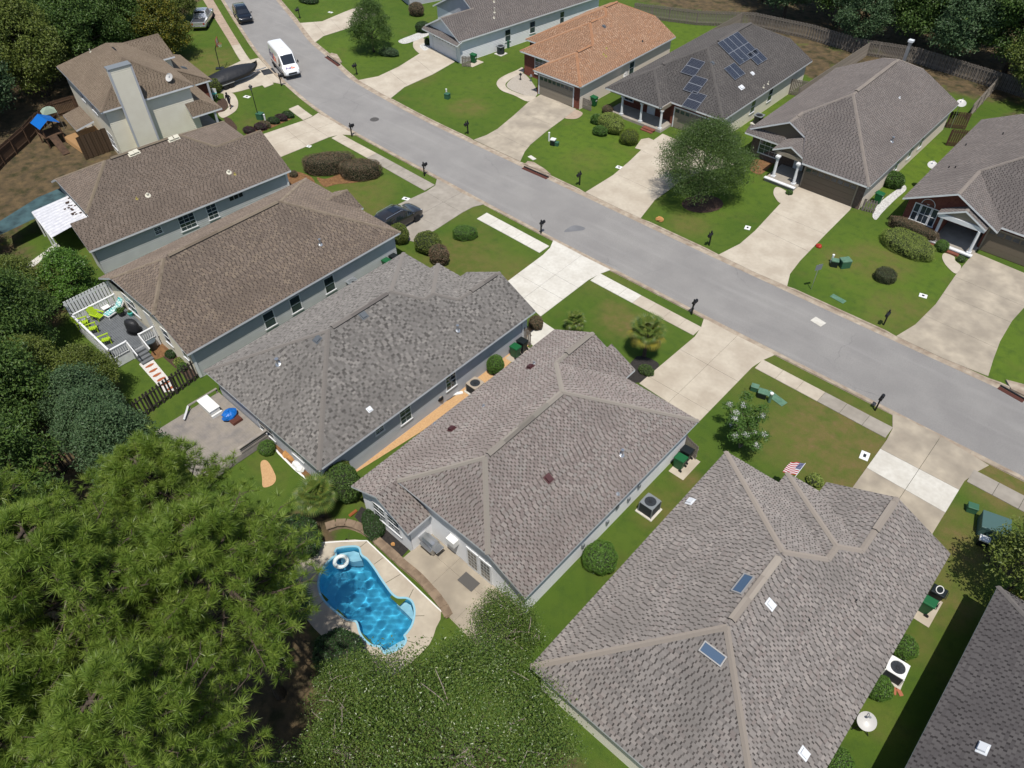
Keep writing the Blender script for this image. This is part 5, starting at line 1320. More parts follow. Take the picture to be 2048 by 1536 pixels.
pines = [(pineA, (-22.2, -1.2, 0), .3, 1.0, 'tall pine filling the left edge of the picture below the dark fence'), (pineB, (-19.2, 2.9, 0), 1.7, 1.0, 'tall pine whose crown shades the left half of the pool'),
         (pineA, (-15.2, -2.4, 0), 2.4, .95, 'pine crown at the bottom edge, left of the leafy oak'), (pineB, (-24.8, 3.6, 0), 3.1, .92, 'pine crown reaching over the weathered deck'),
         (pineA, (-28.5, -3.2, 0), 4.4, 1.0, 'pine crown at the far left edge behind the other pines'), (pineB, (-19.0, -5.2, 0), 5.2, 1.0, 'pine in the bottom left corner of the picture'), (pineB, (-24.5, -6.5, 0), .9, 1.05, 'pine half cut off by the left edge near the bottom')]
seen = set()
for pr, loc, rz, sc, lab in pines:
    if id(pr) in seen: o = copy_tree(pr, None, loc, rz, sc)
    else:
        o = pr; o.location = loc; o.rotation_euler = (0, 0, rz); o.scale = (sc,) * 3; seen.add(id(pr))
    o['label'] = lab; o['group'] = GP

def place(proto, used, loc, rz, sc, label, group=None, cat='tree'):
    if id(proto) in used: o = copy_tree(proto, None, loc, rz, sc)
    else:
        used.add(id(proto)); o = proto; o.location = loc; o.rotation_euler = (0, 0, rz); o.scale = sc if hasattr(sc, '__len__') else (sc,) * 3
    o['label'] = label; o['category'] = cat
    if group: o['group'] = group
    return o
U = set()
# ---- live oak in front, bottom centre
oak = tree_proto('oak_tree', 5.4, 2.6, 8.6, 70, 1.35, 62000, .115, leaf_oak, .32, bark_pale, twigs=14, aspect=.55, shell=.35, seed=1, jit=1.1)
place(oak, U, (-9.2, 6.6, 0), 0, (1.0, .92, 1), 'broad leafy oak crown at the bottom centre beside the pool')
oak2 = tree_proto('oak_tree', 2.6, 1.2, 5.2, 34, .8, 15000, .1, leaf_oak, .14, bark_pale, twigs=20, aspect=.55, shell=.3, seed=4, jit=1.1)
place(oak2, U, (-13.6, 3.2, 0), 0, 1, 'smaller twiggy tree between the pines and the broad oak')
place(oak2, U, (-12.2, 12.2, 0), 1.2, (.85, .85, .95), 'leafy branch tips hanging over the rear corner of the mauve roof')
place(oak2, U, (-15.6, 5.2, 0), 2.2, (.9, .9, .75), 'twiggy tree in the shade at the near left corner of the pool paving')
place(oak2, U, (-13.4, -.2, 0), 3.4, 1.05, 'twiggy tree at the bottom edge between pine and oak')
# ---- oval street tree
ov = tree_proto('shade_tree', 4.3, 1.7, 7.0, 80, 1.15, 60000, .13, leaf_mid, .16, bark, seed=7, shell=.4, aspect=.42, jit=1.0)
place(ov, U, (-28.6, 56.4, 0), .4, (1.0, 1.0, 1.0), 'round dense shade tree on the far lawn between two driveways')
# ---- round tree with drooping tips at the top
rt = tree_proto('shade_tree', 2.8, 1.0, 5.6, 50, .85, 20000, .15, leaf_wood, .15, bark, seed=8, shell=.4, jit=1.0)
place(rt, U, (-77.9, 58.6, 0), 0, (1, 1, 1.05), 'round green tree beside the upper street across from the delivery van')
# ---- tree on the left behind B, glossy
gl_ = tree_proto('garden_tree', 2.2, .8, 4.6, 36, .75, 12000, .17, leaf_box, .13, bark, seed=9, shell=.4)
place(gl_, U, (-57.5, 10.6, 0), 0, 1, 'glossy round tree between the white patio cover and the deck')
# ---- crepe myrtle with white blossom
cm = thing('crepe_myrtle', 'crepe myrtle with white blossoms in front of the flag house', 'tree', (-10.3, 32.6, 0))
random.seed(31)
m = MB(); tips = []
for k in range(16):
    a = k * 2.4; r = random.uniform(.6, 1.9); h = random.uniform(1.6, 3.2)
    tip = (r * math.cos(a), r * math.sin(a), h); m.tube([(0, 0, 0), (r * .3 * math.cos(a), r * .3 * math.sin(a), h * .55), tip], [.045, .03, .01], 5); tips.append(tip)
m.build('trunk', bark_pale, cm, o=(0, 0, 0))
P, d = clump_points(tips + [(t[0] * .55, t[1] * .55, t[2] * .75) for t in tips], [.42] * 16 + [.4] * 16, 6500, .9, .2)
V, F = leaves_geo(P, d * .4 + np.array([0, 0, .6]), .14, .5); np_mesh('crown', V, F, leaf_bright, cm)
ft = [tips[i] for i in (0, 1, 3, 4, 5, 7, 9, 10, 12, 13, 15)]
for t in ft:
    P, d = clump_points([(t[0], t[1], t[2] + .12)], [.2], 120, 1.1, .1); V, F = leaves_geo(P, d, .07, .8); np_mesh('blossom', V, F, flower_white, cm)
# ---- tree at the right edge over the lawn
rtree = tree_proto('garden_tree', 2.0, 2.0, 5.0, 30, .7, 7000, .17, leaf_wood2, .1, bark, seed=12, shell=.3)
place(rtree, U, (6.0, 33.2, 0), 0, 1.15, 'loose leafy tree at the right edge casting shade over green utility boxes')
bt = tree_proto('garden_tree', 1.1, .4, 2.0, 16, .5, 3500, .12, leaf_yellow, .06, bark, seed=13, shell=.3)
place(bt, U, (6.7, 31.9, 0), 0, 1, 'small yellow green shrub touching the corner of the dark roof', cat='shrub')
bl = tree_proto('garden_shrub', .95, .3, 2.2, 16, .5, 3500, .1, leaf_wood3, .05, bark, seed=14, shell=.3)
place(bl, U, (5.0, 35.4, 0), 0, 1, 'blue green shrub beside the big green transformer box', cat='shrub')
# ---- woods, left
wA = tree_proto('woodland_tree', 4.4, 2.6, 11.0, 60, 1.4, 26000, .27, leaf_wood, .24, bark, seed=21, shell=.35)
wB = tree_proto('woodland_tree', 4.0, 1.8, 9.0, 52, 1.3, 22000, .27, leaf_yellow, .22, bark, seed=22, shell=.35)
wC = tree_proto('woodland_tree', 4.2, 2.2, 10.0, 56, 1.35, 24000, .27, leaf_wood3, .22, bark, seed=23, shell=.35)
wD = tree_proto('woodland_tree', 4.0, 1.8, 8.5, 52, 1.25, 24000, .24, leaf_wood2, .2, bark, seed=24, shell=.35)
GL = 'woodland behind the houses on the left'; GR = 'woodland behind the far fence'
L_ = [(wA, (-98, 32, 0), 1.0, 'dark green tree standing close behind the two storey house roof'), (wB, (-95.5, 40.5, 0), .85, 'yellowing tree between the two storey house and the silver pickup'), (wA, (-104, 41, 0), 1.1, 'green tree behind the yellowing one at the upper left'),
      (wC, (-106, 34, 0), 1.05, 'bluish green tree in the upper left woods, second from the pickup'), (wD, (-97, 25.5, 0), 1.1, 'olive tree behind the left gable of the two storey house'), (wA, (-104, 26, 0), 1.15, 'tall green tree deep in the upper left woods'),
      (wB, (-112, 38, 0), 1.1, 'yellow green crown near the top left edge'), (wC, (-113, 29, 0), 1.15, 'bluish crown in the upper left corner region'), (wD, (-112, 46, 0), 1.0, 'olive crown cut off by the top edge left of the sidewalk'), (wA, (-121, 34, 0), 1.2, 'green crown in the very top left corner'),
      (wC, (-94, 17.5, 0), 1.1, 'bluish crown above the curved wooden fence at the left'), (wD, (-88.5, 11.5, 0), 1.0, 'olive crown at the left edge beside the playset'), (wA, (-99, 17, 0), 1.15, 'dark green crown at the left edge above the wooden fence'), (wC, (-82, 8.5, 0), .9, 'bluish crown at the left edge below the playset'),
      (wA, (-107, 19, 0), 1.2, 'green crown at the left edge under the top left corner'), (wB, (-118, 44, 0), 1.1, 'yellow green crown on the top edge far left'), (wD, (-104.5, 47, 0), .8, 'olive tree shading the bonnet of the silver pickup'), (wA, (-98.5, 37, 0), .9, 'small dark tree filling the gap behind the two storey house'),
      (wB, (-62.5, 5.0, 0), .78, 'yellowing tree at the left edge beside the small lawn'), (wD, (-57.0, 3.2, 0), .72, 'olive tree below the yellowing one at the left edge'), (wA, (-53.5, 5.6, 0), .62, 'dark green tree hanging over the deck with the lime chairs'), (wD, (-48.0, 4.2, 0), .62, 'olive tree above the stepping path, left of the lawn'),
      (wA, (-45.5, 1.5, 0), .75, 'green tree between the stepping path and the pines'), (wC, (-66, .5, 0), .95, 'bluish tree at the left edge in the middle'), (wB, (-69.5, 6.5, 0), .8, 'yellow green tree by the blue green shade fabric at left'), (wD, (-51, -1.5, 0), .95, 'olive tree at the left edge above the pines'),
      (wC, (-40.5, 4.6, 0), .55, 'small bluish tree at the left end of the dark fence'), (wA, (-38, -1.5, 0), .8, 'dark tree in the shade behind the pines'), (wA, (-74, 4, 0), 1.0, 'dark green tree at the left edge below the shade fabric'), (wC, (-88, 3, 0), 1.1, 'bluish crown at left edge between the fence and shade fabric'),
      (wD, (-58.8, 7.4, 0), .6, 'olive tree in front of the white board screen'), (wA, (-52.5, 2.6, 0), .85, 'dark green tree left of the grey deck railing'), (wD, (-46.0, 6.6, 0), .5, 'small olive tree over the lawn beside the deck stairs'), (wC, (-43.5, 5.0, 0), .55, 'bluish tree against the far end of the dark fence'), (wB, (-57.5, -1.5, 0), .9, 'yellow green tree at the left edge above the bluish one'), (wA, (-48.0, .2, 0), .85, 'green tree overhanging the left edge below the deck'), (wC, (-37.0, 4.8, 0), .6, 'bluish tree in front of the weathered deck')]
for i, (p, loc, sc, lab) in enumerate(L_): place(p, U, loc, i * 1.37, (sc, sc, sc * random.uniform(.92, 1.08)), lab, GL)
# ---- woods, right
W2 = [(wC, (-44, 101, 0), 1.0, 'first crown from the left behind the far fence'), (wA, (-38, 104, 0), 1.05, 'dark crown behind the far fence above the solar panels'), (wC, (-33, 99.5, 0), .9, 'bluish crown leaning over the far fence beside the solar roof'), (wA, (-27.5, 103, 0), 1.05, 'dark green crown behind the far fence above the taupe pediment house'),
      (wC, (-22, 101, 0), 1.0, 'bluish crown above the thin metal flue'), (wA, (-16.5, 102.5, 0), 1.1, 'dark crown right of the metal flue beyond the fence'), (wD, (-11.5, 97.5, 0), 1.05, 'olive crown over the corner of the far fence at the right'), (wD, (-6.5, 93.5, 0), .95, 'olive crown hanging over the yard at the right edge'),
      (wA, (-4, 100, 0), 1.1, 'green crown at the right edge near the top'), (wC, (-30, 110, 0), 1.15, 'bluish crown on the top edge, right part'), (wA, (-22, 111, 0), 1.2, 'tall crown on the top edge above the flue'), (wD, (-12, 108, 0), 1.2, 'olive crown on the top edge near the right corner'),
      (wA, (-50, 106, 0), 1.05, 'dark crown on the top edge right of the terracotta roof'), (wC, (-42, 110, 0), 1.1, 'bluish crown on the top edge above the solar roof'), (wD, (0, 108, 0), 1.2, 'olive crown in the top right corner'), (wA, (-3, 91, 0), .8, 'small green tree at the right edge behind the grey roof')]
for i, (p, loc, sc, lab) in enumerate(W2): place(p, U, loc, 2 + i * 1.71, (sc, sc, sc * random.uniform(.92, 1.08)), lab, GR)

# ---- clipped shrubs
def shrub(name, label, loc, rx, ry, h, lm, n=3500, ls=.07, rot=0, flat=False, z0=0.0, group=None, cat='shrub', jit=.6):
    """clipped bush: dark twig body and a dense leaf skin; flat = box-like top"""
    o = thing(name, label, cat, loc, rot, group)
    pr = [(.80, 0), (.96, .12), (1, .4), (1, .78), (.96, .9), (.80, .97), (.3, 1.0), (.02, 1.0)] if flat else [(.55, 0), (.85, .15), (1, .45), (.95, .68), (.75, .86), (.4, .97), (.02, 1)]
    m = MB(); m.lathe((0, 0, z0), [(r * .93, z * h * .96) for r, z in pr], 24, sx=rx, sy=ry); m.build('twigs', MATS.get('shrub_inside') or mat('shrub_inside', (.02, .026, .012), .95), o, o=(0, 0, 0))
    t = RNG.random(n); seg = np.array(pr)
    L = np.hypot(np.diff(seg[:, 0]) * (rx + ry) / 2, np.diff(seg[:, 1]) * h) * (seg[:-1, 0] + seg[1:, 0] + .02); cum = np.concatenate([[0], np.cumsum(L)]) / L.sum()
    r = np.interp(t, cum, seg[:, 0]); z = np.interp(t, cum, seg[:, 1]); a = RNG.uniform(0, 2 * np.pi, n)
    k = np.clip(np.searchsorted(cum, t) - 1, 0, len(seg) - 2); dr = np.diff(seg[:, 0])[k] * rx; dz = np.diff(seg[:, 1])[k] * h
    wob = 1 + .05 * np.sin(3 * a + 2) + .04 * np.sin(7 * a + z * 5) + RNG.normal(size=n) * .03
    P = np.stack([r * np.cos(a) * rx * wob, r * np.sin(a) * ry * wob, z0 + z * h + RNG.normal(size=n) * .02], 1)
    Nn = np.stack([np.cos(a) * dz, np.sin(a) * dz, -dr], 1); Nn /= np.linalg.norm(Nn, axis=1, keepdims=True) + 1e-9
    V, F = leaves_geo(P, Nn, ls, .6, jit=jit); np_mesh('leaves', V, F, lm, o)
    return o
def gp(px, py): return g(px, py)[:2] + (0,)
# bronze hedges on A's lawn
h1 = g(661, 350); h2 = g(718, 352)
shrub('clipped_hedge', 'longer kidney shaped bronze hedge on the lawn, left of its twin', (h1[0] - .7, h1[1] + .5, 0), 1.15, 2.5, 1.6, leaf_red, 9000, .085, R_(-38), True)
shrub('clipped_hedge', 'oval bronze hedge on the lawn, right of its longer twin', (h2[0] + .2, h2[1] + .1, 0), 1.1, 2.0, 1.5, leaf_red, 8000, .085, R_(-48), True)
shrub('clipped_bush', 'clipped oval green bush alone on the lawn beside the new concrete driveway', gp(930, 474), 1.05, .75, .85, leaf_box, 5000, .07, R_(40), True)
shrub('clipped_bush', 'round dark green bush beside the long white wall', gp(1199, 1128), .98, .98, 1.5, leaf_box, 6500, .075)
shrub('clipped_bush', 'olive egg shaped bush beside the brick steps', gp(1258, 285), 1.0, 1.0, 1.35, leaf_olive, 6000, .06)
shrub('clipped_bush', 'pale lime bush in front of the white porch columns', gp(1222, 258), 1.7, 1.2, 1.5, leaf_lime, 6500, .11, R_(-20))
shrub('leafy_plant', 'low leafy plant left of the pale lime bush', gp(1200, 268), .8, .7, .8, leaf_bright, 1800, .15, jit=1)
shrub('leafy_plant', 'spiky green plant behind the pale lime bush', gp(1194, 246), .7, .6, .9, leaf_bright, 1600, .17, jit=1)
shrub('clipped_bush', 'small dark red bush at the porch corner behind the lime bush', gp(1215, 225), .6, .6, .8, leaf_red, 1800, .08)
shrub('clipped_hedge', 'broad oval lime hedge on the right lawn', gp(1812, 497), 2.25, 1.45, .95, leaf_lime, 9500, .085, R_(-12), True)
shrub('clipped_hedge', 'long bronze hedge under the arched brick window', gp(1822, 468), 2.15, .62, 1.0, leaf_red, 6500, .075, R_(-4), True)
shrub('clipped_bush', 'round bronze green bush alone on the right lawn', gp(1768, 558), .82, .82, .75, mat('leaf_bronze_green', (.06, .07, .03), .5, isl_cols=[(.05, .075, .022), (.08, .07, .035), (.06, .09, .03)], trans=.15), 4500, .065, 0, True)
shrub('clipped_bush', 'small round green bush beside the right porch', gp(1880, 500), .55, .55, .9, leaf_box, 2600, .06)
shrub('leafy_plant', 'small plant on the curved path by the white porch edge', gp(1578, 388), .32, .32, .35, leaf_bright, 500, .08, jit=1)
shrub('leafy_plant', 'small potted plant by the right porch step', gp(1921, 522), .35, .35, .4, leaf_mid, 500, .08, jit=1)
shrub('garden_bush', 'leafy bush among white stones beside the green bin', gp(1783, 372), .95, .8, 1.4, leaf_bright, 2600, .13, jit=1)
shrub('clipped_bush', 'round bush beside the grey metal unit in the tan gravel', (-28.0 + 1.0, 27.1, 0), .62, .62, 1.5, leaf_box, 4000, .07)
shrub('dark_bush', 'low dark red bush under the round bush in the tan gravel', (-26.1, 26.7, 0), .55, .5, .55, leaf_purple, 1500, .07, jit=1)
shrub('garden_bush', 'bronze leaf bush at the front corner of the plain grey roof', gp(1072, 655), .55, .55, 1.0, leaf_red, 2200, .08)
shrub('clipped_bush', 'round bush at the end of the weathered deck', gp(536, 903), .55, .55, .8, leaf_box, 2600, .06)
shrub('garden_bush', 'wide dark green bush in the black mulch bed by the pool', gp(750, 1055), 1.15, .7, 1.0, leaf_dkgreen, 4200, .08, R_(-38), jit=1)
shrub('clipped_bush', 'half hidden round bush under the eave, above the white metal unit', (3.1, 26.1, 0), .62, .62, 1.2, leaf_box, 4200, .07)
shrub('clipped_bush', 'half hidden round bush under the eave, below the white metal unit', (3.05, 23.2, 0), .6, .6, 1.2, leaf_box, 4200, .07)
shrub('clipped_bush', 'round bush under the eave nearest the bottom edge', (3.1, 18.6, 0), .62, .62, 1.2, leaf_box, 4200, .07)
shrub('garden_bush', 'grey green low bush in front of the round upper tree', gp(778, 110), 1.35, .8, .8, leaf_wood3, 3000, .11, R_(20), jit=1)
shrub('garden_bush', 'dark bush at the porch of the white garage house', gp(846, 63), 1.0, .9, 1.2, leaf_dkgreen, 2600, .11)
shrub('garden_bush', 'domed bronze bush at the top edge beside the pale blue wall', gp(834, 30), 1.1, 1.0, 1.6, leaf_red, 2600, .11)
shrub('garden_bush', 'dark bush at the top edge by the upper lawn', gp(618, 3), 1.8, 1.2, .7, leaf_dkgreen, 2600, .12)
shrub('garden_bush', 'tall bright bush in front of the picket screen by the white garage', gp(929, 118), .62, .55, 2.4, leaf_bright, 3800, .12, jit=1)
shrub('garden_bush', 'small clipped bush by the white stones near the white garage', gp(855, 90), .35, .35, .9, leaf_dkgreen, 900, .08)
for k, (x, y, r, lm, lab) in enumerate([(800, 470, .95, leaf_wood2, 'olive bush at the front corner of the brown roofed house'), (858, 488, 1.25, leaf_wood2, 'loose olive shrub on the lawn corner beside the brown roofed house'), (880, 512, .9, leaf_red, 'rust tipped shrub next to the loose olive shrub')]):
    shrub('garden_bush', lab, gp(x, y + 12), r, r * .85, 1.6, lm, 3000, .12, jit=1.1)
for k, (x, y, lm, lab) in enumerate([(500, 265, leaf_purple, 'purple shrub at the lower end of the straw bed'), (522, 258, leaf_purple, 'purple shrub second from the lower end of the straw bed'), (563, 240, leaf_purple, 'purple shrub near the upper end of the straw bed'), (577, 234, leaf_dkgreen, 'green shrub at the upper end of the straw bed'), (530, 254, leaf_red, 'bronze shrub in the middle of the straw bed'), (548, 246, leaf_dkgreen, 'small green shrub in the middle of the straw bed')]):
    shrub('garden_shrub', lab, gp(x, y), .75, .5, .6, lm, 900, .1, R_(20), jit=1)
shrub('garden_shrub', 'bronze shrub at the corner of the taupe roofed house', gp(588, 352), .45, .4, .5, leaf_red, 700, .08, jit=1)
for x, y, lm, lab in ((343, 712, leaf_dkgreen, 'dark plant at the upper end of the mulch bed beside the stairs'), (360, 728, leaf_lime, 'lime plant in the mulch bed beside the stairs'), (367, 738, leaf_bright, 'bright leafy plant at the lower end of the mulch bed')): shrub('leafy_plant', lab, gp(x, y), .42, .36, .45, lm, 700, .1, jit=1)
shrub('garden_bush', 'leafy dark shrub behind the palm beside the mauve roof', gp(690, 985), 1.3, 1.0, 2.2, leaf_wood, 4500, .12, jit=1.1)
shrub('garden_bush', 'reddish tipped shrub at the corner of the plain grey roof by the gravel', gp(685, 960), .8, .7, 1.8, leaf_wood2, 2500, .11, jit=1.1)
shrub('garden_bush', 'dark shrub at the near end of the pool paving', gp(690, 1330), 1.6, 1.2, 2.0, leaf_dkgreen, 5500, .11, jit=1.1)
shrub('garden_bush', 'bright shrub in the shade at the left side of the pool', (-24.6, 6.6, 0), 1.2, .9, 1.4, leaf_wood, 3000, .11, jit=1.1)
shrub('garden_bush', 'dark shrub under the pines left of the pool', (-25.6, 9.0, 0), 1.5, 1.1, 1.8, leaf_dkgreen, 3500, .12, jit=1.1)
shrub('leafy_plant', 'small strappy plant at the front of the flag house', gp(1628, 965), .5, .45, .55, leaf_lime, 700, .14, jit=1)
shrub('garden_bush', 'flowering low shrub in the black bed by the palm', gp(1292, 745), .6, .45, .5, leaf_mid, 1200, .08, jit=1)
# ---- palms: each frond an object of its own
def frond_mesh(fan=True, L=1.0):
    m = MB(); n = 22
    pet = .55 * L
    m.tube([(0, 0, 0), (pet * .6, 0, .06), (pet, 0, .03)], [.018, .014, .01], 4)
    for k in range(n):
        a = -1.9 + 3.8 * k / (n - 1); l = .62 * L * (1 - .18 * abs(a) / 1.9)
        dx, dy = math.cos(a), math.sin(a); w = .032 * L
        p = (pet, 0, .03); e1 = (pet + dx * l * .6, dy * l * .6, .05); e2 = (pet + dx * l, dy * l, -.12 * L)
        m.face([p, (e1[0] - dy * w, e1[1] + dx * w, e1[2] + .02), e1, ]); m.face([p, e1, (e1[0] + dy * w, e1[1] - dx * w, e1[2] + .02)])
        m.face([(e1[0] - dy * w, e1[1] + dx * w, e1[2] + .02), e2, e1]); m.face([e1, e2, (e1[0] + dy * w, e1[1] - dx * w, e1[2] + .02)])
    return m
def palm(label, loc, H, L, n, seed, m1, m2=None, name='palm_tree'):
    random.seed(seed); o = thing(name, label, 'palm', loc)
    m = MB(); m.tube([(0, 0, -.05), (.03, 0, H * .5), (0, .03, H)], [.16, .13, .12], 9); m.build('trunk', bark, o, o=(0, 0, 0))
    a = frond_mesh(True, L).build('frond', m1); me1 = a.data; bpy.data.objects.remove(a)
    a = frond_mesh(True, L).build('frond', m2 or m1); me2 = a.data; bpy.data.objects.remove(a)
    for k in range(n):
        t = k / n; el = R_(70 - 105 * t + random.uniform(-8, 8)); az = k * 2.4 + random.uniform(-.2, .2)
        M = Matrix.Translation((0, 0, H - .05)) @ Matrix.Rotation(az, 4, 'Z') @ Matrix.Rotation(-el, 4, 'Y') @ Matrix.Rotation(random.uniform(-.3, .3), 4, 'X')
        mesh_obj('frond', me2 if t > .62 else me1, o, M)
    return o
pl = g(1288, 712)
palm('large fan palm with yellow lower fronds at the driveway edge', (pl[0], pl[1], 0), 2.4, 1.35, 30, 3, leaf_palm, leaf_palm_y)
pl = g(1146, 665); palm('small fan palm on the lawn in front of the mauve roof', (pl[0] - .1, pl[1] + .3, 0), .9, .9, 16, 4, leaf_palm)
pl = g(650, 1015); palm('bright fan palm behind the corner of the mauve roofed house', (pl[0] + .4, pl[1] - .5, 0), 2.2, 1.25, 26, 5, leaf_palm)
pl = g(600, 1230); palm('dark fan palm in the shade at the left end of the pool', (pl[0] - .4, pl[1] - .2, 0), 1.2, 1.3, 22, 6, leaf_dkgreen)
# ------------------------------------------------------------------ pool
def offset_poly(P, d):
    n = len(P); s = 1 if area(P) > 0 else -1; out = []
    for i in range(n):
        a, b, c = P[i - 1], P[i], P[(i + 1) % n]
        e1 = Vector((b[0] - a[0], b[1] - a[1])).normalized(); e2 = Vector((c[0] - b[0], c[1] - b[1])).normalized()
        nn = Vector((e1.y + e2.y, -e1.x - e2.x)).normalized() * s
        out.append((b[0] + nn.x * d, b[1] + nn.y * d))
    return out
def ring_fill(name, outer, inner, z, mt):
    bm = bmesh.new()
    for P in (outer, inner):
        vs = [bm.verts.new((p[0], p[1], z)) for p in P]
        for i in range(len(vs)): bm.edges.new((vs[i], vs[(i + 1) % len(vs)]))
    bmesh.ops.triangle_fill(bm, use_beauty=True, edges=bm.edges[:])
    bmesh.ops.recalc_face_normals(bm, faces=bm.faces[:])
    for f in bm.faces:
        if f.normal.z < 0: f.normal_flip()
    me = bpy.data.meshes.new(name); bm.to_mesh(me); bm.free(); me.materials.append(mt)
    ob = bpy.data.objects.new(name, me); C.objects.link(ob); return ob
pool_s = smooth_poly(pool_poly, 3)
shell_m = mat('pool_shell', (.06, .42, .62), .5, col2=(.045, .36, .57), vs=1.2)
deck_m = conc
o_ = ring_fill('pool_paving', smooth_poly(deck_poly, 2), offset_poly(pool_s, .1), .03, conc); structure(o_)
for a, b in [((385, 225), (440, 180)), ((470, 325), (525, 285)), ((540, 435), (625, 385)), ((675, 530), (705, 470)), ((705, 632), (770, 630)), ((520, 830), (508, 925)), ((600, 828), (645, 935)), ((655, 775), (740, 800)), ((150, 425), (20, 428)), ((150, 320), (65, 265)), ((170, 545), (110, 590)), ((300, 650), (240, 760)), ((420, 780), (370, 820)), ((320, 190), (322, 140))]:
    p, q = Vector(g(*zp(*a)) ), Vector(g(*zp(*b))); t = (q - p).normalized(); n = Vector((t.y, -t.x, 0))
    MB().face([p + n * .014 + Vector((0, 0, .034)), q + n * .014 + Vector((0, 0, .034)), q - n * .014 + Vector((0, 0, .034)), p - n * .014 + Vector((0, 0, .034))]).build('joint', joint_m, o_, o=(0, 0, 0))
pool = thing('swimming_pool', 'kidney shaped blue swimming pool, left half in the shade', 'pool', (-20, 9, 0))
m = MB(); inn = offset_poly(pool_s, 0); out = offset_poly(pool_s, .11); n = len(inn)
for k in range(n):
    j = (k + 1) % n
    m.face([(*inn[k], .05), (*inn[j], .05), (*out[j], .05), (*out[k], .05)]); m.face([(*out[k], .05), (*out[j], .05), (*out[j], .0), (*out[k], .0)]); m.face([(*inn[k], .05), (*inn[k], -.1), (*inn[j], -.1), (*inn[j], .05)])
m.build('coping', mat('pool_coping', (.24, .46, .56), .5), pool)
# basin: rings shrinking inwards to a sloping floor
cxp = sum(p[0] for p in inn) / n; cyp = sum(p[1] for p in inn) / n
m = MB(); rings = [[(*p, -.02) for p in inn]]
for f, dz in ((.985, -1.0), (.93, -1.25), (.75, -1.38), (.5, -1.45), (.2, -1.5)):
    r = []
    for p in inn:
        x, y = cxp + (p[0] - cxp) * f, cyp + (p[1] - cyp) * f
        deep = 1.0 + .28 * ((-x - 20) / 3)      # deeper towards the left end
        r.append((x, y, dz * deep))
    rings.append(r)
for a, b in zip(rings[:-1], rings[1:]):
    for k in range(n): j = (k + 1) % n; m.face([a[k], a[j], b[j], b[k]])
m.face(rings[-1]); basin = m.build('basin', shell_m, pool, smooth=True)
def step(pts, z):
    P = gl(zp, pts); m = MB(); m.prism(P, -1.3, z); m.build('step', mat('pool_step', (.42, .68, .76), .5) if 'pool_step' not in MATS else MATS['pool_step'], pool)
step([(258, 240), (345, 226), (375, 236), (382, 262), (395, 282), (340, 290), (300, 275), (262, 268)], -.45)
step([(615, 532), (660, 535), (685, 550), (700, 592), (698, 640), (660, 600), (600, 545)], -.4)
step([(648, 752), (650, 778), (635, 800), (598, 824), (548, 844), (525, 822), (560, 800), (610, 770)], -.45)
# water sheet with real ripples
xs = np.arange(-25.2, -16.6, .05); ys = np.arange(6.4, 12.6, .05); X, Y = np.meshgrid(xs, ys)
rgw = np.random.default_rng(5); Zw = np.zeros_like(X)
for k in range(42):
    a = rgw.uniform(0, 2 * np.pi); lam = rgw.uniform(.26, 1.1); Zw += rgw.uniform(.3, 1) * lam * .0052 * np.sin(2 * np.pi * (X * np.cos(a) + Y * np.sin(a)) / lam + rgw.uniform(0, 6.28))
Zw = Zw * 1.0 - .11
V = np.stack([X.ravel(), Y.ravel(), Zw.ravel()], 1); nx = len(xs)
i = (np.arange(len(ys) - 1)[:, None] * nx + np.arange(nx - 1)[None, :]); F = np.stack([i, i + 1, i + nx + 1, i + nx], -1).reshape(-1, 4)
keep = pip(offset_poly(pool_s, .03), V[F][:, :, 0].mean(1), V[F][:, :, 1].mean(1)); F = F[keep]
us_, inv = np.unique(F, return_inverse=True); V = V[us_]; F = inv.reshape(-1, 4)
wm = bpy.data.materials.new('pool_water'); wm.use_nodes = True
N = wm.node_tree.nodes; b = N['Principled BSDF']; b.inputs['Base Color'].default_value = (.80, .95, 1, 1); b.inputs['Roughness'].default_value = 0.0; b.inputs['IOR'].default_value = 1.33; b.inputs['Transmission Weight'].default_value = 1.0
water = np_mesh('water', V, F, wm, pool, o=(-20, 9, 0), smooth=True)
try:
    water.cycles.is_caustics_caster = True; basin.cycles.is_caustics_receiver = True
    for ch in pool.children:
        if ch.name.startswith('step'): ch.cycles.is_caustics_receiver = True
    sun_d.cycles.is_caustics_light = True
except Exception as ex: print('caustics', ex)
rgp = g(*zp(272, 303)); fl = MB()
for k in range(24):
    a0, a1 = 2 * math.pi * k / 24, 2 * math.pi * (k + 1) / 24
    for q in range(8):
        b0, b1 = 2 * math.pi * q / 8, 2 * math.pi * (q + 1) / 8
        P = lambda a, b: (rgp[0] + math.cos(a) * (.36 + .12 * math.cos(b)), rgp[1] + math.sin(a) * (.36 + .12 * math.cos(b)), -.06 + .12 * math.sin(b))
        fl.face([P(a0, b0), P(a1, b0), P(a1, b1), P(a0, b1)])
tag(fl.build('float_ring', mat('clear_vinyl', (.66, .72, .70), .25), o=(rgp[0], rgp[1], -.06), smooth=True), 'pale round float at the upper end of the pool', 'float')
# white channel drain along the paving
dl = [Vector(g(*zp(*p))) for p in ((125, 200), (282, 188), (428, 184), (640, 385), (872, 606))]; m = MB()
for p, q in zip(dl[:-1], dl[1:]): t = (q - p).normalized(); nn = Vector((t.y, -t.x, 0)); m.face([p + nn * .035 + Vector((0, 0, .036)), q + nn * .035 + Vector((0, 0, .036)), q - nn * .035 + Vector((0, 0, .036)), p - nn * .035 + Vector((0, 0, .036))])
tag(m.build('channel_drain', pvc), 'thin white drain strip bent along the pool paving', 'drain')
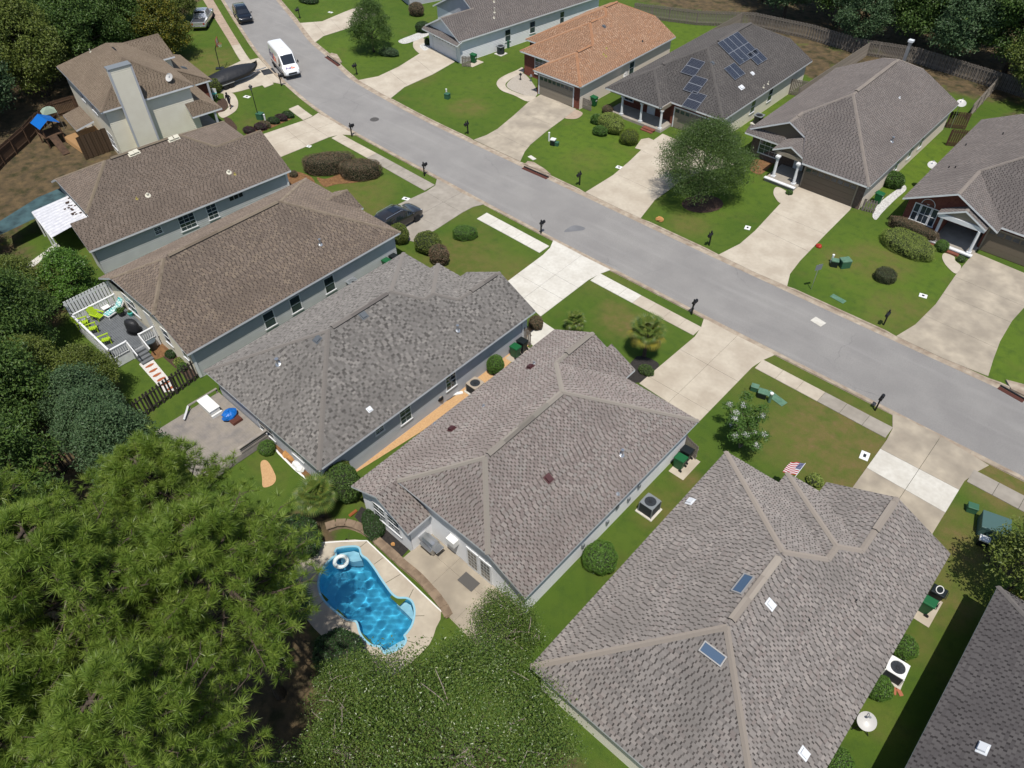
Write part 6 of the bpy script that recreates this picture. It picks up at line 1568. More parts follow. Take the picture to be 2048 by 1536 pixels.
# raised patio, retaining wall of single blocks
patio = paving('patio', [(-20.35, 14.48), (-13.0, 14.48), (-13.0, 11.4), (-16.4, 11.6), (-20.35, 12.25)], [((-17.9, 11), (-17.9, 15)), ((-15.4, 11), (-15.4, 15)), hline(13.6)], conc_old, .3)
wallp = smooth_poly([(-25.3, 10.6), (-24.75, 11.45), (-23.6, 11.95), (-22.0, 12.0), (-20.2, 11.98), (-18.5, 12.0), (-16.6, 11.75), (-15.6, 11.4)], 6, False)
rw = thing('retaining_wall', 'low curved stone block wall between the pool and the patio', 'wall', (-20, 12, 0))
acc = [0]
for p, q in zip(wallp[:-1], wallp[1:]): acc.append(acc[-1] + math.hypot(q[0] - p[0], q[1] - p[1]))
stone_m = mat('wall_stone', sr(172, 150, 126, .62), .9, col2=sr(140, 120, 100, .62), vs=2, bump=.4, bs=25, isl=.2)
def along(s):
    k = int(np.clip(np.searchsorted(acc, s) - 1, 0, len(wallp) - 2)); f = (s - acc[k]) / (acc[k + 1] - acc[k]); p, q = wallp[k], wallp[k + 1]
    t = Vector((q[0] - p[0], q[1] - p[1], 0)).normalized(); return Vector((p[0] + (q[0] - p[0]) * f, p[1] + (q[1] - p[1]) * f, 0)), t
s = 0; row = 0
for row, (z0, z1, d, bl) in enumerate(((0, .2, .17, .45), (.2, .4, .15, .45), (.4, .48, .24, .6))):
    s = (row % 2) * bl / 2 + .25
    while s < acc[-1] - .25:
        p, t = along(s); n_ = Vector((t.y, -t.x, 0)); MB().bb(p, t, n_, -bl / 2 + .008, bl / 2 - .008, -d + random.uniform(-.01, .01), d + random.uniform(-.012, .012), z0, z1).build('cap_stone' if row == 2 else 'block', stone_m, rw)
        s += bl

# ------------------------------------------------------------------ fences
def fence(label, pts, h, mt, pw=.14, gap=.03, name='wooden_fence', jitter=.02, side=1, rails=True, z0=0.0, both=False):
    root = thing(name, label, 'fence', (pts[0][0], pts[0][1], 0)); L0 = Vector((pts[0][0], pts[0][1], 0))
    pm = MB(); pm.box(-pw / 2, -.012, .04, pw / 2, .012, h); a = pm.build('picket', mt); me = a.data; bpy.data.objects.remove(a)
    cnt = 0; rest = MB()
    for p, q in zip(pts[:-1], pts[1:]):
        p = Vector((p[0], p[1], 0)); q = Vector((q[0], q[1], 0)); t = (q - p); L = t.length; t /= L; n_ = Vector((t.y, -t.x, 0))
        ang = math.atan2(t.y, t.x)
        k = int(L / (pw + gap))
        for i in range(k):
            sd = side * (1 if (not both or i % 2 == 0) else -1)
            c = p + t * ((i + .5) * L / k) + n_ * .035 * sd
            if cnt < 300:
                ob = mesh_obj('picket', me, root); ob.location = c - L0 + Vector((0, 0, z0 + random.uniform(-jitter, jitter))); ob.rotation_euler = (0, 0, ang + random.uniform(-.03, .03)); cnt += 1
            else: rest.bb(c, t, n_, -pw/2, pw/2, -.012, .012, .04, h + random.uniform(-jitter, jitter))
        for z in (.35, h - .3):
            MB().bb(p, t, n_, 0, L, -.02, .02, z0 + z - .045, z0 + z + .045).build('rail', mt, root)
        for i in range(int(L / 2.4) + 1):
            MB().bb(p + t * min(i * 2.4, L), t, n_, -.045, .045, -.075, .0, 0, z0 + h - .08).build('post', mt, root)
    if rest.v: stuff(rest.build('pickets', mt, root))
    return root
fence('long grey shadow-box fence in front of the woods at the upper right', [(-60, 89.4), (-52, 92.4), (-46, 96.6), (-38.5, 97.6), (-32, 97.2), (-25.6, 99.1), (-16, 98.2), (-8, 97.3)], 1.85, wood_grey, .14, .045, both=True)
fence('grey fence running back between the two right hand far yards', [(-15.9, 98.1), (-15.6, 88.5)], 1.8, wood_grey, .14, .02)
fence('short leaning gate fence panel by the rear corner of the taupe pediment house', [(-16.7, 85.3), (-15.0, 86.2)], 1.8, wood_brown, .16, .05, 'gate_fence')
fence('short fence panel beside the right edge roof, in front of the gate panel', [(-15.25, 81.5), (-13.2, 82.6)], 1.8, wood_brown, .16, .05, 'gate_fence')
fence('wooden gate fence behind the white wall of the solar roof house', [(-32.9, 81.7), (-31.2, 82.2)], 1.8, wood_grey, .14, .03, 'gate_fence')
fence('grey side fence between the solar roof house and its right neighbour', [(-31.2, 80.4), (-30.8, 97.1)], 1.8, wood_grey, .14, .02)
fence('grey side fence behind the terracotta roofed house', [(-47.3, 82.5), (-47.4, 96)], 1.8, wood_grey, .14, .02)
fence('brown privacy fence curving round the yard of the two storey house', [(-84.5, 28.2), (-88.2, 27.2), (-90.5, 26.0), (-90.8, 23.8), (-88.9, 21.0), (-87.2, 19.2), (-84.5, 15.6), (-80.5, 11.5), (-76, 8.5)], 1.8, wood_brown, .14, .02)
fence('dark stained picket fence between the stepping path and the weathered deck', [(-42.65, 12.9), (-42.1, 8.5), (-41.6, 4.4), (-41.3, 1.5)], 1.8, wood_dark, .14, .12, both=True)
fence('small picket screen beside the taupe garage of the brick house', [(-48.35, 63.75), (-47.1, 63.75)], 1.2, wood_grey, .14, .03, 'picket_screen')
fence('small picket screen at the corner of the white garage', [(-66.3, 62.8), (-65.4, 63.4)], 1.25, wood_grey, .14, .03, 'picket_screen')
fence('small picket screen in front of the green bin by the wide taupe garage', [(-16.5, 64.5), (-15.4, 64.75)], 1.25, wood_grey, .14, .05, 'picket_screen')
fence('small picket screen beside the bins at the white wall', [(-13.0, 30.2), (-11.85, 29.85)], 1.3, wood_grey, .14, .03, 'picket_screen')
fence('small picket screen at the front corner of the plain grey roof', [(-27.9, 30.95), (-26.8, 30.75)], 1.5, wood_grey, .16, .03, 'picket_screen')

# ------------------------------------------------------------------ decks
def deck(label, x0, y0, x1, y1, z, along_x, mt, bw=.14, name='wooden_deck', skirt=None):
    root = thing(name, label, 'deck', ((x0 + x1) / 2, (y0 + y1) / 2, 0)); L0 = root.location
    n = int(((y1 - y0) if along_x else (x1 - x0)) / bw); me = None
    for k in range(n):
        m = MB()
        if along_x: y = y0 + (k + .5) * (y1 - y0) / n; m.box(x0, y - bw / 2 + .004, z - .035, x1, y + bw / 2 - .004, z + random.uniform(-.002, .002))
        else: x = x0 + (k + .5) * (x1 - x0) / n; m.box(x - bw / 2 + .004, y0, z - .035, x + bw / 2 - .004, y1, z + random.uniform(-.002, .002))
        m.build('board', mt, root)
    m = MB()
    m.box(x0, y0, .05, x0 + .04, y1, z - .04); m.box(x1 - .04, y0, .05, x1, y1, z - .04); m.box(x0 + .04, y0, .05, x1 - .04, y0 + .04, z - .04)
    m.build('skirt', skirt or mt, root)
    return root
dkB = deck('grey deck with white railing behind the brown roofed house', -53.9, 8.9, -47.95, 12.4, .8, True, deck_grey, skirt=white_paint)
def railing(root, p, q, z, h=.95, mt=None):
    mt = mt or white_paint; p = Vector((*p, 0)); q = Vector((*q, 0)); t = q - p; L = t.length; t /= L; n_ = Vector((t.y, -t.x, 0))
    MB().bb(p, t, n_, -.05, L + .05, -.07, .07, z + h - .05, z + h).build('handrail', mt, root); MB().bb(p, t, n_, 0, L, -.03, .03, z + .08, z + .14).build('rail', mt, root)
    a = MB().box(-.03, -.03, z + .1, .03, .03, z + h - .05).build('baluster', mt); me = a.data; bpy.data.objects.remove(a)
    k = max(1, int(L / .15))
    for i in range(k):
        ob = mesh_obj('baluster', me, root); ob.location = p + t * ((i + .5) * L / k) - root.location; ob.rotation_euler = (0, 0, math.atan2(t.y, t.x))
    for e in (0, L): MB().bb(p + t * e, t, n_, -.055, .055, -.055, .055, 0, z + h + .04).build('post', mt, root)
railing(dkB, (-53.85, 12.3), (-53.85, 8.95), .8); railing(dkB, (-53.85, 8.95), (-48.0, 8.95), .8); railing(dkB, (-48.0, 8.95), (-48.0, 10.25), .8); railing(dkB, (-48.0, 11.25), (-48.0, 12.35), .8)
for k in range(4): MB().box(-47.95 + k * .28, 10.3, 0, -47.65 + k * .28, 11.2, .64 - k * .16).build('stair_tread', deck_grey, dkB)
for y in (10.27, 11.23): MB().tube([(-48.0, y, 1.7), (-46.85, y, 1.0)], .05, 6).build('stair_rail', white_paint, dkB)
ps = thing('privacy_screen', 'white board screen standing beyond the deck railing', 'screen', (-54.5, 10.8, 0))
for k in range(15): MB().box(-54.45, 8.95 + k * .24, .1, -54.42, 9.13 + k * .24, 2.65).build('board', white_paint, ps)
for z in (.6, 2.3): MB().box(-54.5, 8.9, z, -54.45, 12.5, z + .1).build('rail', white_paint, ps)
dkC = deck('weathered deck boards behind the plain grey roof', -39.7, 7.4, -33.7, 12.35, .55, True, deck_wood, .15)
for (x0, y0, x1, y1) in ((-39.75, 10.3, -39.65, 12.35),):
    pass
m = MB(); m.box(-33.75, 10.3, .6, -33.68, 12.3, .75); m.box(-33.75, 10.3, .9, -33.68, 12.3, 1.05); m.box(-33.8, 10.2, 1.15, -33.6, 12.35, 1.2); m.build('handrail', deck_wood, dkC)
m = MB(); m.box(-39.75, 10.1, .95, -39.6, 12.3, 1.0); m.box(-39.72, 10.1, .6, -39.66, 10.2, .95); m.box(-39.72, 12.2, .6, -39.66, 12.3, .95); m.box(-39.72, 11.1, .6, -39.66, 11.2, .95); m.build('handrail', deck_wood, dkC)
MB().tube([(-39.7, 10.1, .95), (-39.0, 9.3, .75)], .07, 4).build('handrail', white_paint, dkC)
c = thing('storage_chest', 'white storage chest standing on the weathered deck', 'chest', (-38.5, 11.1, .55), R_(0))
m = MB(); m.box(-1.0, -.35, 0, .55, .35, .5); m.build('box', pvc, c, o=(0, 0, 0), bevel=.02); m = MB(); m.box(-1.04, -.4, .5, .6, .4, .56); m.build('lid', pvc, c, o=(0, 0, 0), bevel=.02)
MB().box(.62, -.4, 0, .75, .38, .22).build('step', pvc, c, o=(0, 0, 0))
bt_ = MB(); bt_.ell((-37.0, 11.6, .85), (.42, .55, .32), 14, 8, jit=.14); tag(bt_.build('tarp_bundle', tarp_blue, o=(-37.0, 11.6, .55)), 'crumpled blue tarp bundle beside the white storage chest', 'tarp')
tag(MB().box(-36.65, 11.3, .56, -36.15, 12.0, .78).build('brown_crate', mat('brown_crate', sr(110, 64, 50, .6), .8), o=(-36.4, 11.6, .56)), 'brown box tucked behind the blue tarp bundle', 'box')
# deck furniture
def adirondack(label, loc, rot):
    o = thing('lounge_chair', label, 'chair', loc, rot, 'lime chairs on the grey deck')
    for k in range(4): MB().box(-.26, -.22 + k * .14, .33 - k * .02, .26, -.1 + k * .14, .36 - k * .02).build('seat_slat', lime, o, o=(0, 0, 0))
    for k in range(5):
        x = -.24 + k * .12; m = MB(); m.face([(x - .052, -.25, .3), (x + .052, -.25, .3), (x + .05, -.62, 1.0 - abs(k - 2) * .04), (x - .05, -.62, 1.0 - abs(k - 2) * .04)]); m.face([(x - .052, -.28, .3), (x + .052, -.28, .3), (x + .05, -.65, 1.0 - abs(k - 2) * .04), (x - .05, -.65, 1.0 - abs(k - 2) * .04)]); m.build('back_slat', lime, o, o=(0, 0, 0))
    for sgn in (-1, 1):
        MB().box(sgn * .33 - .06, -.45, .55, sgn * .33 + .06, .35, .58).build('armrest', lime, o, o=(0, 0, 0)); MB().box(sgn * .3 - .02, .22, 0, sgn * .3 + .02, .3, .55).build('leg', lime, o, o=(0, 0, 0)); MB().box(sgn * .3 - .02, -.45, 0, sgn * .3 + .02, -.37, .55).build('leg', lime, o, o=(0, 0, 0))
zdk = zo(130, 560, 5.95)
def dkp(x, y, z=.8): p = g(*zdk(x, y), z + .2); return (p[0], p[1], z)
adirondack('larger lime chair facing the house, beside the white lounger', dkp(400, 440), R_(-70)); adirondack('lime chair in the railing corner, first of the row', dkp(225, 520), R_(-20)); adirondack('lime chair second of the row along the railing', dkp(335, 590), R_(-15)); adirondack('lime chair nearest the stairs', dkp(490, 725), R_(-10))
lo_ = thing('chaise_lounge', 'white wicker lounger with teal patterned cushion', 'lounger', dkp(590, 370), R_(12))
wick = mat('white_wicker', (.7, .7, .7), .6, bump=.5, bs=80); cush = mat('teal_cushion', (.6, .68, .66), .8, col2=(.05, .35, .36), vs=9, lo=.48, hi=.52)
m = MB(); m.box(-.32, -.8, .2, .32, .45, .32); m.build('seat', wick, lo_, o=(0, 0, 0), bevel=.03); m = MB(); m.box(-.28, -.76, .32, .28, .4, .42); m.build('cushion', cush, lo_, o=(0, 0, 0), bevel=.03)
m = MB(); m.bb((0, .42, .3), (1, 0, 0), (0, .75, .66), -.32, .32, 0, .75, -.05, .05, up=Vector((0, -.66, .75))); m.build('backrest', wick, lo_, o=(0, 0, 0)); m = MB(); m.bb((0, .42, .34), (1, 0, 0), (0, .75, .66), -.27, .27, .03, .7, .03, .12, up=Vector((0, -.66, .75))); m.build('cushion', cush, lo_, o=(0, 0, 0), bevel=.03)
for sx in (-.28, .28):
    for sy in (-.75, .4): MB().box(sx - .03, sy - .03, 0, sx + .03, sy + .03, .2).build('leg', wick, lo_, o=(0, 0, 0))
st_ = thing('side_table', 'small white side table between the lounger and the lime chair', 'table', dkp(495, 345)); MB().box(-.22, -.28, .36, .22, .28, .4).build('table_top', pvc, st_, o=(0, 0, 0))
for sx in (-.18, .18):
    for sy in (-.22, .22): MB().box(sx - .02, sy - .02, 0, sx + .02, sy + .02, .36).build('leg', pvc, st_, o=(0, 0, 0))
cg = thing('covered_grill', 'black covered barbecue on the grey deck', 'grill', dkp(820, 590), R_(20))
m = MB(); m.lathe((0, 0, 0), [(.62, 0), (.6, .5), (.58, .8), (.5, 1.0), (.3, 1.12), (.02, 1.14)], 18, sx=1, sy=.62); m.build('cover', tarp_black, cg, o=(0, 0, 0), smooth=True); m = MB(); m.lathe((0, 0, 0), [(.66, .02), (.72, .01), (.7, .0), (.2, 0)], 18, sx=1, sy=.66); m.build('hem', tarp_black, cg, o=(0, 0, 0))
pp = thing('potted_plant', 'leafy plant in a dark pot beside the lounger', 'plant', dkp(670, 400)); m = MB(); m.lathe((0, 0, 0), [(.18, 0), (.26, .3), (.28, .34), (.22, .34), (.2, .3)], 14); m.build('pot', black_plastic, pp, o=(0, 0, 0))
P, d = clump_points([(0, 0, .55)], [.3], 420, .8, .2); V, F = leaves_geo(P, d, .13, .35); np_mesh('leaves', V, F, leaf_bright, pp)
tp = thing('potted_plant', 'teal pot by the white sliding door on the deck', 'plant', dkp(780, 400)); m = MB(); m.lathe((0, 0, 0), [(.14, 0), (.2, .25), (.2, .3), (.15, .3)], 12); m.build('pot', teal, tp, o=(0, 0, 0)); P, d = clump_points([(0, 0, .4)], [.16], 120, .8, .2); V, F = leaves_geo(P, d, .09, .35); np_mesh('leaves', V, F, leaf_bright, tp)
zs_ = zo(180, 480, 3.175); p = g(*zs_(405, 690)); rb = thing('rain_barrel', 'grey round barrel beside the deck stairs', 'barrel', (p[0], p[1], 0)); m = MB(); m.lathe((0, 0, 0), [(.3, 0), (.36, .7), (.38, .72), (.38, .78), (.3, .8), (.02, .8)], 18); m.build('body', mat('barrel_grey', sr(96, 108, 116, .6), .5), rb, o=(0, 0, 0), smooth=True); m = MB(); m.lathe((0, 0, 0), [(.4, .78), (.4, .82), (.02, .86)], 18); m.build('lid', MATS['barrel_grey'], rb, o=(0, 0, 0))
p = g(*zs_(682, 815)); hb = thing('hose_reel', 'teal hose pot at the rear corner of the brown roofed house', 'hose reel', (p[0] - .2, p[1], 0)); m = MB(); m.lathe((0, 0, 0), [(.22, 0), (.3, .4), (.3, .46), (.22, .46)], 12); m.build('pot', teal, hb, o=(0, 0, 0))
sp_px = [(358, 770), (380, 800), (403, 830), (427, 858), (453, 886), (480, 913), (512, 943)]
for k, (x, y) in enumerate(sp_px):
    p = g(*zs_(x, y)); m = MB(); pts = [(p[0] + .12 * math.cos(a) * (1 + .15 * math.sin(3 * a + k)), p[1] + .32 * math.sin(a) * (1 + .1 * math.sin(2 * a))) for a in np.linspace(0, 6.28, 14, endpoint=False)]; m.prism(pts, .02, .055)
    tag(m.build('stepping_stone', terracotta, o=(p[0], p[1], .02)), 'terracotta stepping stone in the white pebble path, number %s from the stairs' % ('one', 'two', 'three', 'four', 'five', 'six', 'seven')[k], 'stepping stone', 'stepping stones')
# white patio cover behind A: corrugated sheet on posts
pc = thing('patio_cover', 'white corrugated metal patio cover behind the taupe roofed house', 'patio cover', (-66, 14, 0))
P0, P1, P2, P3 = (Vector(g(*q, 2.5)) for q in ((64, 424), (138, 396), (178, 440), (104, 476)))
P1.z = P2.z = 2.7
m = MB(); nseg = 44
for k in range(nseg):
    a, b = k / nseg, (k + 1) / nseg; za_, zb2 = (.04 if k % 4 < 2 else 0), (.04 if (k + 1) % 4 < 2 else 0)
    A, B = P0.lerp(P3, a), P0.lerp(P3, b); A2, B2 = P1.lerp(P2, a), P1.lerp(P2, b); up = Vector((0, 0, 1))
    m.face([A + up * za_, B + up * zb2, B2 + up * zb2, A2 + up * za_])
m.build('roof_sheet', metal_white, pc, recalc=False)
for q in (P0, P3, P0.lerp(P3, .5)): MB().box(q.x - .05, q.y - .05, 0, q.x + .05, q.y + .05, 2.45).build('post', white_paint, pc)
MB().tube([P0 - Vector((0, 0, .05)), P3 - Vector((0, 0, .05))], .06, 6).build('gutter', white_paint, pc)
for k in range(18):
    q = P1.lerp(P2, random.uniform(.1, .8)).lerp(P0.lerp(P3, .4), random.uniform(.02, .3)); 
    MB().ell((q.x, q.y, q.z + .06), (.1, .13, .02), 6, 4, jit=.3).build('leaf_litter', mulch_m, pc)
zl = zo(0, 330, 3.073)
paving('garden_path', gl(zl, [(150, 650), (170, 610), (345, 480), (370, 500), (215, 620)]), [(g(*zl(200, 570))[:2], g(*zl(240, 610))[:2]), (g(*zl(250, 535))[:2], g(*zl(285, 570))[:2]), (g(*zl(300, 500))[:2], g(*zl(330, 540))[:2])], conc_new, .04)
# faded shade fabric at the left edge
m = MB(); S0 = [Vector(g(*q, 1.9)) for q in ((-5, 445), (75, 395), (130, 372), (150, 392), (95, 425), (0, 470))]
m.face(S0); sf = m.build('shade_fabric', mat('faded_shade_fabric', sr(96, 132, 138, .5), .8, col2=sr(60, 84, 90, .5), vs=.8), o=tuple(S0[0])); tag(sf, 'faded blue green shade cloth stretched over the left yard', 'shade cloth')
# Z's back yard: tan deck with brown privacy curtain, playset
dkZ = deck('tan rear deck of the two storey house', -84.5, 21.9, -80.7, 25.6, .6, True, mat('tan_deck', sr(190, 150, 104, .6), .8, isl=.1))
cu = MB(); c0 = Vector(g(158, 292, 1.5)); c1 = Vector(g(227, 268, 1.5)); k = 40
for i in range(k):
    a, b = i / k, (i + 1) / k; f = lambda s_: .06 * math.sin(s_ * 40) + .04 * math.sin(s_ * 93); nrm = Vector((1, -.1, 0))
    A, B = c0.lerp(c1, a) + nrm * f(a), c0.lerp(c1, b) + nrm * f(b); cu.face([A + Vector((0, 0, .9)), B + Vector((0, 0, .9)), B - Vector((0, 0, 1.45)) + nrm * .2, A - Vector((0, 0, 1.45)) + nrm * .2])
tag(cu.build('privacy_curtain', tarp_brown, o=(c0.x, c0.y, 0), recalc=False), 'brown pleated privacy cloth hanging along the tan deck', 'curtain')
py_ = thing('playset', 'wooden playset with blue tarp roof and pale green canopy under the trees', 'playset', (-85.2, 21.0, 0))
for x, y in ((-86.2, 20.2), (-84.4, 20.2), (-86.2, 21.9), (-84.4, 21.9)): MB().box(x - .06, y - .06, 0, x + .06, y + .06, 2.2).build('post', wood_brown, py_)
MB().box(-86.3, 20.1, 1.1, -84.3, 22, 1.16).build('platform', wood_brown, py_)
m = MB(); m.face([(-86.5, 20, 2.2), (-84.2, 20, 2.2), (-84.2, 21.05, 2.8), (-86.5, 21.05, 2.8)]); m.face([(-86.5, 22.1, 2.2), (-84.2, 22.1, 2.2), (-84.2, 21.05, 2.8), (-86.5, 21.05, 2.8)]); m.build('roof_tarp', tarp_blue, py_)
m = MB(); m.face([(-84.3, 20.5, 1.15), (-84.3, 21.3, 1.15), (-81.8, 21.1, .1), (-81.8, 20.4, .1)]); m.face([(-84.3, 20.5, 1.09), (-84.3, 21.3, 1.09), (-81.8, 21.1, .04), (-81.8, 20.4, .04)]); m.build('ramp', wood_brown, py_)
cn_ = thing('canopy', 'small pale green canopy behind the blue playset roof', 'canopy', (-88.3, 22.6, 0)); m = MB(); m.lathe((-88.3, 22.6, 0), [(1.0, 1.9), (.55, 2.25), (.05, 2.45)], 4, a0=.6); m.build('fabric', mat('pale_canopy', sr(176, 196, 176, .6), .8), cn_)
for a in range(4): MB().tube([(-88.3 + .95 * math.cos(a * 1.571 + .6), 22.6 + .95 * math.sin(a * 1.571 + .6), 0), (-88.3 + .95 * math.cos(a * 1.571 + .6), 22.6 + .95 * math.sin(a * 1.571 + .6), 1.92)], .03, 6).build('pole', steel, cn_)
patch('yard_slab', [(-87, 24.6), (-83, 25.6), (-83, 26.8), (-87, 26.6)], .03, conc_grey)
# ------------------------------------------------------------------ vehicles
def loft(sections, closed_ends=True, m=None, mi=0):
    """sections: list of (x, [(y,z)...] half profile from bottom outside to top centre); mirrored"""
    m = m or MB(); rows = []
    for x, hp in sections:
        full = [(x, -y, z) for y, z in hp] + [(x, y, z) for y, z in hp[::-1]]
        rows.append(m.add(full)); n = len(full)
    for a, b in zip(rows[:-1], rows[1:]):
        for k in range(n - 1): m.f.append((a + k, b + k, b + k + 1, a + k + 1)); m.m.append(mi)
        m.f.append((a + n - 1, b + n - 1, b, a)); m.m.append(mi)
    if closed_ends:
        m.f.append(tuple(rows[0] + k for k in range(n))); m.m.append(mi); m.f.append(tuple(rows[-1] + n - 1 - k for k in range(n))); m.m.append(mi)
    return m
def wheel(parent, x, y, r=.36, w=.24, sgn=1):
    m = MB(); pr = [(r * .62, -w/2), (r * .95, -w/2), (r, -w*.36), (r, w*.36), (r * .95, w/2), (r * .62, w/2)]
    m.lathe((0, 0, 0), pr, 20); t = m.build('wheel', rubber, parent, o=(0, 0, 0), smooth=False)
    m2 = MB(); m2.lathe((0, 0, 0), [(.02, w*.42), (r * .2, w * .44), (r * .2, w*.38), (r * .6, w*.40), (r * .64, w*.48), (r * .66, w * .3)], 20)
    for k in range(5):
        a = 2 * math.pi * k / 5; m2.bb((0, 0, 0), (math.cos(a), math.sin(a), 0), (-math.sin(a), math.cos(a), 0), r*.15, r*.62, -.035, .035, w*.36, w*.47)
    rm = m2.build('rim', chrome, t, o=(0, 0, 0))
    t.matrix_local = Matrix.Translation((x, y, r)) @ Matrix.Rotation(R_(-90 * sgn), 4, 'X')
def car(name, label, cat, loc, rot, kind, paint, group=None):
    o = thing(name, label, cat, loc, rot, group)
    if kind == 'suv':
        L, W, rf, belt, hood = 4.75, .96, 1.68, 1.06, 1.04
        st = [(-2.36, .78, .55, .95, .60, .96), (-2.30, .90, .35, 1.02, .74, 1.10), (-2.05, .95, .28, 1.08, .74, 1.52), (-1.75, .96, .26, 1.08, .73, 1.64), (-.6, .96, .24, 1.06, .74, 1.70), (.25, .96, .24, 1.04, .72, 1.67), (.62, .96, .24, 1.03, .73, 1.50), (1.22, .95, .24, 1.02, .80, 1.07), (1.7, .94, .26, .98, .76, 1.02), (2.1, .90, .28, .88, .66, .94), (2.30, .80, .34, .78, .55, .82), (2.38, .66, .42, .68, .46, .70)]
        glassx = [(-2.02, -1.0), (-.94, .1), (.16, .98)]; ws = (.66, 1.20); rw_ = (-2.28, -1.86); wx = (1.45, -1.42)
    elif kind == 'pickup':
        st = [(-2.85, .92, .5, 1.0, .9, 1.02), (-2.8, .98, .42, 1.08, .96, 1.1), (-1.2, 1.0, .42, 1.1, .97, 1.12), (-.98, 1.0, .4, 1.14, .78, 1.55), (-.75, 1.0, .4, 1.14, .76, 1.86), (.45, 1.0, .4, 1.13, .76, 1.88), (.75, 1.0, .4, 1.12, .78, 1.78), (1.35, .99, .4, 1.12, .84, 1.18), (2.0, .98, .42, 1.1, .8, 1.12), (2.6, .94, .44, 1.02, .72, 1.04), (2.85, .84, .5, .86, .6, .88), (2.92, .7, .55, .75, .5, .77)]
        glassx = [(-.7, -.1), (-.04, .8)]; ws = (.82, 1.33); rw_ = (-1.02, -.78); wx = (1.85, -1.75)
    secs = []
    for x, w, z0, zb, wt, zt in st:
        secs.append((x, [(w * .9, z0), (w, z0 + .16), (w, (z0 + zb) / 2 + .1), (w * .965, zb), (wt + (w - wt) * .06, zt - .05 if zt > zb + .1 else zt - .015), (wt * .86, zt), (.001, zt + .015)]))
    b = loft(secs).build('body', paint, o, o=(0, 0, 0), smooth=True)
    md = b.modifiers.new('edge', 'EDGE_SPLIT'); md.split_angle = R_(35)
    def prof(x):
        X = [s_[0] for s_ in st]; return [float(np.interp(x, X, [s_[i] for s_ in st])) for i in range(6)]
    def sidepanel(x0, x1, sgn):
        m = MB()
        for xa, xb in zip(np.linspace(x0, x1, 5)[:-1], np.linspace(x0, x1, 5)[1:]):
            q = []
            for x in (xa, xb):
                _, w, z0, zb, wt, zt = prof(x); yb = w * .965 + .004; yt = wt + (w - wt) * .06 + .006; zt_ = zt - .05
                lo = .06; hi = .88
                q.append([(x, sgn * (yb + (yt - yb) * lo), zb + (zt_ - zb) * lo), (x, sgn * (yb + (yt - yb) * hi), zb + (zt_ - zb) * hi)])
            m.face([q[0][0], q[1][0], q[1][1], q[0][1]])
        return m.build('side_window', car_glass, o, o=(0, 0, 0), recalc=False)
    for x0, x1 in glassx:
        for sg in (1, -1): sidepanel(x0, x1, sg)
    def cross(x0, x1, nm, f0=.03, f1=.97):
        m = MB(); q = []
        for f in (f0, (f0 + f1) / 2, f1):
            x = x0 + (x1 - x0) * f; _, w, z0, zb, wt, zt = prof(x); q.append([(x, -wt * .86, zt + .008), (x, 0, zt + .024), (x, wt * .86, zt + .008)])
        for a, c_ in zip(q[:-1], q[1:]):
            for k in range(2): m.face([a[k], c_[k], c_[k + 1], a[k + 1]])
        return m.build(nm, car_glass, o, o=(0, 0, 0), recalc=False)
    cross(*ws, 'windscreen'); cross(*rw_, 'rear_window')
    for x in wx:
        for sg in (1, -1): wheel(o, x, sg * (st[4][1] - .1), .37, .25, sg)
    fx = st[-3][0]
    for sg in (1, -1):
        MB().ell((fx - .05, sg * .72, prof(fx)[5] - .12), (.22, .16, .08), 10, 6).build('headlight', lamp_clear, o, o=(0, 0, 0), smooth=True)
        MB().box(st[0][0] - .015, sg * .76 - .1, .78, st[0][0] + .12, sg * .76 + .12, 1.0).build('tail_light', tail_red, o, o=(0, 0, 0), bevel=.02)
        xm = ws[1] - .1; MB().ell((xm - .1, sg * (prof(xm)[1] + .12), prof(xm)[3] + .06), (.09, .13, .08), 8, 6).build('mirror', paint, o, o=(0, 0, 0), smooth=True)
    MB().box(fx + .1, -.5, .58, st[-1][0] + .015, .5, .7).build('grille', black_plastic, o, o=(0, 0, 0))
    if kind == 'suv':
        m = MB(); m.face([(-.9, -.42, 1.722), (-.1, -.42, 1.724), (-.1, .42, 1.724), (-.9, .42, 1.722)]) if False else m.box(-.75, -.42, 1.70, .05, .42, 1.722); m.build('sunroof', car_glass, o, o=(0, 0, 0))
        for sg in (1, -1): MB().tube([(-1.75, sg * .68, 1.68), (-1.6, sg * .68, 1.75), (0, sg * .68, 1.76), (.15, sg * .68, 1.69)], .02, 6).build('roof_rail', steel, o, o=(0, 0, 0))
    else:
        m = MB(); m.box(-2.7, -.78, .62, -1.15, .78, 1.13); m.build('bed', mat('bed_liner', (.04, .045, .055), .7), o, o=(0, 0, 0))
        MB().box(-2.98, -.9, .45, -2.84, .9, .62).build('bumper', chrome, o, o=(0, 0, 0), bevel=.02)
    return o
p_suv = mat('paint_dark_grey', (.045, .042, .042), .22, metal=.5, coat=1); p_black = mat('paint_black', (.012, .014, .018), .18, metal=.3, coat=1); p_silver = mat('paint_silver', (.55, .56, .58), .25, metal=.6, coat=.8)
car('parked_car', 'dark grey car parked on the driveway beside the brown roof', 'car', (-46.45, 34.95, .045), R_(90), 'suv', p_suv)
car('parked_car', 'black car parked along the kerb at the top of the street', 'car', (-100.1, 54.05, 0), R_(-21.5), 'suv', p_black)
car('pickup_truck', 'silver pickup parked on the grass beside the yellowing tree', 'pickup', (-103.0, 49.7, 0), R_(137), 'pickup', p_silver)
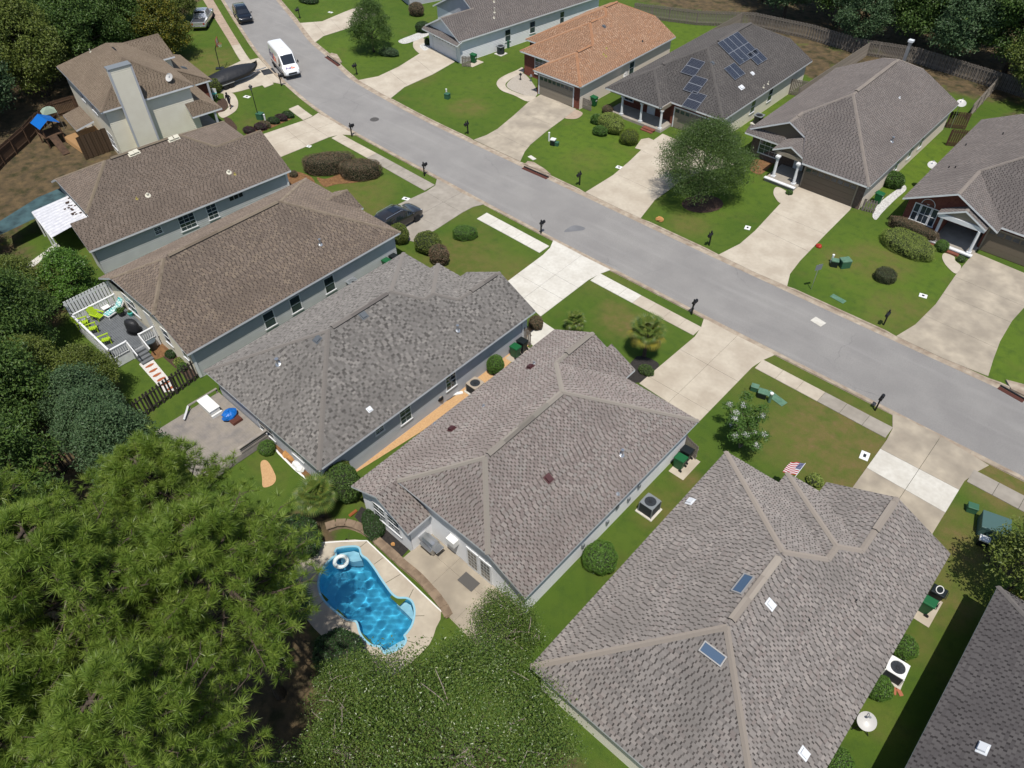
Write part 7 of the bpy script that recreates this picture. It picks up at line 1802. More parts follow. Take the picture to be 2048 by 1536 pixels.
# delivery van
van_w = mat('paint_white', (.78, .79, .80), .25, coat=.8); van = thing('delivery_van', 'white delivery van with purple and orange lettering on the street', 'van', (-81.75, 48.0, 0), R_(-17.8))
stv = [(-2.95, .90, .42, 1.5, .80, 2.50), (-2.90, .98, .40, 1.5, .84, 2.66), (0.6, .99, .38, 1.5, .84, 2.70), (1.2, .99, .38, 1.45, .82, 2.62), (1.45, .99, .38, 1.4, .80, 2.42), (2.15, .98, .38, 1.28, .78, 1.48), (2.35, .97, .38, 1.18, .76, 1.30), (2.75, .93, .40, 1.0, .70, 1.10), (2.93, .82, .44, .85, .60, .90), (3.0, .66, .5, .74, .5, .76)]
secs = [(x, [(w * .95, z0), (w, z0 + .18), (w, (z0 + zb) / 2), (w * .985, zb), (wt + (w - wt) * .25, zt - .12 if zt > zb + .2 else zt - .02), (wt * .9, zt), (.001, zt + .02)]) for x, w, z0, zb, wt, zt in stv]
b = loft(secs).build('body', van_w, van, o=(0, 0, 0), smooth=True); md = b.modifiers.new('edge', 'EDGE_SPLIT'); md.split_angle = R_(32)
X = [s_[0] for s_ in stv]; pv = lambda x: [float(np.interp(x, X, [s_[i] for s_ in stv])) for i in range(6)]
m = MB(); q = []
for f in (.06, .5, .97):
    x = 1.45 + .72 * f; _, w, z0, zb, wt, zt = pv(x); q.append([(x, -wt * .93, zt + .006), (x, 0, zt + .028), (x, wt * .93, zt + .006)])
for a, c_ in zip(q[:-1], q[1:]):
    for k in range(2): m.face([a[k], c_[k], c_[k + 1], a[k + 1]])
m.build('windscreen', car_glass, van, o=(0, 0, 0), recalc=False)
for sg in (1, -1):
    m = MB(); m.face([(1.1, sg * .985, 1.5), (1.95, sg * .985, 1.38), (1.55, sg * .90, 2.12), (1.1, sg * .90, 2.2)]); m.build('side_window', car_glass, van, o=(0, 0, 0), recalc=False)
    MB().ell((1.95, sg * 1.13, 1.55), (.09, .1, .2), 8, 6).build('mirror', black_plastic, van, o=(0, 0, 0), smooth=True)
    MB().ell((2.72, sg * .72, .93), (.2, .16, .1), 10, 6).build('headlight', lamp_clear, van, o=(0, 0, 0), smooth=True)
    for x in (2.0, -1.65): wheel(van, x, sg * .9, .35, .24, sg)
    MB().box(-2.4, sg * .985 - .015, .62, 2.5, sg * .985 + .015, .72).build('trim_strip', black_plastic, van, o=(0, 0, 0))
    MB().box(-2.99, sg * .82 - .06, 1.3, -2.93, sg * .82 + .06, 1.7).build('tail_light', tail_red, van, o=(0, 0, 0))
MB().box(2.86, -.5, .62, 3.03, .5, .82).build('grille', black_plastic, van, o=(0, 0, 0), bevel=.02); MB().box(2.6, -.9, .36, 3.04, .9, .56).build('bumper', black_plastic, van, o=(0, 0, 0), bevel=.04)
m = MB(); m.lathe((.1, 0, 2.70), [(.17, 0), (.17, .05), (.12, .06), (.12, .04), (.05, .04)], 16); m.build('roof_fan', MATS['vent_white'], van, o=(0, 0, 0))
purple = mat('print_purple', (.08, .02, .18), .5); orange = mat('print_orange', (.85, .12, .02), .5)
def text_mesh(txt, size, mt, parent, M, name='lettering', bold=.012):
    cu = bpy.data.curves.new('t', 'FONT'); cu.body = txt; cu.size = size; cu.offset = bold; cu.extrude = .004; cu.space_character = .92
    ob = bpy.data.objects.new('t', cu); C.objects.link(ob); bpy.context.view_layer.update()
    me = bpy.data.meshes.new_from_object(ob.evaluated_get(bpy.context.evaluated_depsgraph_get())); w = max(v.co.x for v in me.vertices)
    bpy.data.objects.remove(ob); me.materials.clear(); me.materials.append(mt)
    o = bpy.data.objects.new(name, me); C.objects.link(o); o.parent = parent; o.matrix_local = M; return w
# hood: text reads from the front, lying on the sloping bonnet
hx = Vector((0, 1, 0)); hy = Vector((-.83, 0, .33)).normalized(); hz = hx.cross(hy)
def basis(x, y, z, o): return Matrix(((x.x, y.x, z.x, o.x), (x.y, y.y, z.y, o.y), (x.z, y.z, z.z, o.z), (0, 0, 0, 1)))
w1 = text_mesh('Fed', .46, purple, van, basis(hx, hy, hz, Vector((2.70, -.62, 1.17))))
text_mesh('Ex', .46, orange, van, basis(hx, hy, hz, Vector((2.70, -.62 + w1 + .03, 1.17))))
for sg in (1, -1):   # sides; the text runs towards the front on the right-hand side and towards the rear on the other
    sx_ = Vector((-sg, 0, 0)); sy_ = Vector((0, -sg * .1, 1)).normalized(); sz_ = sx_.cross(sy_); x0 = -2.6 if sg < 0 else .85
    w1 = text_mesh('Fed', 1.15, purple, van, basis(sx_, sy_, sz_, Vector((x0, sg * 1.003, 1.18))), bold=.03); text_mesh('Ex', 1.15, orange, van, basis(sx_, sy_, sz_, Vector((x0 - sg * (w1 + .06), sg * 1.003, 1.18))), bold=.03)
# boat under a black cover on a trailer
bo = thing('covered_boat', 'boat under a black cover on a trailer in the driveway', 'boat', (-83.55, 42.1, 0), R_(88))
bs_ = [(-3.1, 1.15, .55, 1.35), (-2.9, 1.22, .5, 1.5), (-1, 1.25, .48, 1.75), (.6, 1.22, .5, 1.72), (1.6, 1.05, .55, 1.6), (2.5, .65, .68, 1.45), (3.05, .2, .95, 1.3), (3.2, .04, 1.1, 1.22)]
loft([(x, [(w * .55, z0), (w * .92, z0 + .2), (w, z0 + .5), (w * .97, min(z0 + .62, zt - .05)), (w * .6, zt - .12 * w), (w * .3, zt - .03), (.001, zt)]) for x, w, z0, zt in bs_]).build('cover', tarp_black, bo, o=(0, 0, 0), smooth=True)
m = MB(); 
for sg in (1, -1): m.tube([(-3.2, sg * .7, .42), (1.6, sg * .7, .42), (3.4, 0, .45)], .05, 6)
m.tube([(3.4, 0, .45), (4.2, 0, .45)], .05, 6); m.tube([(-1.6, -1.1, .36), (-1.6, 1.1, .36)], .05, 6); m.build('trailer_frame', steel, bo, o=(0, 0, 0))
for sg in (1, -1):
    for x in (-1.9, -1.2): wheel(bo, x, sg * 1.12, .32, .2, sg)
    MB().box(-2.35, sg * 1.12 - .14, .62, -.75, sg * 1.12 + .14, .68).build('fender', p_silver, bo, o=(0, 0, 0))
m = MB(); m.box(-3.3, -.25, .4, -3.05, .25, 1.1); m.build('outboard_motor', black_plastic, bo, o=(0, 0, 0), bevel=.06)
tag(MB().box(-.8, -.75, .05, .8, .75, .065).build('rubber_mat', mat('mat_black', (.03, .033, .038), .9), o=(0, 0, 0)), 'black square mat on the driveway apron beside the van', 'mat')
mo = bpy.data.objects['rubber_mat']; p = g(537, 144); mo.location = (p[0], p[1], 0); mo.rotation_euler = (0, 0, R_(-20))

# ------------------------------------------------------------------ street furniture
def mailbox_proto():
    o = thing('mailbox', 'x', 'mailbox'); m = MB(); m.box(-.05, -.05, 0, .05, .05, 1.45); m.lathe((0, 0, 1.45), [(.07, 0), (.05, .05), (.01, .1)], 8); m.build('post', black_metal, o, o=(0, 0, 0))
    m = MB(); n = 8; P = [(.11 * math.cos(a), .11 * math.sin(a)) for a in np.linspace(0, math.pi, n)]
    prof = [(.11, -.12)] + P + [(-.11, -.12)]
    for y0, y1 in ((-.12, .44),):
        i = m.add([(x, y0, 1.2 + z) for x, z in prof] + [(x, y1, 1.2 + z) for x, z in prof]); k = len(prof)
        for q in range(k): m.f.append((i + q, i + (q + 1) % k, i + k + (q + 1) % k, i + k + q)); m.m.append(0)
        m.f.append(tuple(i + q for q in range(k))); m.m.append(0); m.f.append(tuple(i + k + q for q in range(k))); m.m.append(0)
    m.build('box', black_metal, o, o=(0, 0, 0)); m = MB(); m.box(-.03, .05, .98, .03, .4, 1.06); m.tube([(0, .35, 1.0), (0, .05, .72)], .02, 6); m.build('bracket', black_metal, o, o=(0, 0, 0)); MB().box(.115, .1, 1.2, .125, .2, 1.42).build('flag', black_metal, o, o=(0, 0, 0))
    return o
mbp = mailbox_proto(); first = True
MBX = [((563, 172), 0, 'black mailbox beside the front of the delivery van'), ((704, 273), 0, 'black mailbox at the tan driveway, above the bronze hedges'), ((849, 352), 0, 'black mailbox at the end of the verge right of the bronze hedges'), ((1082, 469), 0, 'black mailbox on the verge before the new white driveway'), ((1383, 629), 0, 'black mailbox on the verge above the large palm'),
       ((1750, 821), 0, 'black mailbox on the verge nearest the bottom right driveway'), ((936, 268), 1, 'black mailbox on the far lawn left of the terracotta house driveway'), ((1159, 370), 1, 'black mailbox on the far lawn behind the concrete drain slab'), ((1418, 491), 1, 'black mailbox on the far lawn under the round shade tree'), ((1767, 650), 1, 'black mailbox on the far lawn near the right hand driveway'), ((714, 150), 1, 'black mailbox on the far lawn below the round upper tree'), ((600, 37), 1, 'black mailbox on the far lawn at the top of the street')]
for (px, py), far, lab in MBX:
    p = g(px, py); e = (near_k(p[0] + 1) - near_k(p[0] - 1)) / 2; rz = math.atan(e) + (math.pi if far else 0)
    o = mbp if first else copy_tree(mbp); first = False; o.location = (p[0], p[1], 0); o.rotation_euler = (0, 0, rz); o['label'] = lab; o['group'] = 'mailboxes along the street'
lp = thing('lamp_post', 'slender black lamp post on the front lawn', 'lamp', (-73.46, 38.43, 0)); m = MB(); m.lathe((0, 0, 0), [(.1, 0), (.07, .3), (.045, .35), (.04, 3.2), (.06, 3.22)], 10); m.build('pole', black_metal, lp, o=(0, 0, 0)); m = MB(); m.lathe((0, 0, 0), [(.1, 3.25), (.17, 3.6), (.17, 3.62)], 6); m.build('lantern', mat('lantern_glass', (.25, .25, .22), .1), lp, o=(0, 0, 0)); m = MB(); m.lathe((0, 0, 0), [(.23, 3.6), (.16, 3.72), (.03, 3.82), (.01, 3.9)], 6); m.build('lantern_cap', black_metal, lp, o=(0, 0, 0))
bb = thing('basketball_hoop', 'basketball hoop with clear backboard on the upper lawn', 'basketball hoop', (-88.3, 42.9, 0), R_(-40)); m = MB(); m.box(-.3, -.5, 0, .3, .5, .12); m.build('base', black_plastic, bb, o=(0, 0, 0)); m = MB(); m.tube([(0, 0, .1), (0, .1, 2.4), (0, .45, 3.0)], .05, 8); m.build('pole', black_metal, bb, o=(0, 0, 0))
m = MB(); m.box(-.62, .5, 2.75, .62, .52, 3.55); m.build('backboard', mat('backboard_clear', (.42, .3, .2), .2), bb, o=(0, 0, 0)); m = MB()
for a, b_ in (((-.62, 2.75), (.62, 2.75)), ((.62, 2.75), (.62, 3.55)), ((.62, 3.55), (-.62, 3.55)), ((-.62, 3.55), (-.62, 2.75))): m.tube([(a[0], .53, a[1]), (b_[0], .53, b_[1])], .03, 6)
m.build('frame', red_paint, bb, o=(0, 0, 0)); m = MB(); m.tube([(.23 * math.cos(a), .75 + .23 * math.sin(a), 2.95) for a in np.linspace(0, 6.283, 17)], .018, 6); m.build('rim', red_paint, bb, o=(0, 0, 0))
m = MB()
for k in range(10): a = 2 * math.pi * k / 10; m.tube([(.22 * math.cos(a), .75 + .22 * math.sin(a), 2.95), (.12 * math.cos(a + .3), .75 + .12 * math.sin(a + .3), 2.55)], .008, 4)
m.build('net', pvc, bb, o=(0, 0, 0))
sg_ = thing('sign_post', 'thin metal sign post leaning on the right far lawn', 'sign', g(1622, 579)[:2] + (0,)); m = MB(); m.box(-.02, -.02, 0, .02, .02, 2.5); m.build('post', steel, sg_, o=(0, 0, 0)); MB().bb((0, 0, 0), (.5, .86, 0), (.86, -.5, 0), -.3, .3, .02, .03, 1.95, 2.5).build('sign_plate', ac_body, sg_, o=(0, 0, 0))
# utility boxes
def pedestal(label, p, w, d, h, mt, rot=0, lid=None):
    o = thing('utility_box', label, 'utility box', (p[0], p[1], 0), rot); m = MB(); m.box(-w/2, -d/2, 0, w/2, d/2, h * .8); m.build('body', mt, o, o=(0, 0, 0), bevel=.015); m = MB(); m.box(-w/2 - .02, -d/2 - .02, h * .8, w/2 + .02, d/2 + .02, h); m.build('lid', lid or mt, o, o=(0, 0, 0), bevel=.03)
def standpipe(label, p, h=.75, r=.09):
    o = thing('marker_post', label, 'post', (p[0], p[1], 0)); m = MB(); m.lathe((0, 0, 0), [(r, 0), (r, h * .85)], 12); m.build('pipe', green_pale if 'green' in label else pvc, o, o=(0, 0, 0)); m = MB(); m.lathe((0, 0, 0), [(r * 1.15, h * .85), (r * 1.15, h * .95), (.02, h)], 12); m.build('cap', pvc, o, o=(0, 0, 0))
def lidplate(label, px, py, w, l, mt, rot=0, name='meter_lid', hole=True):
    p = g(px, py); o = thing(name, label, 'meter lid', (p[0], p[1], 0), rot); MB().box(-w/2, -l/2, 0, w/2, l/2, .05).build('plate', mt, o, o=(0, 0, 0), bevel=.02)
    if hole: MB().box(-w*.16, -l*.2, .05, w*.16, l*.2, .056).build('reader', black_plastic, o, o=(0, 0, 0))
pedestal('green utility box at the foot of the lamp post', g(522, 238), .7, .6, .7, green_box, .4); standpipe('white marker pipe next to the lamp post box', g(531, 242), .8)
pedestal('green utility pedestal on the lawn left of the terracotta house driveway', g(895, 197), .55, .5, .6, green_box, .2); standpipe('white marker pipe on the lawn left of the terracotta house driveway', g(893, 186), .5)
pedestal('dark utility pedestal with white lid right of the terracotta house driveway', g(1106, 290), .5, .45, .7, bin_dark, .3, pvc); pedestal('small green box touching the dark pedestal', g(1113, 291), .45, .4, .4, green_box, .3); standpipe('white marker pipe right of the terracotta house driveway', g(1098, 282), 1.0)
pedestal('dark pedestal with pale lid on the right far lawn', g(1667, 532), .55, .45, .65, bin_dark, .4, green_pale); pedestal('larger green transformer box on the right far lawn', g(1687, 533), .8, .65, .75, green_box, .9, green_pale); standpipe('white marker pipe on the right far lawn', g(1662, 525), .85)
lidplate('flat green lid in the grass by the right far kerb', 1676, 598, 1.2, .5, green_pale, R_(-8), hole=False)
pedestal('green pedestal nearest the new driveway joint on the dry lawn', g(1508, 780), .5, .4, .45, green_box, .3, green_pale); pedestal('dark pedestal with pale lid on the dry lawn', g(1523, 793), .6, .5, .55, bin_dark, .3, green_pale); standpipe('pale green marker pipe on the dry lawn', g(1538, 804), .95, .11)
lidplate('long flat green lid on the dry lawn', 1552, 797, 1.5, .6, green_pale, R_(-12), hole=False); lidplate('white meter lid at the edge of the dry lawn', 1729, 912, .55, .75, pvc, R_(10))
lidplate('white meter lid on the lawn left of the wide taupe garage drive', 1495, 456, .5, .6, pvc, .3); lidplate('white meter lid by the right hand far driveway', 1846, 592, .6, .5, pvc, .2); lidplate('white meter lid by the driveway under the shade tree', 1238, 335, .6, .5, pvc, .2); lidplate('pale lid in the grass behind the concrete drain slab', 1064, 316, .9, .45, conc_new, -.2, hole=False)
lidplate('white meter lid on the lawn beside the parked dark car', 812, 398, .7, .45, pvc, .3); lidplate('white meter lid on the lawn with the lamp post', 494, 194, .8, .5, pvc, .3); lidplate('white meter lid at the edge of the tan driveway', 618, 293, .5, .4, pvc, .3); lidplate('pale lid on the top lawn across the street', 661, 25, .7, .4, pvc, .2)
for px, py, lab in ((749, 239, 'dark round manhole cover in the upper street'),):
    p = g(px, py); o = thing('manhole_cover', lab, 'manhole cover', (p[0], p[1], 0)); m = MB(); m.lathe((0, 0, .008), [(.5, 0), (.48, .012), (.02, .014)], 24); m.build('frame', mat('iron', (.09, .085, .08), .7), o, o=(0, 0, 0)); m = MB()
    for k in range(-3, 4): m.box(-.34, k * .1 - .025, .022, .34, k * .1 + .025, .03)
    m.build('ribs', MATS['iron'], o, o=(0, 0, 0))
lidplate('pale square patch plate in the street at the right', 1636, 644, .95, .7, conc_new, R_(-10), 'street_plate', False)
# storm drain inlets
def inlet(label, pts_px, mouth):
    P = [g(*p)[:2] for p in pts_px]; c = (sum(p[0] for p in P) / len(P), sum(p[1] for p in P) / len(P), 0); o = thing('storm_drain', label, 'drain', c); m = MB(); m.prism(P if area(P) > 0 else P[::-1], .02, .16); m.build('slab', kerb_m, o, bevel=0)
    a, b_ = Vector(g(*mouth[0])), Vector(g(*mouth[1])); t = (b_ - a).normalized(); n_ = Vector((t.y, -t.x, 0)); MB().bb(a, t, n_, 0, (b_ - a).length, -.04, .05, .01, .12).build('mouth', black_plastic, o); MB().bb(a, t, n_, 0, (b_ - a).length, .06, .42, .008, .02).build('grate', mat('rusty_iron', sr(110, 62, 50, .5), .8) if 'rusty_iron' not in MATS else MATS['rusty_iron'], o)
inlet('concrete storm drain slab at the terracotta house lawn corner', [ze(860, 1188), ze(905, 1195), ze(985, 1245), ze(1030, 1285), ze(960, 1262), ze(840, 1208)], (ze(835, 1222), ze(1015, 1300)))
inlet('concrete storm drain slab by the upper street bend', [za(1110, 395), za(1150, 405), za(1185, 460), za(1165, 470), za(1090, 405)], (za(1078, 412), za(1175, 480)))
inlet('storm drain cut by the right edge of the picture', [(2010, 762), (2048, 772), (2060, 800), (2020, 780)], ((2000, 772), (2050, 800)))
# ------------------------------------------------------------------ bins, air conditioners, dishes
def bin_(label, p, rot, mt):
    o = thing('wheelie_bin', label, 'bin', (p[0], p[1], 0), rot); m = MB(); b0, b1 = (.22, .26), (.29, .35)
    P0 = [(-b0[0], -b0[1], .06), (b0[0], -b0[1], .06), (b0[0], b0[1], .06), (-b0[0], b0[1], .06)]; P1 = [(-b1[0], -b1[1], .98), (b1[0], -b1[1], .98), (b1[0], b1[1], .98), (-b1[0], b1[1], .98)]
    i = m.add(P0 + P1)
    for q in ((0, 3, 2, 1), (4, 5, 6, 7), (0, 1, 5, 4), (1, 2, 6, 5), (2, 3, 7, 6), (3, 0, 4, 7)): m.f.append(tuple(i + a for a in q)); m.m.append(0)
    m.build('body', mt, o, o=(0, 0, 0), bevel=.03); m = MB(); i = m.add([(-.32, -.38, .98), (.32, -.38, .98), (.32, .4, 1.0), (-.32, .4, 1.0), (-.26, -.3, 1.06), (.26, -.3, 1.06), (.28, .36, 1.1), (-.28, .36, 1.1)])
    for q in ((0, 3, 2, 1), (4, 5, 6, 7), (0, 1, 5, 4), (1, 2, 6, 5), (2, 3, 7, 6), (3, 0, 4, 7)): m.f.append(tuple(i + a for a in q)); m.m.append(0)
    m.build('lid', mt, o, o=(0, 0, 0), bevel=.02); m = MB(); m.tube([(-.25, .44, .97), (.25, .44, .97)], .02, 6); m.build('handle', black_plastic, o, o=(0, 0, 0))
    for sx in (-.28, .28): m = MB(); m.tube([(sx - .03, .28, .12), (sx + .03, .28, .12)], .12, 12); m.build('wheel', rubber, o, o=(0, 0, 0))
    MB().box(-.14, -.335, .62, .14, -.325, .72).build('sticker', pvc, o, o=(0, 0, 0)) if mt is bin_green else None
BN = [((-27.05, 29.25), -90, 0, 'green bin on the slab beside the plain grey roof'), ((-27.1, 30.05), -90, 1, 'dark bin behind the green one beside the plain grey roof'), ((-12.35, 28.6), -90, 0, 'green bin beside the long white wall'), ((-12.4, 29.4), -90, 1, 'dark bin behind the green one beside the long white wall'), ((3.0, 29.2), -90, 0, 'green bin under the eave of the nearest roof'), ((3.15, 30.15), -90, 1, 'dark bin with a looped strap on its lid under the nearest eave'),
      ((-42.1, 29.9), -90, 0, 'green bin between the brown and the plain grey roofs'), ((-42.1, 30.7), -90, 1, 'dark bin between the brown and the plain grey roofs'), ((-47.75, 65.0), 90, 0, 'green bin behind the screen of the terracotta house'), ((-66.0, 64.5), 100, 0, 'green bin behind the bush at the white garage'), ((-15.95, 66.6), 90, 0, 'green bin behind the screen of the wide taupe garage')]
for p, r, dk, lab in BN: bin_(lab, p, R_(r), bin_dark if dk else bin_green)
for p, lab in (((-12.1, 28.9), 'bin slab at the white wall'), ((-26.9, 29.6), 'b'), ((3.1, 29.4), 'c'), ((-65.7, 64.4), 'd')): patch('bin_slab', [(p[0] - .55, p[1] - 1.0), (p[0] + .55, p[1] - 1.0), (p[0] + .55, p[1] + 1.0), (p[0] - .55, p[1] + 1.0)], .03, conc)
tag(MB().tube([(3.15 + .18 * math.cos(a), 30.15 + .26 * math.sin(a), 1.13) for a in np.linspace(0, 6.2, 20)], .025, 6).build('strap_loop', pvc, o=(3.15, 30.15, 1.1)), 'looped cord lying on the lid of the dark bin under the nearest eave', 'cord')
def ac(label, p, rot, top_m, body_m, w=.85, h=.85, rnd=False):
    o = thing('air_conditioner', label, 'air conditioner', (p[0], p[1], 0), rot); MB().box(-w*.62, -w*.62, 0, w*.62, w*.62, .07).build('pad', conc_new, o, o=(0, 0, 0))
    if rnd: m = MB(); m.lathe((0, 0, 0), [(w*.5, .07), (w*.5, h)], 24); m.build('housing', body_m, o, o=(0, 0, 0))
    else:
        MB().box(-w/2 + .02, -w/2 + .02, .07, w/2 - .02, w/2 - .02, h).build('housing', body_m, o, o=(0, 0, 0)); m = MB()
        for sx in (-1, 1):
            for sy in (-1, 1): m.box(sx * (w/2 - .02) - .03, sy * (w/2 - .02) - .03, .07, sx * (w/2 - .02) + .03, sy * (w/2 - .02) + .03, h)
        m.build('corner_post', top_m, o, o=(0, 0, 0))
        for z in np.arange(.16, h - .05, .09):
            m = MB(); q = w/2 - .012
            for (x0, y0, x1, y1) in ((-q, -q - .01, q, -q), (-q, q, q, q + .01), (-q - .01, -q, -q, q), (q, -q, q + .01, q)): m.box(x0, y0, z, x1, y1, z + .03)
            m.build('louvre', body_m, o, o=(0, 0, 0))
    m = MB(); n = 24; sq = [(max(-1, min(1, 1.35 * math.cos(a))) * w/2, max(-1, min(1, 1.35 * math.sin(a))) * w/2) for a in np.linspace(0, 2*math.pi, n, endpoint=False)]; ci = [(w*.38 * math.cos(a), w*.38 * math.sin(a)) for a in np.linspace(0, 2*math.pi, n, endpoint=False)]
    for k in range(n):
        j = (k + 1) % n; m.face([(*sq[k], h + .05), (*sq[j], h + .05), (*ci[j], h + .05), (*ci[k], h + .05)]); m.face([(*sq[k], h), (*sq[j], h), (*sq[j], h + .05), (*sq[k], h + .05)]); m.face([(*ci[k], h + .05), (*ci[j], h + .05), (*ci[j], h - .12), (*ci[k], h - .12)])
    m.build('top_panel', top_m, o, o=(0, 0, 0)); m = MB(); m.lathe((0, 0, 0), [(w*.38, h - .12), (.02, h - .12)], 20); m.build('well', black_plastic, o, o=(0, 0, 0))
    for k in range(4): a = k * 1.571 + .4; m = MB(); m.face([(.06 * math.cos(a), .06 * math.sin(a), h - .04), (w*.34 * math.cos(a - .25), w*.34 * math.sin(a - .25), h - .07), (w*.34 * math.cos(a + .3), w*.34 * math.sin(a + .3), h - .02)]); m.build('fan_blade', top_m, o, o=(0, 0, 0))
    m = MB(); m.lathe((0, 0, 0), [(.1, h - .05), (.1, h + .02), (.02, h + .03)], 12); m.build('fan_hub', black_plastic, o, o=(0, 0, 0))
    m = MB()
    for k in range(10): a = 2*math.pi*k/10; m.tube([(.08 * math.cos(a), .08 * math.sin(a), h + .045), (w*.38 * math.cos(a), w*.38 * math.sin(a), h + .045)], .006, 4)
    m.build('guard', black_metal, o, o=(0, 0, 0))
ac('grey air conditioner beside the long white wall', (-11.85, 24.6), 0, ac_body, ac_dark, .95, .9); ac('white topped air conditioner under the nearest eave', (3.25, 24.65), R_(4), pvc, ac_dark, .95, .8); ac('air conditioner with dark sides in the tan gravel strip', (-26.75, 24.75), 0, mat('ac_beige', sr(200, 186, 168, .62), .5), ac_dark, .95, .8)
ac('round grey air conditioner between the brown and plain grey roofs', (-42.05, 26.3), 0, ac_body, ac_body, .9, .85, True); ac('round dark air conditioner at the white sided far house', (-65.3, 68.6), 0, ac_body, ac_dark, .95, .95, True); ac('round air conditioner half hidden behind the far shade tree', (-32.0, 73.2), 0, ac_body, black_plastic, .95, .9, True)
def dish(label, loc, r, az, post, tripod=False, tilt=35, grp=None):
    o = thing('satellite_dish', label, 'satellite dish', loc, az); m = MB(); n = 24; rings = []
    for f in (0, .35, .7, 1.0): rings.append(m.add([(r * f * math.cos(a) * 1.0 + 1e-4 * math.cos(a), r * f * math.sin(a), .14 * r * f * f * 1.6) for a in np.linspace(0, 2*math.pi, n, endpoint=False)]))
    for a, b_ in zip(rings[:-1], rings[1:]):
        for k in range(n): m.f.append((a + k, a + (k + 1) % n, b_ + (k + 1) % n, b_ + k)); m.m.append(0)
    T = Matrix.Translation((0, 0, post)) @ Matrix.Rotation(R_(-tilt), 4, 'X'); m.v = [tuple(T @ Vector(v)) for v in m.v]; m.build('reflector', dish_m, o, o=(0, 0, 0), smooth=True, recalc=False)
    m = MB(); m.tube([(0, 0, 0), (0, 0, post - .02)], .03, 8); 
    if tripod:
        for a in (.5, 2.6, 4.7): m.tube([(0, 0, post * .7), (.45 * math.cos(a), .45 * math.sin(a), 0)], .025, 6)
    m.build('mast', black_metal if tripod else steel, o, o=(0, 0, 0)); m = MB(); a0 = T @ Vector((0, -r * .95, .1 * r)); a1 = T @ Vector((0, -r * .55, r * .85)); m.tube([a0, (a0 + a1) / 2 + Vector((0, -.05, 0)), a1], .018, 6); m.build('feed_arm', steel, o, o=(0, 0, 0)); m = MB(); m.ell(tuple(a1), (.09, .06, .05), 8, 6); m.build('receiver', ac_body, o, o=(0, 0, 0))
dish('large satellite dish on a tripod in the grass by the nearest eave', (3.2, 21.0, 0), .45, R_(200), .95, True, 30)
p, n_ = HZ.hit(342, 163); dish('round satellite dish on the two storey roof', (p.x, p.y, p.z - .02), .42, R_(200), .4, False, 45)
dish('white satellite dish on the yard pole by the right edge roof', (-13.75, 71.4, 0), .42, R_(200), 2.6, False, 25); dish('white satellite dish behind the rear corner of the taupe pediment house', (-16.25, 85.4, 0), .48, R_(200), 2.7, False, 25); dish('blue white satellite dish fixed at the terracotta house side wall', (-47.6, 70.6, 0), .38, R_(150), 1.7, False, 50)
# grill on the patio
gr = thing('gas_grill', 'stainless gas grill with open side shelves on the patio', 'grill', (-19.5, 13.75, .3), R_(0)); stn = mat('stainless', (.55, .56, .57), .3, metal=.9)
MB().box(-.4, -.28, .1, .4, .28, .8).build('cabinet', stn, gr, o=(0, 0, 0), bevel=.01); m = MB(); pr = [(-.3, .8), (-.3, 1.0), (-.2, 1.14), (.0, 1.2), (.2, 1.14), (.3, .95), (.3, .8)]; i = m.add([(-.42, y, z) for y, z in pr] + [(.42, y, z) for y, z in pr]); k = len(pr)
for q in range(k): m.f.append((i + q, i + (q + 1) % k, i + k + (q + 1) % k, i + k + q)); m.m.append(0)
m.f.append(tuple(i + q for q in range(k))); m.m.append(0); m.f.append(tuple(i + k + q for q in range(k))); m.m.append(0); m.build('hood', stn, gr, o=(0, 0, 0))
for sg in (-1, 1): MB().box(sg * .62 - .2, -.28, .78, sg * .62 + .2, .28, .83).build('side_shelf', stn, gr, o=(0, 0, 0), bevel=.01)
MB().box(-.45, -.5, .74, .45, -.3, .79).build('front_shelf', stn, gr, o=(0, 0, 0)); m = MB(); m.tube([(-.34, -.34, 1.0), (.34, -.34, 1.0)], .02, 8); m.build('handle', chrome, gr, o=(0, 0, 0))
for x in (-.25, 0, .25): m = MB(); m.tube([(x, -.28, .7), (x, -.33, .7)], .03, 10); m.build('knob', black_plastic, gr, o=(0, 0, 0))
tag(MB().box(-17.0, 13.35, .345, -15.9, 14.05, .36).build('door_mat', mat('mat_grey', (.1, .095, .09), .95), o=(-16.4, 13.7, .34)), 'grey mat in front of the french doors', 'mat')
# kettle grill in the gravel strip, hose, rocks
kg = thing('kettle_grill', 'small round kettle grill in the tan gravel strip', 'grill', g(880, 808)[:2] + (0,)); m = MB(); m.ell((0, 0, .62), (.3, .3, .24), 14, 8); m.build('bowl', black_metal, kg, o=(0, 0, 0), smooth=True); m = MB(); m.lathe((0, 0, 0), [(.2, .8), (.2, .84), (.05, .86)], 14); m.build('lid', MATS['ac_beige'], kg, o=(0, 0, 0))
for a in (.4, 2.5, 4.6): m = MB(); m.tube([(.12 * math.cos(a), .12 * math.sin(a), .45), (.28 * math.cos(a), .28 * math.sin(a), 0)], .015, 6); m.build('leg', steel, kg, o=(0, 0, 0))
ho = MB(); pts = [g(*p)[:2] + (.05,) for p in ((884, 806), (898, 800), (912, 790), (922, 779), (925, 768))]; ho.tube(pts, .02, 6); tag(ho.build('garden_hose', black_plastic, o=pts[0]), 'dark hose curving along the tan gravel strip', 'hose')
sk = thing('splash_block', 'white splash trough along the gravel strip', 'splash block', g(905, 790)[:2] + (0,), R_(58)); MB().box(-.75, -.12, 0, .75, .12, .1).build('trough', pvc, sk, o=(0, 0, 0), bevel=.02)
def rock(label, px, py, r, mt, z=0): p = g(px, py); m = MB(); m.ell((p[0], p[1], z + r * .35), (r, r * .8, r * .6), 9, 6, jit=.14); tag(m.build('rock', mt, o=(p[0], p[1], z)), label, 'rock')
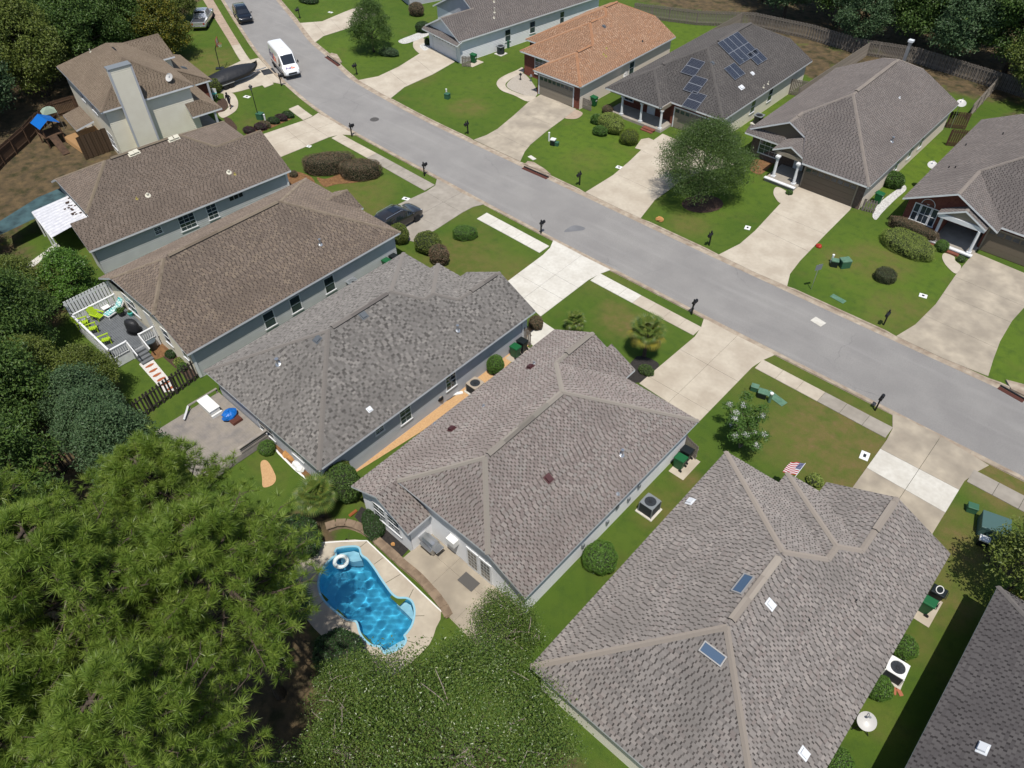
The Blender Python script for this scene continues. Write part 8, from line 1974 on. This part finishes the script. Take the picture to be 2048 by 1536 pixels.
rock('orange painted rock alone on the grass below the shade tree', 1319, 441, .38, mat('orange_rock', sr(214, 160, 96, .62), .8)); rock('tan rock nearest the deck in the rear rock bed', 575, 911, .35, MATS['orange_rock']); rock('tan rock second from the deck in the rear rock bed', 584, 917, .3, MATS['orange_rock']); rock('white rock in the rear rock bed', 594, 931, .35, pvc); rock('white rock at the end of the rear rock bed', 601, 939, .35, pvc); rock('orange stone on the black mulch by the pool', 786, 1089, .14, MATS['orange_rock']); rock('red hose heap on the grass left of the utility boxes', 1637, 494, .3, red_paint)
zw2 = zo(690, 890, 6.4)
m = MB(); p = Vector(g(*zw2(60, 920))); q = Vector(g(*zw2(150, 850))); m.tube([p + Vector((0, 0, .12)), q + Vector((0, 0, .12))], .1, 6); tag(m.build('timber_edge', mat('orange_timber', sr(176, 104, 56, .6), .8), o=(p.x, p.y, 0)), 'orange timber edging under the palm beside the mauve roof', 'edging')
# flag on the nearest house
fl_ = thing('flag', 'striped flag on a slanted pole at the front of the nearest house', 'flag', (-6.05, 30.5, 0)); base = Vector(g(1584, 962, 2.3)); tip = Vector(g(1611, 926, 3.3))
m = MB(); m.tube([base, tip], .018, 6); m.build('pole', white_paint, fl_)
fr_ = mat('flag_red', (.42, .02, .03), .8); fw_ = mat('flag_white', (.7, .7, .7), .8); fb_ = mat('flag_blue', (.02, .03, .14), .8); d0 = (tip - base).normalized(); m = MB(); nU, nV = 16, 13
H_, Lf = .9, 1.25
def fpt(u, v): 
    t = tip - d0 * (v * H_ * .95 + .03); drop = Vector((-.55, .12, -.45)).normalized(); w_ = Vector((.7, -.7, 0)) * .07 * math.sin(u * 9 + v * 3) * u
    return t + drop * (u * Lf * .85) + w_
for a in range(nU):
    for b_ in range(nV):
        mi = 2 if (a < 6 and b_ < 7) else (0 if b_ % 2 == 0 else 1)
        m.face([fpt(a / nU, b_ / nV), fpt((a + 1) / nU, b_ / nV), fpt((a + 1) / nU, (b_ + 1) / nV), fpt(a / nU, (b_ + 1) / nV)], mi)
m.build('cloth', [fr_, fw_, fb_], fl_, recalc=False); m = MB()
for r in range(5):
    for c_ in range(6):
        u, v = (c_ + .5) / 6 * 6 / nU, (r + .5) / 5 * 7 / nV; cpt = fpt(u, v); nn = Vector((.7, -.7, .3)).normalized() * .006
        for sgn in (1, -1):
            a1 = (fpt(u + .01, v) - cpt).normalized() * .022; a2 = (fpt(u, v + .01) - cpt).normalized() * .022; m.face([cpt + nn * sgn + a1, cpt + nn * sgn + a2, cpt + nn * sgn - a1, cpt + nn * sgn - a2])
m.build('stars', fw_, fl_, recalc=False)
# brick stack by the air conditioner
bk = g(1788, 1382)
for k, (dx, dy, r) in enumerate(((0, 0, .3), (.22, .12, .9), (-.12, -.2, .1))): m = MB(); m.box(-.1, -.2, 0, .1, .2, .06); o = m.build('loose_brick', mat('loose_brick', sr(205, 130, 96, .62), .8) if 'loose_brick' not in MATS else MATS['loose_brick'], o=(0, 0, 0)); o.location = (bk[0] + dx, bk[1] + dy, 0); o.rotation_euler = (0, 0, r); tag(o, 'loose brick by the white topped air conditioner', 'brick', 'loose bricks by the air conditioner')
# transformer under the right edge tree
pedestal('large green transformer under the right edge tree', (4.0, 36.9), 1.5, 1.3, .85, mat('transformer_green', sr(88, 120, 116, .6), .5), R_(15)); pedestal('small green pedestal beside the large transformer', (2.6, 37.6), .55, .45, .5, green_box, .3); pedestal('dark pedestal with white lid in front of the large transformer', (3.9, 35.6), .55, .4, .6, bin_dark, .2, pvc)
# small yard things at the fronts
ch_ = thing('garden_chair', 'white and teal metal chair by the front porch of the two storey house', 'chair', g(430, 195)[:2] + (0,), .6); MB().box(-.25, -.25, .42, .25, .25, .46).build('seat', MATS['teal_paint'] if 'teal_paint' in MATS else teal, ch_, o=(0, 0, 0)); MB().box(-.25, .22, .46, .25, .26, .95).build('backrest', pvc, ch_, o=(0, 0, 0))
for sx in (-.22, .22):
    for sy in (-.22, .22): MB().box(sx - .02, sy - .02, 0, sx + .02, sy + .02, .42).build('leg', pvc, ch_, o=(0, 0, 0))
shrub('garden_shrub', 'small bronze tree beside the covered boat', g(434, 183)[:2] + (0,), .8, .7, 1.5, leaf_wood2, 1500, .11, jit=1)
for px, py, lab in ((1041, 160, 'thin dark garden ornament in the gravel bed'), (1062, 163, 'grey round ornament in the gravel bed by the brick wall')):
    p = g(px, py); o = thing('garden_ornament', lab, 'ornament', (p[0], p[1], 0)); m = MB(); m.lathe((0, 0, 0), [(.12, 0), (.05, .1), (.05, .5), (.18, .62), (.1, .8), (.02, .85)], 10); m.build('body', black_metal if 'thin' in lab else ac_body, o, o=(0, 0, 0))
# ------------------------------------------------------------------ person walking
def person(label, loc, rot):
    o = thing('person', label, 'person', loc, rot)
    J = {'pel': (0, 0, .95), 'spi': (.02, 0, 1.15), 'che': (.05, 0, 1.38), 'nek': (.07, 0, 1.52), 'hed': (.11, 0, 1.66), 'top': (.10, 0, 1.76),
         'shL': (.05, .19, 1.44), 'elL': (-.08, .25, 1.18), 'wrL': (.06, .22, .98), 'shR': (.05, -.19, 1.44), 'elR': (.10, -.25, 1.17), 'wrR': (.30, -.20, 1.08),
         'hiL': (0, .10, .90), 'knL': (.20, .11, .52), 'anL': (.26, .11, .10), 'toL': (.44, .12, .05), 'hiR': (0, -.10, .90), 'knR': (-.02, -.11, .50), 'anR': (-.32, -.11, .16), 'toR': (-.20, -.12, .04)}
    E_ = [('pel', 'spi'), ('spi', 'che'), ('che', 'nek'), ('nek', 'hed'), ('hed', 'top'), ('che', 'shL'), ('shL', 'elL'), ('elL', 'wrL'), ('che', 'shR'), ('shR', 'elR'), ('elR', 'wrR'), ('pel', 'hiL'), ('hiL', 'knL'), ('knL', 'anL'), ('anL', 'toL'), ('pel', 'hiR'), ('hiR', 'knR'), ('knR', 'anR'), ('anR', 'toR')]
    rad = {'pel': .15, 'spi': .14, 'che': .155, 'nek': .06, 'hed': .10, 'top': .07, 'shL': .075, 'elL': .048, 'wrL': .036, 'shR': .075, 'elR': .048, 'wrR': .036, 'hiL': .105, 'knL': .07, 'anL': .045, 'toL': .04, 'hiR': .105, 'knR': .07, 'anR': .045, 'toR': .04}
    for s_, w in (('L', .22), ('R', -.2)):
        wr = Vector(J['wr' + s_]); 
        J['pa' + s_] = tuple(wr + Vector((.05, 0, -.05))); E_.append(('wr' + s_, 'pa' + s_)); rad['pa' + s_] = .035
        for k in range(4): J['f%d%s' % (k, s_)] = tuple(wr + Vector((.11 - .01 * abs(k - 1), (k - 1.5) * .02, -.11))); E_.append(('pa' + s_, 'f%d%s' % (k, s_))); rad['f%d%s' % (k, s_)] = .009
        J['th' + s_] = tuple(wr + Vector((.09, -.045 if s_ == 'L' else .045, -.04))); E_.append(('pa' + s_, 'th' + s_)); rad['th' + s_] = .01
    names = list(J); me = bpy.data.meshes.new('body'); me.from_pydata([J[n_] for n_ in names], [(names.index(a), names.index(b_)) for a, b_ in E_], [])
    b_ = bpy.data.objects.new('body', me); C.objects.link(b_); b_.parent = o; sk_ = b_.modifiers.new('skin', 'SKIN'); b_.modifiers.new('sub', 'SUBSURF').levels = 2; b_.modifiers['sub'].render_levels = 2
    for i, n_ in enumerate(names): me.skin_vertices[0].data[i].radius = (rad[n_],) * 2; me.skin_vertices[0].data[i].use_root = (n_ == 'pel')
    skin = mat('skin', (.28, .16, .11), .6); shirt = mat('dark_clothing', (.018, .016, .022), .85)
    me.materials.append(mat('person_cloth', (.02, .018, .024), .85))
    # skin and clothing zones by height along the body
    nt = me.materials[0].node_tree; N = nt.nodes; L = nt.links; tc = N.new('ShaderNodeTexCoord'); sp = N.new('ShaderNodeSeparateXYZ'); L.new(tc.outputs['Object'], sp.inputs[0]); cr = N.new('ShaderNodeValToRGB'); mm = N.new('ShaderNodeMath'); mm.operation = 'DIVIDE'; mm.inputs[1].default_value = 1.85; L.new(sp.outputs['Z'], mm.inputs[0]); L.new(mm.outputs[0], cr.inputs[0])
    cr.color_ramp.interpolation = 'CONSTANT'; el = cr.color_ramp.elements; el[0].position = 0; el[0].color = (.02, .02, .022, 1); el[1].position = .07; el[1].color = (.22, .13, .09, 1)
    for ps_, c_ in ((.30, (.02, .018, .026, 1)), (.83, (.26, .15, .11, 1)), (.925, (.02, .015, .012, 1))): e_ = el.new(ps_); e_.color = c_
    L.new(cr.outputs[0], N['Principled BSDF'].inputs['Base Color'])
    m = MB(); m.lathe((.10, 0, 1.70), [(.112, 0), (.112, .05), (.08, .1), (.02, .12)], 14); m.face([(.2, -.07, 1.715), (.3, -.05, 1.70), (.3, .05, 1.70), (.2, .07, 1.715)]); m.build('cap', shirt, o, o=(0, 0, 0))
    MB().box(.3, -.2, 1.0, .52, .08, 1.14).build('parcel', mat('cardboard', (.3, .2, .12), .8), o, o=(0, 0, 0)) if False else None
person('person in dark shirt and shorts walking on the curved garden path', g(462, 216)[:2] + (.03,), R_(-60))
for x, y, lab in ((-62.8, 67.2, 'green utility box against the white siding'),): pedestal(lab, (-65.9, 70.6), .3, .25, .9, green_box, .1)
